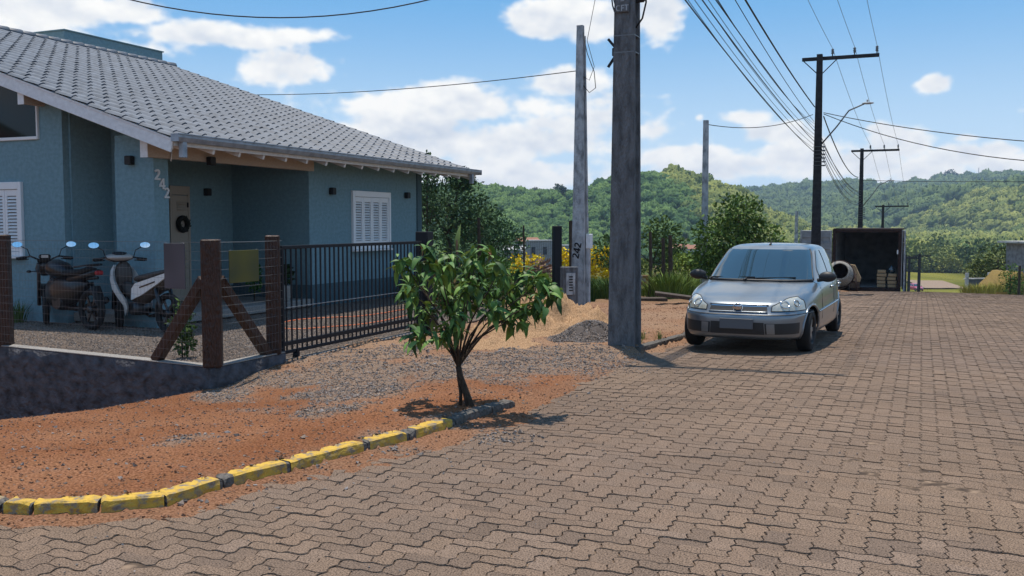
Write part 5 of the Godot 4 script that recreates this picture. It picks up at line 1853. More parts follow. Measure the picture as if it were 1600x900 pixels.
	for s in [-1.0, 1.0]:
		b = Mb.new()
		b.prism(Transform3D(Basis(), Vector3(0, 0, s * 0.125 - 0.012)), PackedVector2Array([Vector2(0.04, 0.44), Vector2(0.02, 0.6), Vector2(-0.05, 0.67), Vector2(-0.75, 0.84), Vector2(-0.78, 0.8), Vector2(-0.5, 0.66), Vector2(-0.2, 0.52)]), 0.024)
		obj("side_panel", b, M.bike_white, t)
		b = Mb.new()
		b.beam(Vector3(-0.16, 0.62, s * 0.14), Vector3(-0.5, 0.71, s * 0.14), 0.004, 0.02)
		obj("side_lettering_stripe", b, M.bike_black, t)
	b = Mb.new()
	b.bx(Vector3(-0.8, 0.78, 0), Vector3(0.06, 0.09, 0.16), 0.02)
	obj("tail_light", b, M.bike_red, t)
	b = Mb.new(true)
	b.ball(Vector3(0.1, 0.34, 0.1), Vector3(0.08, 0.07, 0.06), 10, 8)
	b.lathe(Transform3D(Basis(Vector3.RIGHT, PI / 2), Vector3(0.02, 0.32, 0)), [Vector2(0, -0.13), Vector2(0.09, -0.13), Vector2(0.1, 0), Vector2(0.09, 0.13), Vector2(0, 0.13)], 14)
	obj("engine", b, M.bike_metal, t)
	b = Mb.new(true)
	b.tube([Vector3(0.1, 0.28, 0.08), Vector3(0.0, 0.2, 0.12), Vector3(-0.3, 0.24, 0.15), Vector3(-0.75, 0.36, 0.17)], [0.02, 0.02, 0.045, 0.05], 8)
	obj("exhaust", b, M.bike_black, t)
	b = Mb.new(true)
	for k in 7:
		var a0 := 0.2 + k * 0.3
		var a1 := a0 + 0.3
		var p0 := Vector3(0.62 + cos(a0) * 0.31, 0.28 + sin(a0) * 0.31, 0)
		var p1 := Vector3(0.62 + cos(a1) * 0.31, 0.28 + sin(a1) * 0.31, 0)
		b.quad(p0 + Vector3(0, 0, 0.06), p1 + Vector3(0, 0, 0.06), p1 - Vector3(0, 0, 0.06), p0 - Vector3(0, 0, 0.06))
	obj("mudguard", b, M.bike_brown, t, st)
	b = Mb.new(true)
	b.tube([Vector3(-0.1, 0.5, 0.0), Vector3(-0.6, 0.62, 0.0)], 0.03, 6)
	for s in [-1, 1]: b.tube([Vector3(-0.6, 0.28, s * 0.11), Vector3(-0.48, 0.62, s * 0.11)], 0.028, 7)
	b.tube([Vector3(0.1, 0.3, 0.11), Vector3(-0.6, 0.28, 0.11)], 0.025, 6)
	obj("frame", b, M.bike_black, t)

# ---------- plants ----------
func leaf_mesh(L: float, W: float, droop: float, fold: float) -> ArrayMesh:
	var b := Mb.new(true)
	var prev := []
	var n := 5
	for i in n + 1:
		var f := float(i) / n
		var w: float = W * sin(PI * pow(f, 0.75)) * 0.5 if i < n else 0.0
		if i == 0: w = 0.004
		var a := droop * f
		var x: float = L * (sin(a) / max(droop, 0.01)) if droop > 0.01 else L * f
		var y: float = -L * (1 - cos(a)) / max(droop, 0.01)
		var row := [Vector3(x, y + w * fold, w), Vector3(x, y, 0), Vector3(x, y + w * fold, -w)]
		if i > 0:
			b.quad(prev[0], row[0], row[1], prev[1])
			b.quad(prev[1], row[1], row[2], prev[2])
		prev = row
	return b.done()
func make_street_tree():
	var r := RandomNumberGenerator.new()
	r.seed = 17
	var base := on_ground(730, 634)
	var D := -base.z
	var t := thing("young_tree", "young mango-like tree with drooping glossy leaves beside the kerb's end", "tree", at(base))
	var P := func(px: float, py: float, off := 0.0) -> Vector3: return at_d(px, py, D + off) - base
	var b := Mb.new(true)
	var fork: Vector3 = P.call(716, 572)
	b.tube([P.call(736, 640, 0.0), P.call(727, 610, 0.01), P.call(719, 588, 0.0), fork], [0.038, 0.028, 0.025, 0.024], 9)
	obj("trunk", b, M.bark, t)
	b = Mb.new(true)
	b.tube([P.call(719, 641, 0.05), P.call(720, 615, 0.05), P.call(716, 585, 0.02)], [0.016, 0.014, 0.014], 7)
	obj("side_stem", b, M.bark, t)
	var C := [[632, 410, 0.1], [668, 392, -0.1], [700, 402, 0.2], [752, 392, 0.15], [782, 418, -0.15], [640, 455, -0.2], [690, 445, 0.0], [735, 440, -0.28], [800, 452, 0.1], [846, 440, 0.0], [838, 470, -0.15], [862, 452, 0.05], [818, 486, -0.05], [668, 482, 0.1], [722, 470, 0.25], [772, 480, -0.2], [800, 492, 0.05], [650, 512, -0.25], [690, 515, -0.3], [712, 500, -0.32], [760, 452, 0.32], [690, 420, -0.25], [735, 410, 0.3], [820, 425, 0.2], [650, 430, 0.3], [708, 470, -0.1]]
	var mids := {}
	for c in C:
		var tip: Vector3 = P.call(c[0], c[1], c[2])
		b = Mb.new(true)
		var mid: Vector3 = fork.lerp(tip, 0.45) + Vector3((tip.x - fork.x) * -0.12, 0.03, 0.0)
		b.tube([fork + Vector3(0, -0.01, 0), fork.lerp(mid, 0.5) + Vector3(r.randf_range(-0.01, 0.01), 0.01, 0), mid, mid.lerp(tip, 0.6) + Vector3(r.randf_range(-0.02, 0.02), 0, r.randf_range(-0.02, 0.02)), tip], [0.0095, 0.0085, 0.007, 0.0055, 0.004], 6, false)
		obj("branch", b, M.bark, t)
	var lm := []
	for k in 8: lm.append(leaf_mesh(r.randf_range(0.12, 0.185), r.randf_range(0.042, 0.06), r.randf_range(0.4, 1.7), r.randf_range(0.05, 0.45)))
	var cols := [Color(0.034, 0.082, 0.022), Color(0.05, 0.112, 0.026), Color(0.075, 0.155, 0.034), Color(0.028, 0.068, 0.02), Color(0.12, 0.21, 0.045)]
	var lmats := []
	for c in cols:
		var m: StandardMaterial3D = M.leaf.duplicate()
		m.vertex_color_use_as_albedo = false
		m.albedo_color = lin(c.r, c.g, c.b)
		lmats.append(m)
	var young: StandardMaterial3D = M.leaf.duplicate()
	young.vertex_color_use_as_albedo = false
	young.albedo_color = lin(0.2, 0.09, 0.045)
	var lit_tone := func(ci: int) -> int: return r.randi() % 5 if ci % 3 else [1, 2, 4, 4, 2][r.randi() % 5]
	var rest := []; var rc := []
	var made := 0
	for ci in C.size():
		var c: Array = C[ci]
		var tip: Vector3 = P.call(c[0], c[1], c[2])
		for k in 35:
			var a := TAU * k / 13.0 + r.randf_range(-0.3, 0.3)
			var pitch := r.randf_range(-1.25, 0.35) if k < 26 else r.randf_range(-0.2, 1.0)
			var o := tip + Vector3(r.randf_range(-0.07, 0.07), r.randf_range(-0.1, 0.05), r.randf_range(-0.07, 0.07))
			var bs := Basis(Vector3.UP, a) * Basis(Vector3.BACK, pitch) * Basis(Vector3.RIGHT, r.randf_range(-0.6, 0.6))
			var s := r.randf_range(0.6, 1.2) * (1.0 if k < 26 else 0.75)
			var xf := Transform3D(bs.scaled(Vector3(s, s, s)), o)
			if k < 13 and made < 300:
				made += 1
				var m: Material = lmats[lit_tone.call(ci)] if not (ci in [1, 3] and k < 3) else young
				obj("leaf", lm[r.randi() % 8], m, t, xf)
			else:
				rest.append(xf); rc.append(cols[lit_tone.call(ci)])
	kind(multi("foliage", lm[1], M.leaf, rest, rc, t), "stuff")
func crown_mesh(seed_: int, blobs: Array, n: int, size: float, c0: Color, c1: Color, asp := 0.5) -> ArrayMesh:
	# leaves scattered through ellipsoids [centre, radii]; more towards their shells
	var r := RandomNumberGenerator.new()
	r.seed = seed_
	var st := SurfaceTool.new()
	st.begin(Mesh.PRIMITIVE_TRIANGLES)
	st.set_smooth_group(-1)
	for i in n:
		var bl: Array = blobs[r.randi() % blobs.size()]
		var d := Vector3(r.randfn(), r.randfn(), r.randfn()).normalized()
		var rad := pow(r.randf(), 0.4) * (1.0 + 0.25 * n1.get_noise_3d(d.x * 40.0 + seed_, d.y * 40.0, d.z * 40.0))
		var p: Vector3 = bl[0] + d * bl[1] * rad
		var u := (d + Vector3(r.randfn(), r.randfn(), r.randfn()) * 0.7).normalized()
		var v := u.cross(Vector3(r.randfn(), r.randfn(), r.randfn())).normalized()
		var s := size * r.randf_range(0.6, 1.3)
		var c := c0.lerp(c1, r.randf())
		st.set_color(c)
		var a := p - u * s * 0.5
		var e := p + u * s * 0.5
		var l := p + v * s * asp * 0.5
		var m := p - v * s * asp * 0.5
		st.add_vertex(a); st.add_vertex(l); st.add_vertex(e)
		st.add_vertex(a); st.add_vertex(e); st.add_vertex(m)
	st.generate_normals()
	return st.commit()
func plant(called: String, label: String, cat: String, p: Vector3, blobs: Array, n: int, size: float, c0: Color, c1: Color, trunk_r := 0.05, group := "", asp := 0.5) -> Node3D:
	var t := thing(called, label, cat, at(p), group)
	var b := Mb.new(true)
	var hi: Vector3 = blobs[0][0]
	b.tube([Vector3(0, -0.1, 0), hi * Vector3(0.3, 0.5, 0.3), hi], [trunk_r, trunk_r * 0.8, trunk_r * 0.45], 7)
	for bl in blobs.slice(1):
		b.tube([hi * Vector3(0.3, 0.5, 0.3), hi.lerp(bl[0], 0.5) * Vector3(1, 0.85, 1), bl[0]], [trunk_r * 0.5, trunk_r * 0.35, trunk_r * 0.2], 5)
	obj("trunk" if cat == "tree" else "stem", b, M.bark, t)
	var o := obj("crown" if cat == "tree" else "foliage", crown_mesh(hash(label) % 100000, blobs, n, size, c0, c1, asp), M.foliage, t)
	kind(o, "stuff")
	return t
func tuft(label: String, p: Vector3, n: int, h: float, spread: float, c0: Color, c1: Color, group := "", cat := "grass tuft", called := "grass_tuft"):
	var r := RandomNumberGenerator.new()
	r.seed = hash(label) + int(p.x * 100)
	var st := SurfaceTool.new()
	st.begin(Mesh.PRIMITIVE_TRIANGLES)
	st.set_smooth_group(-1)
	for i in n:
		var a := r.randf() * TAU
		var o := Vector3(cos(a), 0, sin(a)) * spread * sqrt(r.randf()) * 0.6
		var d := (Vector3(cos(a), 0, sin(a)) * r.randf_range(0.1, 0.75) + Vector3(r.randfn(), 0, r.randfn()) * 0.25)
		var hh := h * r.randf_range(0.45, 1.0)
		var w := Vector3(-sin(a), 0, cos(a)) * h * 0.018
		var m := o + Vector3(0, hh * 0.6, 0) + d * hh * 0.3
		var e := o + Vector3(0, hh, 0) + d * hh * 0.85
		st.set_color(c0.lerp(c1, r.randf()))
		for q in [o - w, m - w, o + w, o + w, m - w, m + w, m - w, e, m + w]: st.add_vertex(q)
	st.generate_normals()
	tag(obj(called, st.commit(), M.foliage, self, at(p)), label, cat, group)

# ---------- heaps, garden ----------
func heap(called: String, label: String, c: Vector3, rx: float, rz: float, h: float, m: Material, rough: float, seed_: int, col: Color):
	var b := Mb.new(true)
	var n := 40
	var k := 20
	var g := []
	for j in k + 1:
		var row := []
		var f := float(j) / k
		for i in n:
			var a := TAU * i / n
			var e := 1.0 + 0.22 * n1.get_noise_2d(cos(a) * 25.0 + seed_, sin(a) * 25.0)
			var x := cos(a) * rx * f * e
			var z := sin(a) * rz * f * e
			var y := h * pow(0.5 + 0.5 * cos(PI * f), 0.85)
			y += rough * n2.get_noise_2d((c.x + x) * 25.0, (c.z + z) * 25.0 + seed_) * (1.0 - f * f)
			y += rough * 0.6 * n1.get_noise_2d((c.x + x) * 110.0, (c.z + z) * 110.0) * (1.0 - f * f)
			var gx := c.x + x
			var gz := -(c.z + z)
			row.append(Vector3(x, ground_y(gx, gz) - c.y + max(y, 0.0) - 0.02 * f - 0.01, z))
		g.append(row)
	b.st.set_color(col)
	for j in k:
		for i in n:
			var l := (i + 1) % n
			b.quad(g[j][i], g[j][l], g[j + 1][l], g[j + 1][i])
	return tag(obj(called, b, m, self, at(c)), label, "heap")
var HEAPS := []
func make_heaps():
	var sand := mat(lin(0.44, 0.295, 0.18), 0.95, {tex = M.soil.albedo_texture, nrm = M.soil.normal_texture, ns = 1.0, scale = 0.9, spec = 0.1})
	var c := on_ground(850, 520)
	c += Vector3(0.05, 0, -0.55)
	heap("sand_heap", "lumpy heap of pale orange building sand beside the concrete pole", c, 1.25, 1.15, 0.56, sand, 0.3, 3, Color.WHITE)
	var c2 := on_ground(772, 540)
	heap("sand_spread", "thin spread of trodden pale sand in front of the gate post", c2 + Vector3(0, 0, 0), 0.8, 0.9, 0.09, sand, 0.09, 9, Color.WHITE)
	var c3 := on_ground(926, 528)
	HEAPS.append([c3, 0.62, 0.5, 0.3])
	heap("gravel_heap", "small heap of dark crushed stone leaning against the concrete pole", c3, 0.62, 0.5, 0.23, mat(lin(0.12, 0.105, 0.1), 0.95, {tex = M.soil.albedo_texture, scale = 2.0}), 0.06, 5, Color.WHITE)
func make_garden():
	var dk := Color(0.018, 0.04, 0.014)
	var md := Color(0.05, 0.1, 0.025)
	var lt := Color(0.11, 0.19, 0.04)
	# big dark tree behind the house's far end, others beside it
	var p := on_y(700, 470, -1.2); p = at_d(702, 440, 46.0); p.y = ground_y(p.x, -p.z)
	plant("dark_tree", "large dark leafy tree behind the far corner of the house", "tree", p, [[Vector3(0, 4.0, 0), Vector3(1.8, 1.3, 1.8)], [Vector3(-1.8, 4.0, 0), Vector3(1.5, 1.3, 1.5)], [Vector3(1.2, 2.9, 0.4), Vector3(1.4, 1.2, 1.5)], [Vector3(-0.6, 2.4, 0.6), Vector3(1.9, 1.4, 1.6)], [Vector3(0.6, 4.8, 0), Vector3(0.7, 0.6, 0.7)]], 6000, 0.2, Color(0.025, 0.055, 0.026), Color(0.075, 0.125, 0.05), 0.18)
	p = at_d(755, 430, 52.0); p.y = ground_y(p.x, -p.z)
	plant("dark_tree", "smaller blue-green tree spreading beside the large dark tree", "tree", p, [[Vector3(0, 3.3, 0), Vector3(1.5, 1.2, 1.5)], [Vector3(1.2, 2.4, 0.2), Vector3(1.3, 1.2, 1.3)], [Vector3(-1.0, 2.4, 0.4), Vector3(1.5, 1.1, 1.4)]], 3800, 0.2, Color(0.028, 0.065, 0.03), Color(0.075, 0.135, 0.055), 0.14)
	p = at_d(668, 430, 34.0); p.y = ground_y(p.x, -p.z)
	plant("feathery_tree", "thin feathery tree whose tips rise above the roof's edge", "tree", p, [[Vector3(0, 4.0, 0), Vector3(0.4, 0.9, 0.4)], [Vector3(0.5, 3.0, 0), Vector3(0.7, 1.0, 0.7)], [Vector3(-0.3, 2.6, 0), Vector3(0.8, 1.0, 0.8)]], 900, 0.16, Color(0.03, 0.06, 0.03), Color(0.07, 0.11, 0.05), 0.05)
	# garden bushes behind the gate's end
	var gb := [[668, 440, 21.0, 0.55, "bush with reddish young leaves growing beside the house's far corner", Color(0.05, 0.09, 0.025), Color(0.16, 0.16, 0.05)], [700, 450, 23.0, 0.6, "dense low green bush in the garden behind the gate post", dk, md], [758, 440, 21.0, 0.65, "bright green broad-leaved bush tied to a stake in the garden", md, lt], [790, 420, 24.0, 0.6, "tall leafy bush behind the young tree near village roofs", md, lt], [735, 455, 25.0, 0.5, "shaded round bush under the banana leaf", dk, md]]
	for g in gb:
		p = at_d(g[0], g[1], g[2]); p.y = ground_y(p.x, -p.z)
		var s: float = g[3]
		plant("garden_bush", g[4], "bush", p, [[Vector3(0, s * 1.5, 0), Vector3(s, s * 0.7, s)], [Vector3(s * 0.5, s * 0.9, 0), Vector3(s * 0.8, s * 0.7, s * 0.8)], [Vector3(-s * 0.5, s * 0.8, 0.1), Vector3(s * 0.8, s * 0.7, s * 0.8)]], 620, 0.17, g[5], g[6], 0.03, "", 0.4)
	for g in [[790, 474, 19.2, 0.34, "leafy green bush along the mesh fence behind the young tree", md, lt], [838, 476, 18.6, 0.28, "low bright bush crowding the mesh fence beside the black post", Color(0.04, 0.09, 0.02), lt], [735, 474, 18.6, 0.4, "dark green bush along the mesh fence near the gate post", dk, md], [690, 470, 18.0, 0.36, "bush with coppery tips just past the gate post", Color(0.04, 0.07, 0.02), Color(0.2, 0.12, 0.06)]]:
		p = at_d(g[0], g[1], g[2]); p.y = ground_y(p.x, -p.z)
		var s: float = g[3]
		plant("fence_bush", g[4], "bush", p, [[Vector3(0, s * 2.0, 0), Vector3(s, s * 0.8, s)], [Vector3(s * 0.6, s * 1.0, 0), Vector3(s, s, s)], [Vector3(-s * 0.6, s * 1.1, 0.1), Vector3(s, s, s)]], 620, 0.15, g[5], g[6], 0.025, "", 0.4)
	# banana leaf standing upright
	p = at_d(714, 430, 24.0); p.y = ground_y(p.x, -p.z)
	var t := thing("banana_plant", "young banana plant with one upright pale leaf above the bushes", "plant", at(p))
	var b := Mb.new(true)
	b.tube([Vector3(0, -0.1, 0), Vector3(0.02, 1.0, 0), Vector3(0, 1.7, 0)], [0.07, 0.05, 0.02], 8)
	obj("stem", b, M.bark, t)
	var lf := leaf_mesh(0.8, 0.15, 0.5, 0.5)
	var bm := mat(lin(0.13, 0.2, 0.07), 0.5, {back = Color(0.25, 0.3, 0.1), two = true})
	obj("leaf", lf, bm, t, Transform3D(Basis(Vector3.UP, 1.2) * Basis(Vector3.BACK, 1.5), Vector3(0, 1.35, 0)))
	obj("leaf", lf, bm, t, Transform3D(Basis(Vector3.UP, -0.6) * Basis(Vector3.BACK, 0.8), Vector3(0, 1.1, 0)))
	obj("leaf", lf, bm, t, Transform3D(Basis(Vector3.UP, 2.9) * Basis(Vector3.BACK, 0.9), Vector3(0, 1.0, 0)))
	# neighbour's fence: stakes and dark panel post
	for e in [[748, 340, 470, 26.0, 0.1, "tall weathered stake rising from the garden bushes"], [818, 352, 470, 27.0, 0.06, "thin bent stake with orange dry leaves before the hillside"], [892, 345, 475, 20.0, 0.11, "rough dark timber stake next to the numbered slim pole"], [1016, 362, 470, 24.0, 0.09, "dark fence stake just past the big concrete pole"], [1036, 372, 470, 27.0, 0.11, "middle dark fence stake of three on the building plot"], [1047, 368, 470, 25.0, 0.12, "thickest dark fence stake on the building plot"]]:
		var a := at_d(e[0], e[1], e[3])
		var q := Vector3(a.x, ground_y(a.x, -a.z), a.z)
		b = Mb.new()
		b.tube([q - Vector3(0, 0.2, 0), q.lerp(a, 0.5) + Vector3(0.02, 0, 0), a], [e[4] * 0.55, e[4] * 0.5, e[4] * 0.42], 7)
		tag(obj("wooden_stake", b, M.old_wood), e[5], "stake")
	p = at_d(870, 470, 18.2); p.y = ground_y(p.x, -p.z)
	b = Mb.new()
	b.bx(Vector3(0, 0.8, 0), Vector3(0.15, 1.65, 0.15), 0.008)
	tag(obj("fence_post", b, M.dark_metal, self, at(p, 0.3)), "broad black square post at the end of the neighbour's fence", "post")
	# neighbour's mesh fence seen through the bushes
	b = Mb.new()
	var f0 := at_d(655, 470, 17.0); f0.y = ground_y(f0.x, -f0.z)
	var f1 := Vector3(p.x, p.y, p.z)
	for k in 10:
		var y := 0.1 + k * 0.14
		b.tube([f0 + Vector3(0, y, 0), f1 + Vector3(0, y, 0)], 0.0022, 3, false)
	for k in 60:
		var q := f0.lerp(f1, k / 59.0)
		b.tube([q + Vector3(0, 0.1, 0), q + Vector3(0, 1.38, 0)], 0.0018, 3, false)
	tag(obj("mesh_fence", b, M.dark_metal), "dark wire mesh fence running on from the gate post", "fence")
	# meter post on a low concrete slab
	p = at_d(889, 470, 17.6); p.y = ground_y(p.x, -p.z)
	t = thing("meter_cabinet", "grey concrete post with a pale meter cabinet beside the numbered pole", "meter", at(p, 0.2))
	b = Mb.new()
	b.bx(Vector3(0, 0.42, 0), Vector3(0.3, 0.9, 0.16), 0.01)
	obj("plinth", b, M.old_concrete, t)
	b = Mb.new()
	b.bx(Vector3(0.01, 0.56, 0.085), Vector3(0.17, 0.4, 0.02), 0.005)
	var cb := obj("cabinet_door", b, M.concrete, t)
	b = Mb.new()
	for k in 6: b.bx(Vector3(0.01, 0.44 + k * 0.05, 0.098), Vector3(0.07, 0.022, 0.006))
	obj("vent", b, M.black, cb)
	# dead brown bush
	p = at_d(842, 440, 22.0); p.y = ground_y(p.x, -p.z)
	plant("dry_bush", "dried pinkish-brown bush with a dark tuft before the yellow building", "bush", p, [[Vector3(0.1, 0.95, 0), Vector3(0.35, 0.3, 0.3)], [Vector3(-0.3, 0.6, 0), Vector3(0.45, 0.28, 0.3)]], 420, 0.2, Color(0.14, 0.08, 0.06), Color(0.3, 0.2, 0.16), 0.03, "", 0.22)
	# plants in the yard
	p = on_y(440, 476, -0.05)
	t = thing("potted_plant", "dark bushy plant in a pale pot on the porch", "potted plant", at(p, 0.3))
	b = Mb.new()
	b.prism(Transform3D(Basis(Vector3.RIGHT, -PI / 2), Vector3(0, 0, 0)), PackedVector2Array([Vector2(-0.11, -0.11), Vector2(0.11, -0.11), Vector2(0.11, 0.11), Vector2(-0.11, 0.11)]), 0.02)
	for k in 6:
		var s0 := 0.13 + k * 0.011
		b.bx(Vector3(0, 0.05 + k * 0.055, 0), Vector3(s0 * 2, 0.057, s0 * 2), 0.004)
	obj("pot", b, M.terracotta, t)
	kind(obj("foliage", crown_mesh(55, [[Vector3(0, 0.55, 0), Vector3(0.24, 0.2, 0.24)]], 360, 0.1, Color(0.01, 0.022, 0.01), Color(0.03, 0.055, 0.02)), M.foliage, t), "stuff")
	p = on_y(285, 560, YARD)
	plant("yard_shrub", "slender leafy shrub growing behind the corner post's brace", "shrub", p, [[Vector3(0, 0.42, 0), Vector3(0.17, 0.25, 0.17)], [Vector3(0.03, 0.2, 0), Vector3(0.14, 0.18, 0.14)]], 420, 0.06, Color(0.02, 0.045, 0.014), Color(0.09, 0.14, 0.04), 0.012)
	p = on_y(30, 504, YARD)
	tuft("low spiky green plant at the foot of the house wall", p, 60, 0.42, 0.18, Color(0.03, 0.06, 0.02), Color(0.1, 0.15, 0.04), "", "plant", "spiky_plant")
	p = on_y(398, 480, -0.1)
	plant("yard_shrub", "bright green leafy pot shrub in the shade of the porch wall", "shrub", p, [[Vector3(0, 0.55, 0), Vector3(0.16, 0.3, 0.16)]], 240, 0.09, Color(0.02, 0.07, 0.02), Color(0.06, 0.15, 0.04), 0.015)
	# orange hose snaking over the yard
	var hp := []
	for q in [[640, 480], [600, 487], [560, 492], [520, 494], [470, 497], [442, 502], [434, 507], [442, 511], [470, 512], [510, 509], [560, 505], [600, 499], [635, 491]]:
		var v := on_y(q[0], q[1] + 2, YARD + 0.012)
		hp.append(v)
	var cv := Curve3D.new()
	for i in hp.size():
		var tn: Vector3 = (hp[min(i + 1, hp.size() - 1)] - hp[max(i - 1, 0)]) / 6.0
		cv.add_point(hp[i], -tn, tn)
	b = Mb.new(true)
	var hpts := []
	for q in cv.tessellate(3, 4): hpts.append(q)
	b.tube(hpts, 0.011, 6)
	tag(obj("garden_hose", b, M.hose), "orange garden hose lying in a long loop on the yard gravel", "hose")

# ---------- building plot, container ----------
func make_site():
	var g1 := Color(0.06, 0.1, 0.022)
	var g2 := Color(0.16, 0.22, 0.05)
	var k := 0
	for e in [[925, 466, 240, 0.75, 0.5], [940, 462, 200, 0.8, 0.5], [955, 466, 160, 0.6, 0.45], [935, 455, 200, 0.7, 0.5]]:
		var p := on_ground(e[0], e[1])
		tuft("dense dark green grass clump between the slim pole and stout pole", p, e[2], e[3], e[4], Color(0.025, 0.055, 0.018), Color(0.08, 0.13, 0.035), "grass between the two poles")
	for e in [[1010, 462, 130, 0.4, 0.5], [1042, 466, 300, 0.72, 0.5], [1060, 464, 260, 0.7, 0.55], [1028, 464, 240, 0.6, 0.5], [1078, 462, 160, 0.5, 0.5], [1090, 455, 160, 0.6, 0.6]]:
		var p := on_ground(e[0], e[1])
		tuft("bright green grass clump on the plot beyond the stout pole", p, e[2], e[3], e[4], g1, g2, "grass on the building plot")
	for e in [[996, 536], [1003, 530], [1088, 520], [1030, 535]]:
		var p := on_ground(e[0], e[1])
		tuft("small weed tuft sprouting along the grey kerb by the pole", p, 34, 0.13, 0.12, g1, g2, "weeds along the kerb")
	for e in [[1140, 420, 30.0], [1180, 420, 33.0], [1205, 425, 34.0]]: pass
	var p := at_d(1150, 430, 27.0); p.y = ground_y(p.x, -p.z)
	plant("roadside_tree", "bushy light green roadside tree behind the parked car", "tree", p, [[Vector3(0.05, 2.2, 0), Vector3(0.75, 0.62, 0.7)], [Vector3(-0.55, 1.6, 0.1), Vector3(0.75, 0.6, 0.7)], [Vector3(0.6, 1.5, 0), Vector3(0.75, 0.62, 0.7)], [Vector3(0.1, 1.0, 0.2), Vector3(0.95, 0.6, 0.8)], [Vector3(-0.75, 0.9, 0), Vector3(0.6, 0.5, 0.6)]], 6000, 0.12, Color(0.035, 0.075, 0.02), Color(0.13, 0.2, 0.05), 0.06)
	p = at_d(1075, 430, 30.0); p.y = ground_y(p.x, -p.z)
	plant("roadside_bush", "low lime green bush on the plot beside the roadside tree", "bush", p, [[Vector3(0, 0.9, 0), Vector3(0.8, 0.35, 0.6)], [Vector3(0.7, 0.8, 0), Vector3(0.7, 0.35, 0.6)]], 1300, 0.11, Color(0.08, 0.13, 0.025), Color(0.22, 0.28, 0.06), 0.03)
	p = at_d(1012, 430, 40.0); p.y = ground_y(p.x, -p.z)
	plant("roadside_bush", "round olive bush behind the fence stakes near the stout pole", "bush", p, [[Vector3(0.6, 2.2, 0), Vector3(1.0, 0.9, 0.9)], [Vector3(-1.4, 1.6, 0), Vector3(1.0, 0.8, 0.9)], [Vector3(1.0, 1.2, 0), Vector3(1.0, 0.8, 0.9)]], 2600, 0.18, Color(0.035, 0.065, 0.02), Color(0.11, 0.16, 0.045), 0.05)
	# weathered planks, rubble wall, lumber
	p = on_ground(1058, 474)
	var b := Mb.new()
	b.bx(Vector3(0, 0.16, 0), Vector3(0.95, 0.07, 0.5), 0.006, Basis(Vector3.BACK, -0.12))
	tag(obj("wooden_board", b, M.old_wood, self, at(p, -0.15)), "thick weathered board lying tilted on the plot before the grass", "board")
	p = on_ground(1010, 470)
	b = Mb.new()
	b.bx(Vector3(0, 0.06, 0), Vector3(0.9, 0.08, 0.4), 0.006)
	tag(obj("wooden_board", b, M.old_wood, self, at(p, 0.1)), "flat grey board lying on the soil beside the tilted board", "board")
	var t := thing("block_wall", "low unfinished brick wall with tan planks leaning on the plot", "wall", at(on_ground(1022, 446), 0.35))
	var bm := Mb.new()
	bm.bx(Vector3.ZERO, Vector3(0.29, 0.13, 0.14), 0.006)
	var brick := bm.done()
	for j in 4:
		for i in 6:
			obj("brick", brick, M.brick if (i + j) % 3 else M.cap, t, at(Vector3(-0.9 + i * 0.305 + (0.15 if j % 2 else 0.0), 0.065 + j * 0.14, 0)))
	for e in [[-0.2, 0.5, 0.35], [0.25, 0.3, 0.15]]:
		b = Mb.new()
		b.beam(Vector3(e[0], 0.0, 0.35), Vector3(e[0] + e[2] * 0.6, 0.95, 0.1), 0.09, 0.025)
		obj("plank", b, M.tan, t)
	var r := RandomNumberGenerator.new()
	r.seed = 14
	for e in [[1085, 442], [1095, 448], [1075, 438], [1010, 452]]:
		p = on_ground(e[0], e[1])
		b = Mb.new()
		for q in 5: b.bx(Vector3(r.randf_range(-0.2, 0.2), 0.05 + 0.045 * q, r.randf_range(-0.1, 0.1)), Vector3(r.randf_range(0.8, 1.5), 0.035, 0.14), 0.004, Basis(Vector3.UP, r.randf_range(-0.3, 0.3)))
		tag(obj("scrap_timber", b, M.old_wood, self, at(p, r.randf())), "loose stack of grey scrap timber on the building plot", "timber", "scrap timber stacks")
	# shipping container
	var D := 37.0
	var L := at_d(1304, 456, D)
	var R := at_d(1401, 457, D)
	var mid := (L + R) / 2
	var W := 2.5
	var gy: float = at_d(1352, 456, D).y
	var xf := Transform3D(Basis(RV, Vector3.UP, -DV), Vector3(mid.x, gy, mid.z))
	t = thing("shipping_container", "open rust-edged shipping container with dark interior standing at the kerb", "container", xf)
	var H := 2.42
	b = Mb.new()
	for s in [-1, 1]:
		b.bx(Vector3(s * (W / 2 - 0.06), H / 2, 0), Vector3(0.12, H, 0.14), 0.006)
	b.bx(Vector3(0, H - 0.06, 0), Vector3(W - 0.245, 0.12, 0.14), 0.006)
	b.bx(Vector3(0, 0.09, 0), Vector3(W - 0.245, 0.18, 0.14), 0.006)
	obj("door_frame", b, M.rust, t)
	b = Mb.new()
	b.bx(Vector3(0, H + 0.0, -3.0), Vector3(W - 0.02, 0.05, 5.85))
	obj("roof", b, M.rust, t)
	b = Mb.new()
	b.bx(Vector3(0, 0.15, -3.0), Vector3(W - 0.12, 0.05, 5.85))
	obj("floor", b, M.container_in, t)
	b = Mb.new()
	b.bx(Vector3(0, H / 2, -5.95), Vector3(W - 0.1, H - 0.1, 0.05))
	obj("end_wall", b, M.container_in, t)
	for s in [-1, 1]:
		b = Mb.new()
		var z := -0.08
		while z > -5.9:
			var pts := [Vector3(s * (W / 2 - 0.02), 0, z), Vector3(s * (W / 2 - 0.02), 0, z - 0.08), Vector3(s * (W / 2 - 0.06), 0, z - 0.12), Vector3(s * (W / 2 - 0.06), 0, z - 0.2), Vector3(s * (W / 2 - 0.02), 0, z - 0.24)]
			for q in 4: b.quad(pts[q] + Vector3(0, 0.12, 0), pts[q + 1] + Vector3(0, 0.12, 0), pts[q + 1] + Vector3(0, H - 0.05, 0), pts[q] + Vector3(0, H - 0.05, 0))
			z -= 0.24
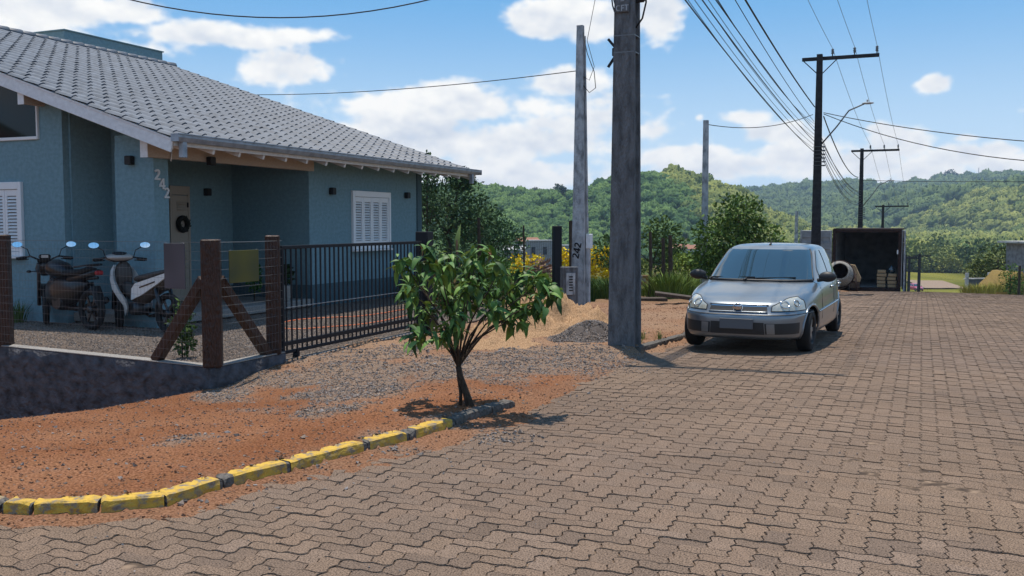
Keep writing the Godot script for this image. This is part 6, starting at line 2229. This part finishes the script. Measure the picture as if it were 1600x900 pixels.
		obj("side_wall", b, M.container, t)
	# doors: one folded out sideways, one swung along the far side
	for e in [[-W / 2 - 0.62, 0.06, 0.12, -1.0], [W / 2 + 0.07, -0.6, -PI / 2 + 0.06, 1.0]]:
		var dn := Node3D.new()
		dn.name = "door"
		dn.transform = Transform3D(Basis(Vector3.UP, e[2]), Vector3(e[0], 0, e[1]))
		t.add_child(dn, true)
		b = Mb.new()
		for q in 5: b.bx(Vector3(0, 0.42 + q * 0.45, 0.0), Vector3(1.08, 0.3, 0.05), 0.02)
		b.bx(Vector3(0, H / 2, -0.02), Vector3(1.14, H - 0.14, 0.03))
		obj("door_panel", b, M.container, dn)
		b = Mb.new()
		for x in [-0.56, 0.56]: b.bx(Vector3(x, H / 2, 0.0), Vector3(0.07, H - 0.1, 0.06), 0.006)
		obj("door_edge", b, M.concrete, dn)
	b = Mb.new()
	b.bx(Vector3(W / 2 - 0.14, 1.55, 0.075), Vector3(0.05, 0.16, 0.02), 0.004)
	obj("lock_tag", b, M.white, t)
	# what stands in the container
	var i := 0
	for e in [[0.55, 5, M.tan], [0.93, 4, M.tan]]:
		for q in e[1]:
			b = Mb.new()
			b.bx(Vector3.ZERO, Vector3(r.randf_range(0.3, 0.35), 0.115, 0.3), 0.012)
			var o := obj("stacked_block", b, e[2], self, Transform3D(xf.basis * Basis(Vector3.UP, r.randf_range(-0.1, 0.1)), xf * Vector3(e[0] + r.randf_range(-0.02, 0.02), 0.245 + q * 0.138, -0.2)))
			tag(o, "tan block in the two stacks inside the container's mouth", "block", "blocks stacked in the container")
			i += 1
	b = Mb.new(true)
	b.lathe(at(Vector3.ZERO), [Vector2(0, 0), Vector2(0.13, 0), Vector2(0.13, 0.2), Vector2(0.05, 0.26), Vector2(0.04, 0.3), Vector2(0, 0.3)], 14)
	tag(obj("water_jug", b, M.windscreen, self, Transform3D(xf.basis, xf * Vector3(0.9, 0.72, -0.35))), "bluish water jug standing on the taller row of tan blocks", "jug")
	b = Mb.new()
	b.prism(Transform3D(Basis(), Vector3(0, 0, -0.2)), PackedVector2Array([Vector2(-0.28, 0), Vector2(0.32, 0), Vector2(0.34, 0.14), Vector2(0.12, 0.62), Vector2(-0.12, 0.66), Vector2(-0.26, 0.4)]), 0.4)
	tag(obj("engine_cover", b, M.tan, self, Transform3D(xf.basis, xf * Vector3(-0.5, 0.42, 0.35))), "tan tapered engine cover standing in front of the container", "cover")
	b = Mb.new()
	b.bx(Vector3(0, 0.12, 0), Vector3(0.6, 0.24, 0.4), 0.01)
	tag(obj("wooden_crate", b, M.old_wood, self, Transform3D(xf.basis, xf * Vector3(-0.5, 0.17, 0.35))), "dark crate under the tan tapered cover", "crate")
	# cement mixer
	var md := 33.5
	var mc := at_d(1307, 424, md)
	var my := ground_y(mc.x, -mc.z)
	t = thing("cement_mixer", "grey cement mixer with its round drum mouth facing the street", "cement mixer", Transform3D(Basis(RV, Vector3.UP, -DV), Vector3(mc.x, my, mc.z)))
	var hy: float = mc.y - my
	var ax := Transform3D(Basis(Vector3.RIGHT, PI / 2 - 0.35) * Basis(Vector3.BACK, -0.1), Vector3(0.08, hy - 0.12, -0.25))
	b = Mb.new(true)
	b.lathe(ax, [Vector2(0, -0.55), Vector2(0.32, -0.5), Vector2(0.46, -0.25), Vector2(0.48, 0.05), Vector2(0.36, 0.34), Vector2(0.31, 0.42), Vector2(0.275, 0.42)], 28)
	var dr := obj("drum", b, M.mixer, t)
	b = Mb.new(true)
	b.lathe(ax, [Vector2(0.275, 0.42), Vector2(0.28, 0.3), Vector2(0.4, 0.05), Vector2(0.38, -0.3), Vector2(0, -0.5)], 28)
	obj("drum_interior", b, M.rust, dr)
	b = Mb.new(true)
	b.torus(ax * at(Vector3(0, 0.05, 0)), 0.485, 0.03, 28, 6)
	obj("ring_gear", b, M.rust, t)
	b = Mb.new(true)
	b.tube([Vector3(0.62, hy - 0.1, -0.3), Vector3(0.6, 0.6, -0.25), Vector3(0.7, 0.05, 0.1)], 0.035, 6)
	b.tube([Vector3(-0.5, hy - 0.1, -0.3), Vector3(-0.5, 0.4, -0.2), Vector3(-0.5, 0.0, 0.1)], 0.035, 6)
	b.tube([Vector3(-0.5, 0.35, -0.2), Vector3(0.62, 0.35, -0.2)], 0.035, 6)
	obj("stand", b, M.rust, t)
	for s in [-1, 1]:
		b = Mb.new(true)
		b.lathe(Transform3D(Basis(Vector3.BACK, PI / 2), Vector3(s * 0.35, 0.22, -0.5)), [Vector2(0, -0.05), Vector2(0.2, -0.05), Vector2(0.22, 0), Vector2(0.2, 0.05), Vector2(0, 0.05)], 16)
		obj("wheel", b, M.rubber, t)
	b = Mb.new()
	b.bx(Vector3(-0.05, 0.3, 0.15), Vector3(0.34, 0.24, 0.3), 0.02)
	obj("motor_box", b, M.concrete, t)
	# tangle of cable on the ground
	var cp := on_ground(1330, 463)
	b = Mb.new(true)
	var pts := []
	for q in 90:
		var a := q * 0.42
		pts.append(Vector3(cos(a) * (0.25 + 0.12 * sin(a * 0.37)) + (q - 45) * 0.013, 0.03 + 0.05 * abs(sin(a * 0.7)) , sin(a) * 0.3))
	b.tube(pts, 0.012, 4)
	tag(obj("cable_tangle", b, M.wire_black, self, at(cp, 0.4)), "tangle of black cable lying before the cement mixer", "cable")

# ---------- far things ----------
func far_house(label: String, px: float, py: float, D: float, w: float, h: float, wm: Material, rm: Material, yaw := 0.0, flat := false):
	var p := at_d(px, py, D)
	p.y = min(p.y, ground_y(p.x, -p.z) + 1.5)
	var top := h
	var t := thing("distant_house", label, "house", at(p, yaw), "")
	var b := Mb.new()
	var dp := w * 0.7
	b.bx(Vector3(0, top / 2 - 2.0, 0), Vector3(w, top + 4.0, dp))
	obj("wall", b, wm, t)
	b = Mb.new()
	if flat: b.bx(Vector3(0, top + 0.15, 0), Vector3(w + 0.6, 0.3, dp + 0.6), 0.03)
	else: b.prism(Transform3D(Basis(Vector3(0, 0, -1), Vector3.UP, Vector3(1, 0, 0)), Vector3(-w / 2 - 0.3, top, 0)), PackedVector2Array([Vector2(-dp / 2 - 0.5, -0.1), Vector2(dp / 2 + 0.5, -0.1), Vector2(0, dp * 0.24)]), w + 0.6)
	obj("roof", b, rm, t)
	for x in [-0.27, 0.2]:
		b = Mb.new()
		b.bx(Vector3(x * w, top * 0.55, dp / 2 + 0.02), Vector3(w * 0.16, top * 0.35, 0.08))
		obj("window", b, M.glass, t)
func make_far():
	far_house("grey village house with pale flat roof and one window", 842, 402, 330.0, 8.5, 7.5, M.house_grey, M.roof_metal, 0.1, true)
	far_house("village house with clay-tiled gable roof", 823, 396, 390.0, 9.0, 6.5, M.house_white, M.roof_clay, 0.4)
	far_house("low village house under a bright metal roof", 807, 404, 350.0, 8.0, 3.6, M.house_grey, M.roof_metal, -0.3)
	far_house("small white village shed in front of the metal roof", 826, 404, 345.0, 6.0, 3.2, M.house_white, M.roof_metal, 0.25)
	far_house("blue-grey village house beside the black post", 880, 396, 360.0, 7.0, 6.0, M.house_grey, M.roof_metal, -0.2, true)
	far_house("pink-walled hillside house beyond the roadside tree", 1085, 395, 360.0, 8.0, 4.2, M.house_white, M.roof_clay, 0.3)
	far_house("brown-roofed hillside house in the cluster beyond the fence stakes", 1060, 400, 380.0, 8.0, 3.8, M.house_grey, M.roof_clay, -0.2)
	far_house("pale hillside house at the edge of the cluster", 1098, 390, 400.0, 7.0, 4.0, M.house_white, M.roof_metal, 0.0)
	# hedges in yellow flower on the next plot
	for e in [["low yellow-flowering hedge on the far plot behind the dry bush", 797, 850, 398, 44.0, 900], ["tall bright yellow flowering hedge seen on both sides of the slim pole", 868, 955, 383, 45.0, 2600]]:
		var a := at_d(e[1], e[3], e[4])
		var z := at_d(e[2], e[3], e[4])
		var c := (a + z) / 2
		var gy := ground_y(c.x, -c.z)
		var hh: float = a.y - gy
		var bl := []
		for q in 5: bl.append([Vector3(lerp(a.x, z.x, (q + 0.5) / 5.0) - c.x, hh * 0.52, 0), Vector3((z.x - a.x) * 0.13, hh * 0.5, 0.6)])
		plant("flowering_hedge", e[0], "hedge", Vector3(c.x, gy, c.z), bl, e[5], 0.15, Color(0.5, 0.36, 0.01), Color(0.85, 0.66, 0.02), 0.03, "", 0.7)
	# things past the crest beside the road
	var D := 78.0
	var p := at_d(1640, 452, D)
	var t := thing("roadside_house", "grey rendered house with white balcony beyond the crest", "house", at(p, 0.15))
	var b := Mb.new()
	b.bx(Vector3(1.6, 1.0, -2), Vector3(4.0, 5.4, 6.0))
	obj("wall", b, M.house_grey, t)
	b = Mb.new()
	b.bx(Vector3(1.4, 3.78, -2), Vector3(4.9, 0.16, 6.6))
	obj("roof_slab", b, M.house_white, t)
	b = Mb.new()
	b.bx(Vector3(-0.9, 2.1, 0.4), Vector3(0.7, 0.75, 2.0))
	b.bx(Vector3(-1.15, 0.4, 1.2), Vector3(0.12, 3.4, 0.12))
	obj("balcony", b, M.house_white, t)
	b = Mb.new()
	b.bx(Vector3(-0.3, 0.2, 0.9), Vector3(0.7, 1.6, 0.2))
	obj("doorway", b, M.black, t)
	p = at_d(1556, 458, 66.0)
	var earth := mat(lin(0.3, 0.215, 0.06), 0.95, {tex = M.soil.albedo_texture, scale = 0.3})
	b = Mb.new(true)
	b.prism(Transform3D(Basis(Vector3.UP, 0.1), Vector3(0, 0, -1.5)), PackedVector2Array([Vector2(-1.0, -0.8), Vector2(1.1, -0.8), Vector2(1.1, 1.0), Vector2(0.75, 1.55), Vector2(0.45, 1.5), Vector2(0.1, 1.1), Vector2(-0.4, 0.65), Vector2(-0.75, 0.2)]), 3.0)
	tag(obj("earth_bank", b, earth, self, at(p)), "steep ochre earth bank beside the road beyond the crest", "bank")
	p = at_d(1520, 456, 80.0)
	t = thing("garden_wall", "unfinished low wall with pale pillars before the ochre bank", "wall", at(p, 0.25))
	b = Mb.new()
	b.bx(Vector3(0.6, 0.25, 0), Vector3(2.6, 1.6, 0.2))
	obj("wall_panel", b, M.old_concrete, t)
	for x in [-0.7, 1.5]:
		b = Mb.new()
		b.bx(Vector3(x, 0.5, 0.1), Vector3(0.22, 2.2, 0.22), 0.01)
		obj("pillar", b, M.house_white, t)
	b = Mb.new()
	b.bx(Vector3(0.5, 1.1, 0), Vector3(2.7, 0.1, 0.3), 0.01)
	obj("coping", b, M.house_white, t)
	for e in [[1528, 460, 58.0], [1542, 459, 60.0], [1560, 456, 64.0], [1570, 448, 66.0], [1512, 459, 62.0]]:
		var q := at_d(e[0], e[1], e[2])
		tuft("yellow-green grass clump on the ochre bank beyond the crest", q, 170, 0.75, 0.9, Color(0.14, 0.17, 0.03), Color(0.32, 0.28, 0.07), "grass on the ochre bank")
	p = at_d(1578, 458, 60.0); p.y = ground_y(p.x, -p.z)
	var y0: float = at_d(1578, 430, 60.0).y - p.y
	plant("verge_tree", "small bright green tree between ochre bank and grey house", "tree", p, [[Vector3(0, y0, 0), Vector3(0.7, 0.8, 0.7)], [Vector3(0.3, y0 - 0.7, 0), Vector3(0.8, 0.6, 0.7)]], 900, 0.16, Color(0.04, 0.08, 0.02), Color(0.13, 0.2, 0.05), 0.06)
	p = at_d(1558, 458, 84.0); p.y = ground_y(p.x, -p.z)
	y0 = at_d(1558, 405, 84.0).y - p.y
	plant("verge_tree", "taller olive tree rising behind the ochre bank", "tree", p, [[Vector3(0, y0, 0), Vector3(2.0, 1.4, 1.6)], [Vector3(1.2, y0 - 1.6, 0), Vector3(1.6, 1.4, 1.4)], [Vector3(-1.4, y0 - 1.0, 0), Vector3(1.4, 1.0, 1.4)]], 1900, 0.3, Color(0.05, 0.075, 0.02), Color(0.15, 0.17, 0.05), 0.12)
	p = at_d(1592, 456, 58.0); p.y = ground_y(p.x, -p.z)
	b = Mb.new()
	b.tube([p, Vector3(p.x, at_d(1592, 415, 58.0).y, p.z)], [0.09, 0.07], 6)
	tag(obj("wooden_stake", b, M.old_wood), "dark post standing before the grey house beyond the crest", "stake")
	# sandy end of the valley road
	b = Mb.new()
	var q0 := at_d(1445, 452, 215.0)
	var q1 := at_d(1512, 452, 215.0)
	var pts := []
	for k in 7:
		var q := q0.lerp(q1, k / 6.0)
		pts.append([Vector3(q.x, ground_y(q.x, -q.z) + 0.25, q.z), Vector3(q.x + 6.0, ground_y(q.x + 6.0, -q.z + 26.0) + 0.5, q.z - 26.0)])
	for k in 6: b.quad(pts[k][0], pts[k + 1][0], pts[k + 1][1], pts[k][1])
	kind(obj("valley_road", b, mat(lin(0.34, 0.26, 0.19), 0.95, {tex = M.soil.albedo_texture, scale = 0.1})), "structure")

# ---------- woods on the hills ----------
func clump_mesh(seed_: int) -> ArrayMesh:
	# a lumpy crown: a knobbly body under a coat of leaves
	var nn := FastNoiseLite.new()
	nn.seed = seed_; nn.frequency = 1.5; nn.fractal_octaves = 3; nn.fractal_gain = 0.6
	var st := SurfaceTool.new()
	st.begin(Mesh.PRIMITIVE_TRIANGLES)
	st.set_smooth_group(0)
	var n := 26
	var m := 15
	var g := []
	for j in m + 1:
		var row_ := []
		for i in n:
			var a := TAU * (i + 0.5 * (j % 2)) / n
			var t := PI * j / m
			var d := Vector3(sin(t) * cos(a), cos(t), sin(t) * sin(a))
			var k: float = 0.84 + 0.62 * abs(nn.get_noise_3d(d.x, d.y, d.z)) + 0.25 * nn.get_noise_3d(d.x * 3.0, d.y * 3.0, d.z * 3.0)
			row_.append(d * k * Vector3(1, 0.85, 1))
		g.append(row_)
	var r := RandomNumberGenerator.new()
	r.seed = seed_
	for j in m:
		for i in n:
			var l := (i + 1) % n
			st.set_color(Color(0.8, 0.8, 0.8).lerp(Color(1.1, 1.08, 1.0), r.randf()))
			for q in [g[j][i], g[j + 1][l], g[j + 1][i], g[j][i], g[j][l], g[j + 1][l]]: st.add_vertex(q)
	st.generate_normals()
	var body := st.commit()
	var out := SurfaceTool.new()
	out.append_from(body, 0, Transform3D())
	out.append_from(crown_mesh(seed_ * 7, [[Vector3.ZERO, Vector3(1.05, 0.92, 1.05)]], 420, 0.2, Color(0.85, 0.85, 0.8), Color(1.3, 1.25, 1.1), 0.8), 0, Transform3D())
	return out.commit()
func make_forest():
	var r := RandomNumberGenerator.new()
	r.seed = 99
	var meshes := [clump_mesh(1), clump_mesh(2), clump_mesh(3)]
	var leafy := []
	for k in 3: leafy.append(crown_mesh(40 + k, [[Vector3(0, 0.1, 0), Vector3(0.7, 0.75, 0.7)], [Vector3(0.45, -0.1, 0.2), Vector3(0.55, 0.5, 0.55)], [Vector3(-0.4, 0.0, 0.25), Vector3(0.55, 0.55, 0.55)], [Vector3(0.1, -0.15, -0.45), Vector3(0.6, 0.5, 0.55)]], 1500, 0.15, Color(0.8, 0.8, 0.75), Color(1.35, 1.3, 1.15), 0.8))
	# each wood: name, x range, distance range, trees, crown radius range, tones
	var woods := [
		["hill_forest", -330.0, 250.0, 345.0, 640.0, 6500, 1.9, 3.4, Color(0.044, 0.096, 0.034), Color(0.115, 0.19, 0.055)],
		["mountain_forest", 330.0, 1150.0, 900.0, 1800.0, 5600, 5.0, 9.5, Color(0.06, 0.1, 0.042), Color(0.125, 0.175, 0.058)],
		["valley_forest", 90.0, 560.0, 250.0, 900.0, 5200, 2.8, 5.6, Color(0.085, 0.125, 0.036), Color(0.25, 0.27, 0.075)],
	]
	for w in woods:
		var xs := [[], [], [], [], [], []]
		var cs := [[], [], [], [], [], []]
		var tries := 0
		var count := 0
		while count < w[5] and tries < w[5] * 3:
			tries += 1
			var dd: float = r.randf_range(w[3], w[4])
			var x: float = r.randf_range(w[1], w[2])
			var q := x / dd * F + 800.0
			if q < 560.0 or q > 1720.0: continue
			if w[0] == "hill_forest" and dd > 520 and q > 835 and q < 905 and n1.get_noise_2d(x * 0.9, dd * 0.9) > -0.12: continue
			if w[0] == "hill_forest" and dd < 420 and q > 790 and q < 900: continue
			if w[0] == "valley_forest" and dd < 330 and q > 1380 and q < 1530 and dd < 290: continue
			var y := land_y(x, dd)
			var s: float = r.randf_range(w[6], w[7]) * (1.0 if r.randf() > 0.1 else 1.35)
			var xf := Transform3D(Basis(Vector3.UP, r.randf() * TAU).scaled(Vector3(s, s * r.randf_range(0.85, 1.35), s)), Vector3(x, y + s * 0.55, -dd))
			var k := r.randi() % 3 + (3 if dd < 420.0 and w[0] == "valley_forest" else 0)
			count += 1
			xs[k].append(xf)
			var tone: float = clamp(0.5 + 0.9 * n1.get_noise_2d(x * 0.5, dd * 0.5) + r.randf_range(-0.4, 0.4), 0.0, 1.0)
			var c: Color = w[8].lerp(w[9], tone)
			cs[k].append(c)
		var holder := Node3D.new()
		holder.name = w[0]
		add_child(holder)
		tag(holder, {"hill_forest": "dense green wood covering the near rounded hill", "mountain_forest": "hazy wood covering the far ridge", "valley_forest": "mixed wood filling the valley and lower slope"}[w[0]], "forest")
		kind(holder, "stuff")
		for k in 6:
			if xs[k].size() > 0: kind(multi("crowns", leafy[k - 3] if k > 2 else meshes[k], M.foliage, xs[k], cs[k], holder), "stuff")
	# trees that stand out on the skyline
	for e in [[873, 290, 590.0, 3.6, "lone round tree on the pasture saddle skyline"], [835, 288, 600.0, 3.0, "twin-crowned tree on the saddle left of the pasture"], [1484, 268, 1740.0, 11.0, "large tree group on the crest of the far ridge"], [1525, 272, 1740.0, 8.0, "smaller tree on the far ridge beside the mast"]]:
		var q := at_d(e[0], e[1], e[2])
		var s: float = e[3]
		var gy := land_y(q.x, e[2])
		var t := thing("skyline_tree", e[4].replace("left of", "beside"), "tree", at(Vector3(q.x, gy, q.z)))
		var b := Mb.new()
		b.tube([Vector3(0, -1, 0), Vector3(0, s * 1.2, 0)], [s * 0.14, s * 0.08], 6)
		obj("trunk", b, M.bark, t)
		kind(obj("crown", crown_mesh(int(e[0]), [[Vector3(0, s * 1.4, 0), Vector3(s, s * 0.8, s)], [Vector3(s * 0.8, s * 1.1, 0), Vector3(s * 0.7, s * 0.6, s * 0.7)]], 500, s * 0.3, Color(0.02, 0.045, 0.018), Color(0.05, 0.085, 0.03), 0.7), M.foliage, t), "stuff")
	var mp := at_d(1529, 275, 1745.0)
	var mb := Mb.new()
	mb.tube([Vector3(mp.x, land_y(mp.x, 1745.0), mp.z), Vector3(mp.x, at_d(1529, 262, 1745.0).y, mp.z)], [0.8, 0.5], 5)
	tag(obj("radio_mast", mb, M.concrete), "thin radio mast on the crest of the far ridge", "mast")
	# bushes along the slope behind the plot and container
	for e in [[1300, 372, 66.0, 1.8, "yellow-green bush row behind the container's open door"], [1325, 368, 70.0, 1.6, "bright bush behind the container roof near the second crossarm pole"], [1230, 395, 60.0, 1.6, "olive bush between roadside tree and tall crossarm pole"], [990, 400, 75.0, 0.9, "yellow-green bush before the yellow shed"], [1120, 400, 62.0, 1.7, "pale green bush on the slope behind the slim bare pole"]]:
		var q := at_d(e[0], e[1], e[2])
		var gy := ground_y(q.x, -q.z)
		var hgt: float = max(q.y - gy, 1.2)
		var s: float = e[3]
		plant("slope_bush", e[4].replace("right beside", "close beside"), "bush", Vector3(q.x, gy, q.z), [[Vector3(0, hgt - s * 0.5, 0), Vector3(s, s * 0.6, s)], [Vector3(s * 0.8, hgt - s * 0.9, 0), Vector3(s, s * 0.7, s)], [Vector3(-s * 0.8, hgt - s, 0), Vector3(s, s * 0.7, s)], [Vector3(0, hgt * 0.4, 0), Vector3(s * 1.2, hgt * 0.4, s)]], 1500, 0.26, Color(0.05, 0.08, 0.018), Color(0.17, 0.2, 0.05), 0.06)

# ---------- stones ----------
func stone_mesh(seed_: int) -> ArrayMesh:
	var r := RandomNumberGenerator.new()
	r.seed = seed_
	var b := Mb.new()
	var v := []
	for d in [Vector3.RIGHT, Vector3.LEFT, Vector3.UP, Vector3.DOWN, Vector3.BACK, Vector3.FORWARD]:
		v.append((d + Vector3(r.randf_range(-0.4, 0.4), r.randf_range(-0.35, 0.35), r.randf_range(-0.4, 0.4))) * r.randf_range(0.75, 1.1))
	for f in [[0, 2, 4], [4, 2, 1], [1, 2, 5], [5, 2, 0], [4, 3, 0], [1, 3, 4], [5, 3, 1], [0, 3, 5]]:
		b.out([v[f[0]], v[f[1]], v[f[2]]], Vector3.ZERO)
	return b.done()
func make_stones():
	var r := RandomNumberGenerator.new()
	r.seed = 5
	var ms := [stone_mesh(1), stone_mesh(2), stone_mesh(3)]
	var xs := [[], [], []]
	var cs := [[], [], []]
	var put := func(p: Vector3, s: float, c: Color):
		var k := r.randi() % 3
		var bs := Basis(Vector3(r.randfn(), r.randfn(), r.randfn()).normalized(), r.randf() * TAU)
		xs[k].append(Transform3D(bs.scaled(Vector3(s, s * r.randf_range(0.5, 0.9), s * r.randf_range(0.6, 1.0))), p))
		cs[k].append(c)
	var tone := func() -> Color:
		var v: float = r.randf_range(0.55, 1.35)
		return Color(0.225 * v, 0.215 * v, 0.215 * v).lerp(Color(0.3 * v, 0.22 * v, 0.165 * v), r.randf() * 0.85)
	for i in 120000:
		var dd := 5.0 + 9.5 * pow(r.randf(), 1.25)
		var x := r.randf_range(-5.2, 2.6)
		if x / dd < -0.56: continue
		var g := gravel_at(x, dd)
		var chance: float = smooth(0.22, 0.85, g) * 0.62 + 0.018
		if r.randf() > chance: continue
		var ks: float = kerb_side(x, dd)[0]
		if ks > 0.9 and r.randf() > 0.05: continue
		if ks > 0.2 and r.randf() > 0.5: continue
		var rel := Vector2(x, dd) - FC
		if rel.dot(Vector2(FL.y, -FL.x)) > 0 and rel.dot(Vector2(GD.y, -GD.x)) < 0.1: continue
		var y := ground_y(x, dd)
		if ks > 0.0: y = max(y, road_y(x, dd))
		put.call(Vector3(x, y + 0.002, -dd), r.randf_range(0.006, 0.017) * (1.0 if r.randf() > 0.04 else 1.9), tone.call())
	# crumbs of soil on the bank
	for i in 26000:
		var dd := 4.6 + 6.5 * pow(r.randf(), 1.2)
		var x := r.randf_range(-5.6, 1.6)
		if i > 16000:
			dd = r.randf_range(10.5, 21.0)
			x = r.randf_range(-1.0, 4.6)
		if x / dd < -0.56: continue
		var ks: float = kerb_side(x, dd)[0]
		if ks > 0.35: continue
		var rel := Vector2(x, dd) - FC
		if rel.dot(Vector2(FL.y, -FL.x)) > -0.1 and rel.dot(Vector2(GD.y, -GD.x)) < 0.1: continue
		var v := r.randf_range(0.6, 1.1)
		put.call(Vector3(x, ground_y(x, dd) + 0.001, -dd), r.randf_range(0.004, 0.012) * (1.0 if r.randf() > 0.06 else 1.7), Color(0.3 * v, 0.135 * v, 0.07 * v).lerp(Color(0.3 * v, 0.22 * v, 0.17 * v), r.randf() * 0.6))
	# crumbs scattered over the road
	for i in 2600:
		var dd := 3.2 + 11.0 * pow(r.randf(), 1.4)
		var x := r.randf_range(-3.5, 5.0)
		var ks: float = kerb_side(x, dd)[0]
		if ks < 0.0 or r.randf() > exp(-ks * 0.8) + 0.05: continue
		put.call(Vector3(x, road_y(x, dd) + 0.004, -dd), r.randf_range(0.003, 0.009), tone.call())
	# yard gravel
	for i in 52000:
		var u := r.randf_range(0.1, 8.5)
		var v := pow(r.randf(), 1.3) * 6.5
		var q: Vector2 = FC + GD * u - Vector2(GD.y, -GD.x) * v
		if (q - FC).dot(Vector2(FL.y, -FL.x)) < 0.12: continue
		if q.x / q.y < -0.56: continue
		var c: Color = tone.call()
		put.call(Vector3(q.x, YARD + 0.002, -q.y), r.randf_range(0.009, 0.019), c.lerp(Color(0.22, 0.175, 0.14), 0.45))
	# stones on the gravel heap
	for h in HEAPS:
		for i in 5200:
			var a := r.randf() * TAU
			var f := sqrt(r.randf()) * 1.05
			var x: float = h[0].x + cos(a) * h[1] * f
			var z: float = h[0].z + sin(a) * h[2] * f
			var y: float = ground_y(x, -z) + 0.23 * pow(0.5 + 0.5 * cos(PI * min(f, 1.0)), 0.85) - 0.005
			put.call(Vector3(x, y, z), r.randf_range(0.01, 0.02), tone.call())
	var holder := Node3D.new()
	holder.name = "gravel"
	add_child(holder)
	tag(holder, "loose grey crushed stone strewn over verge, yard and road edge", "gravel")
	kind(holder, "stuff")
	for k in 3: kind(multi("stones", ms[k], M.stone, xs[k], cs[k], holder), "stuff")
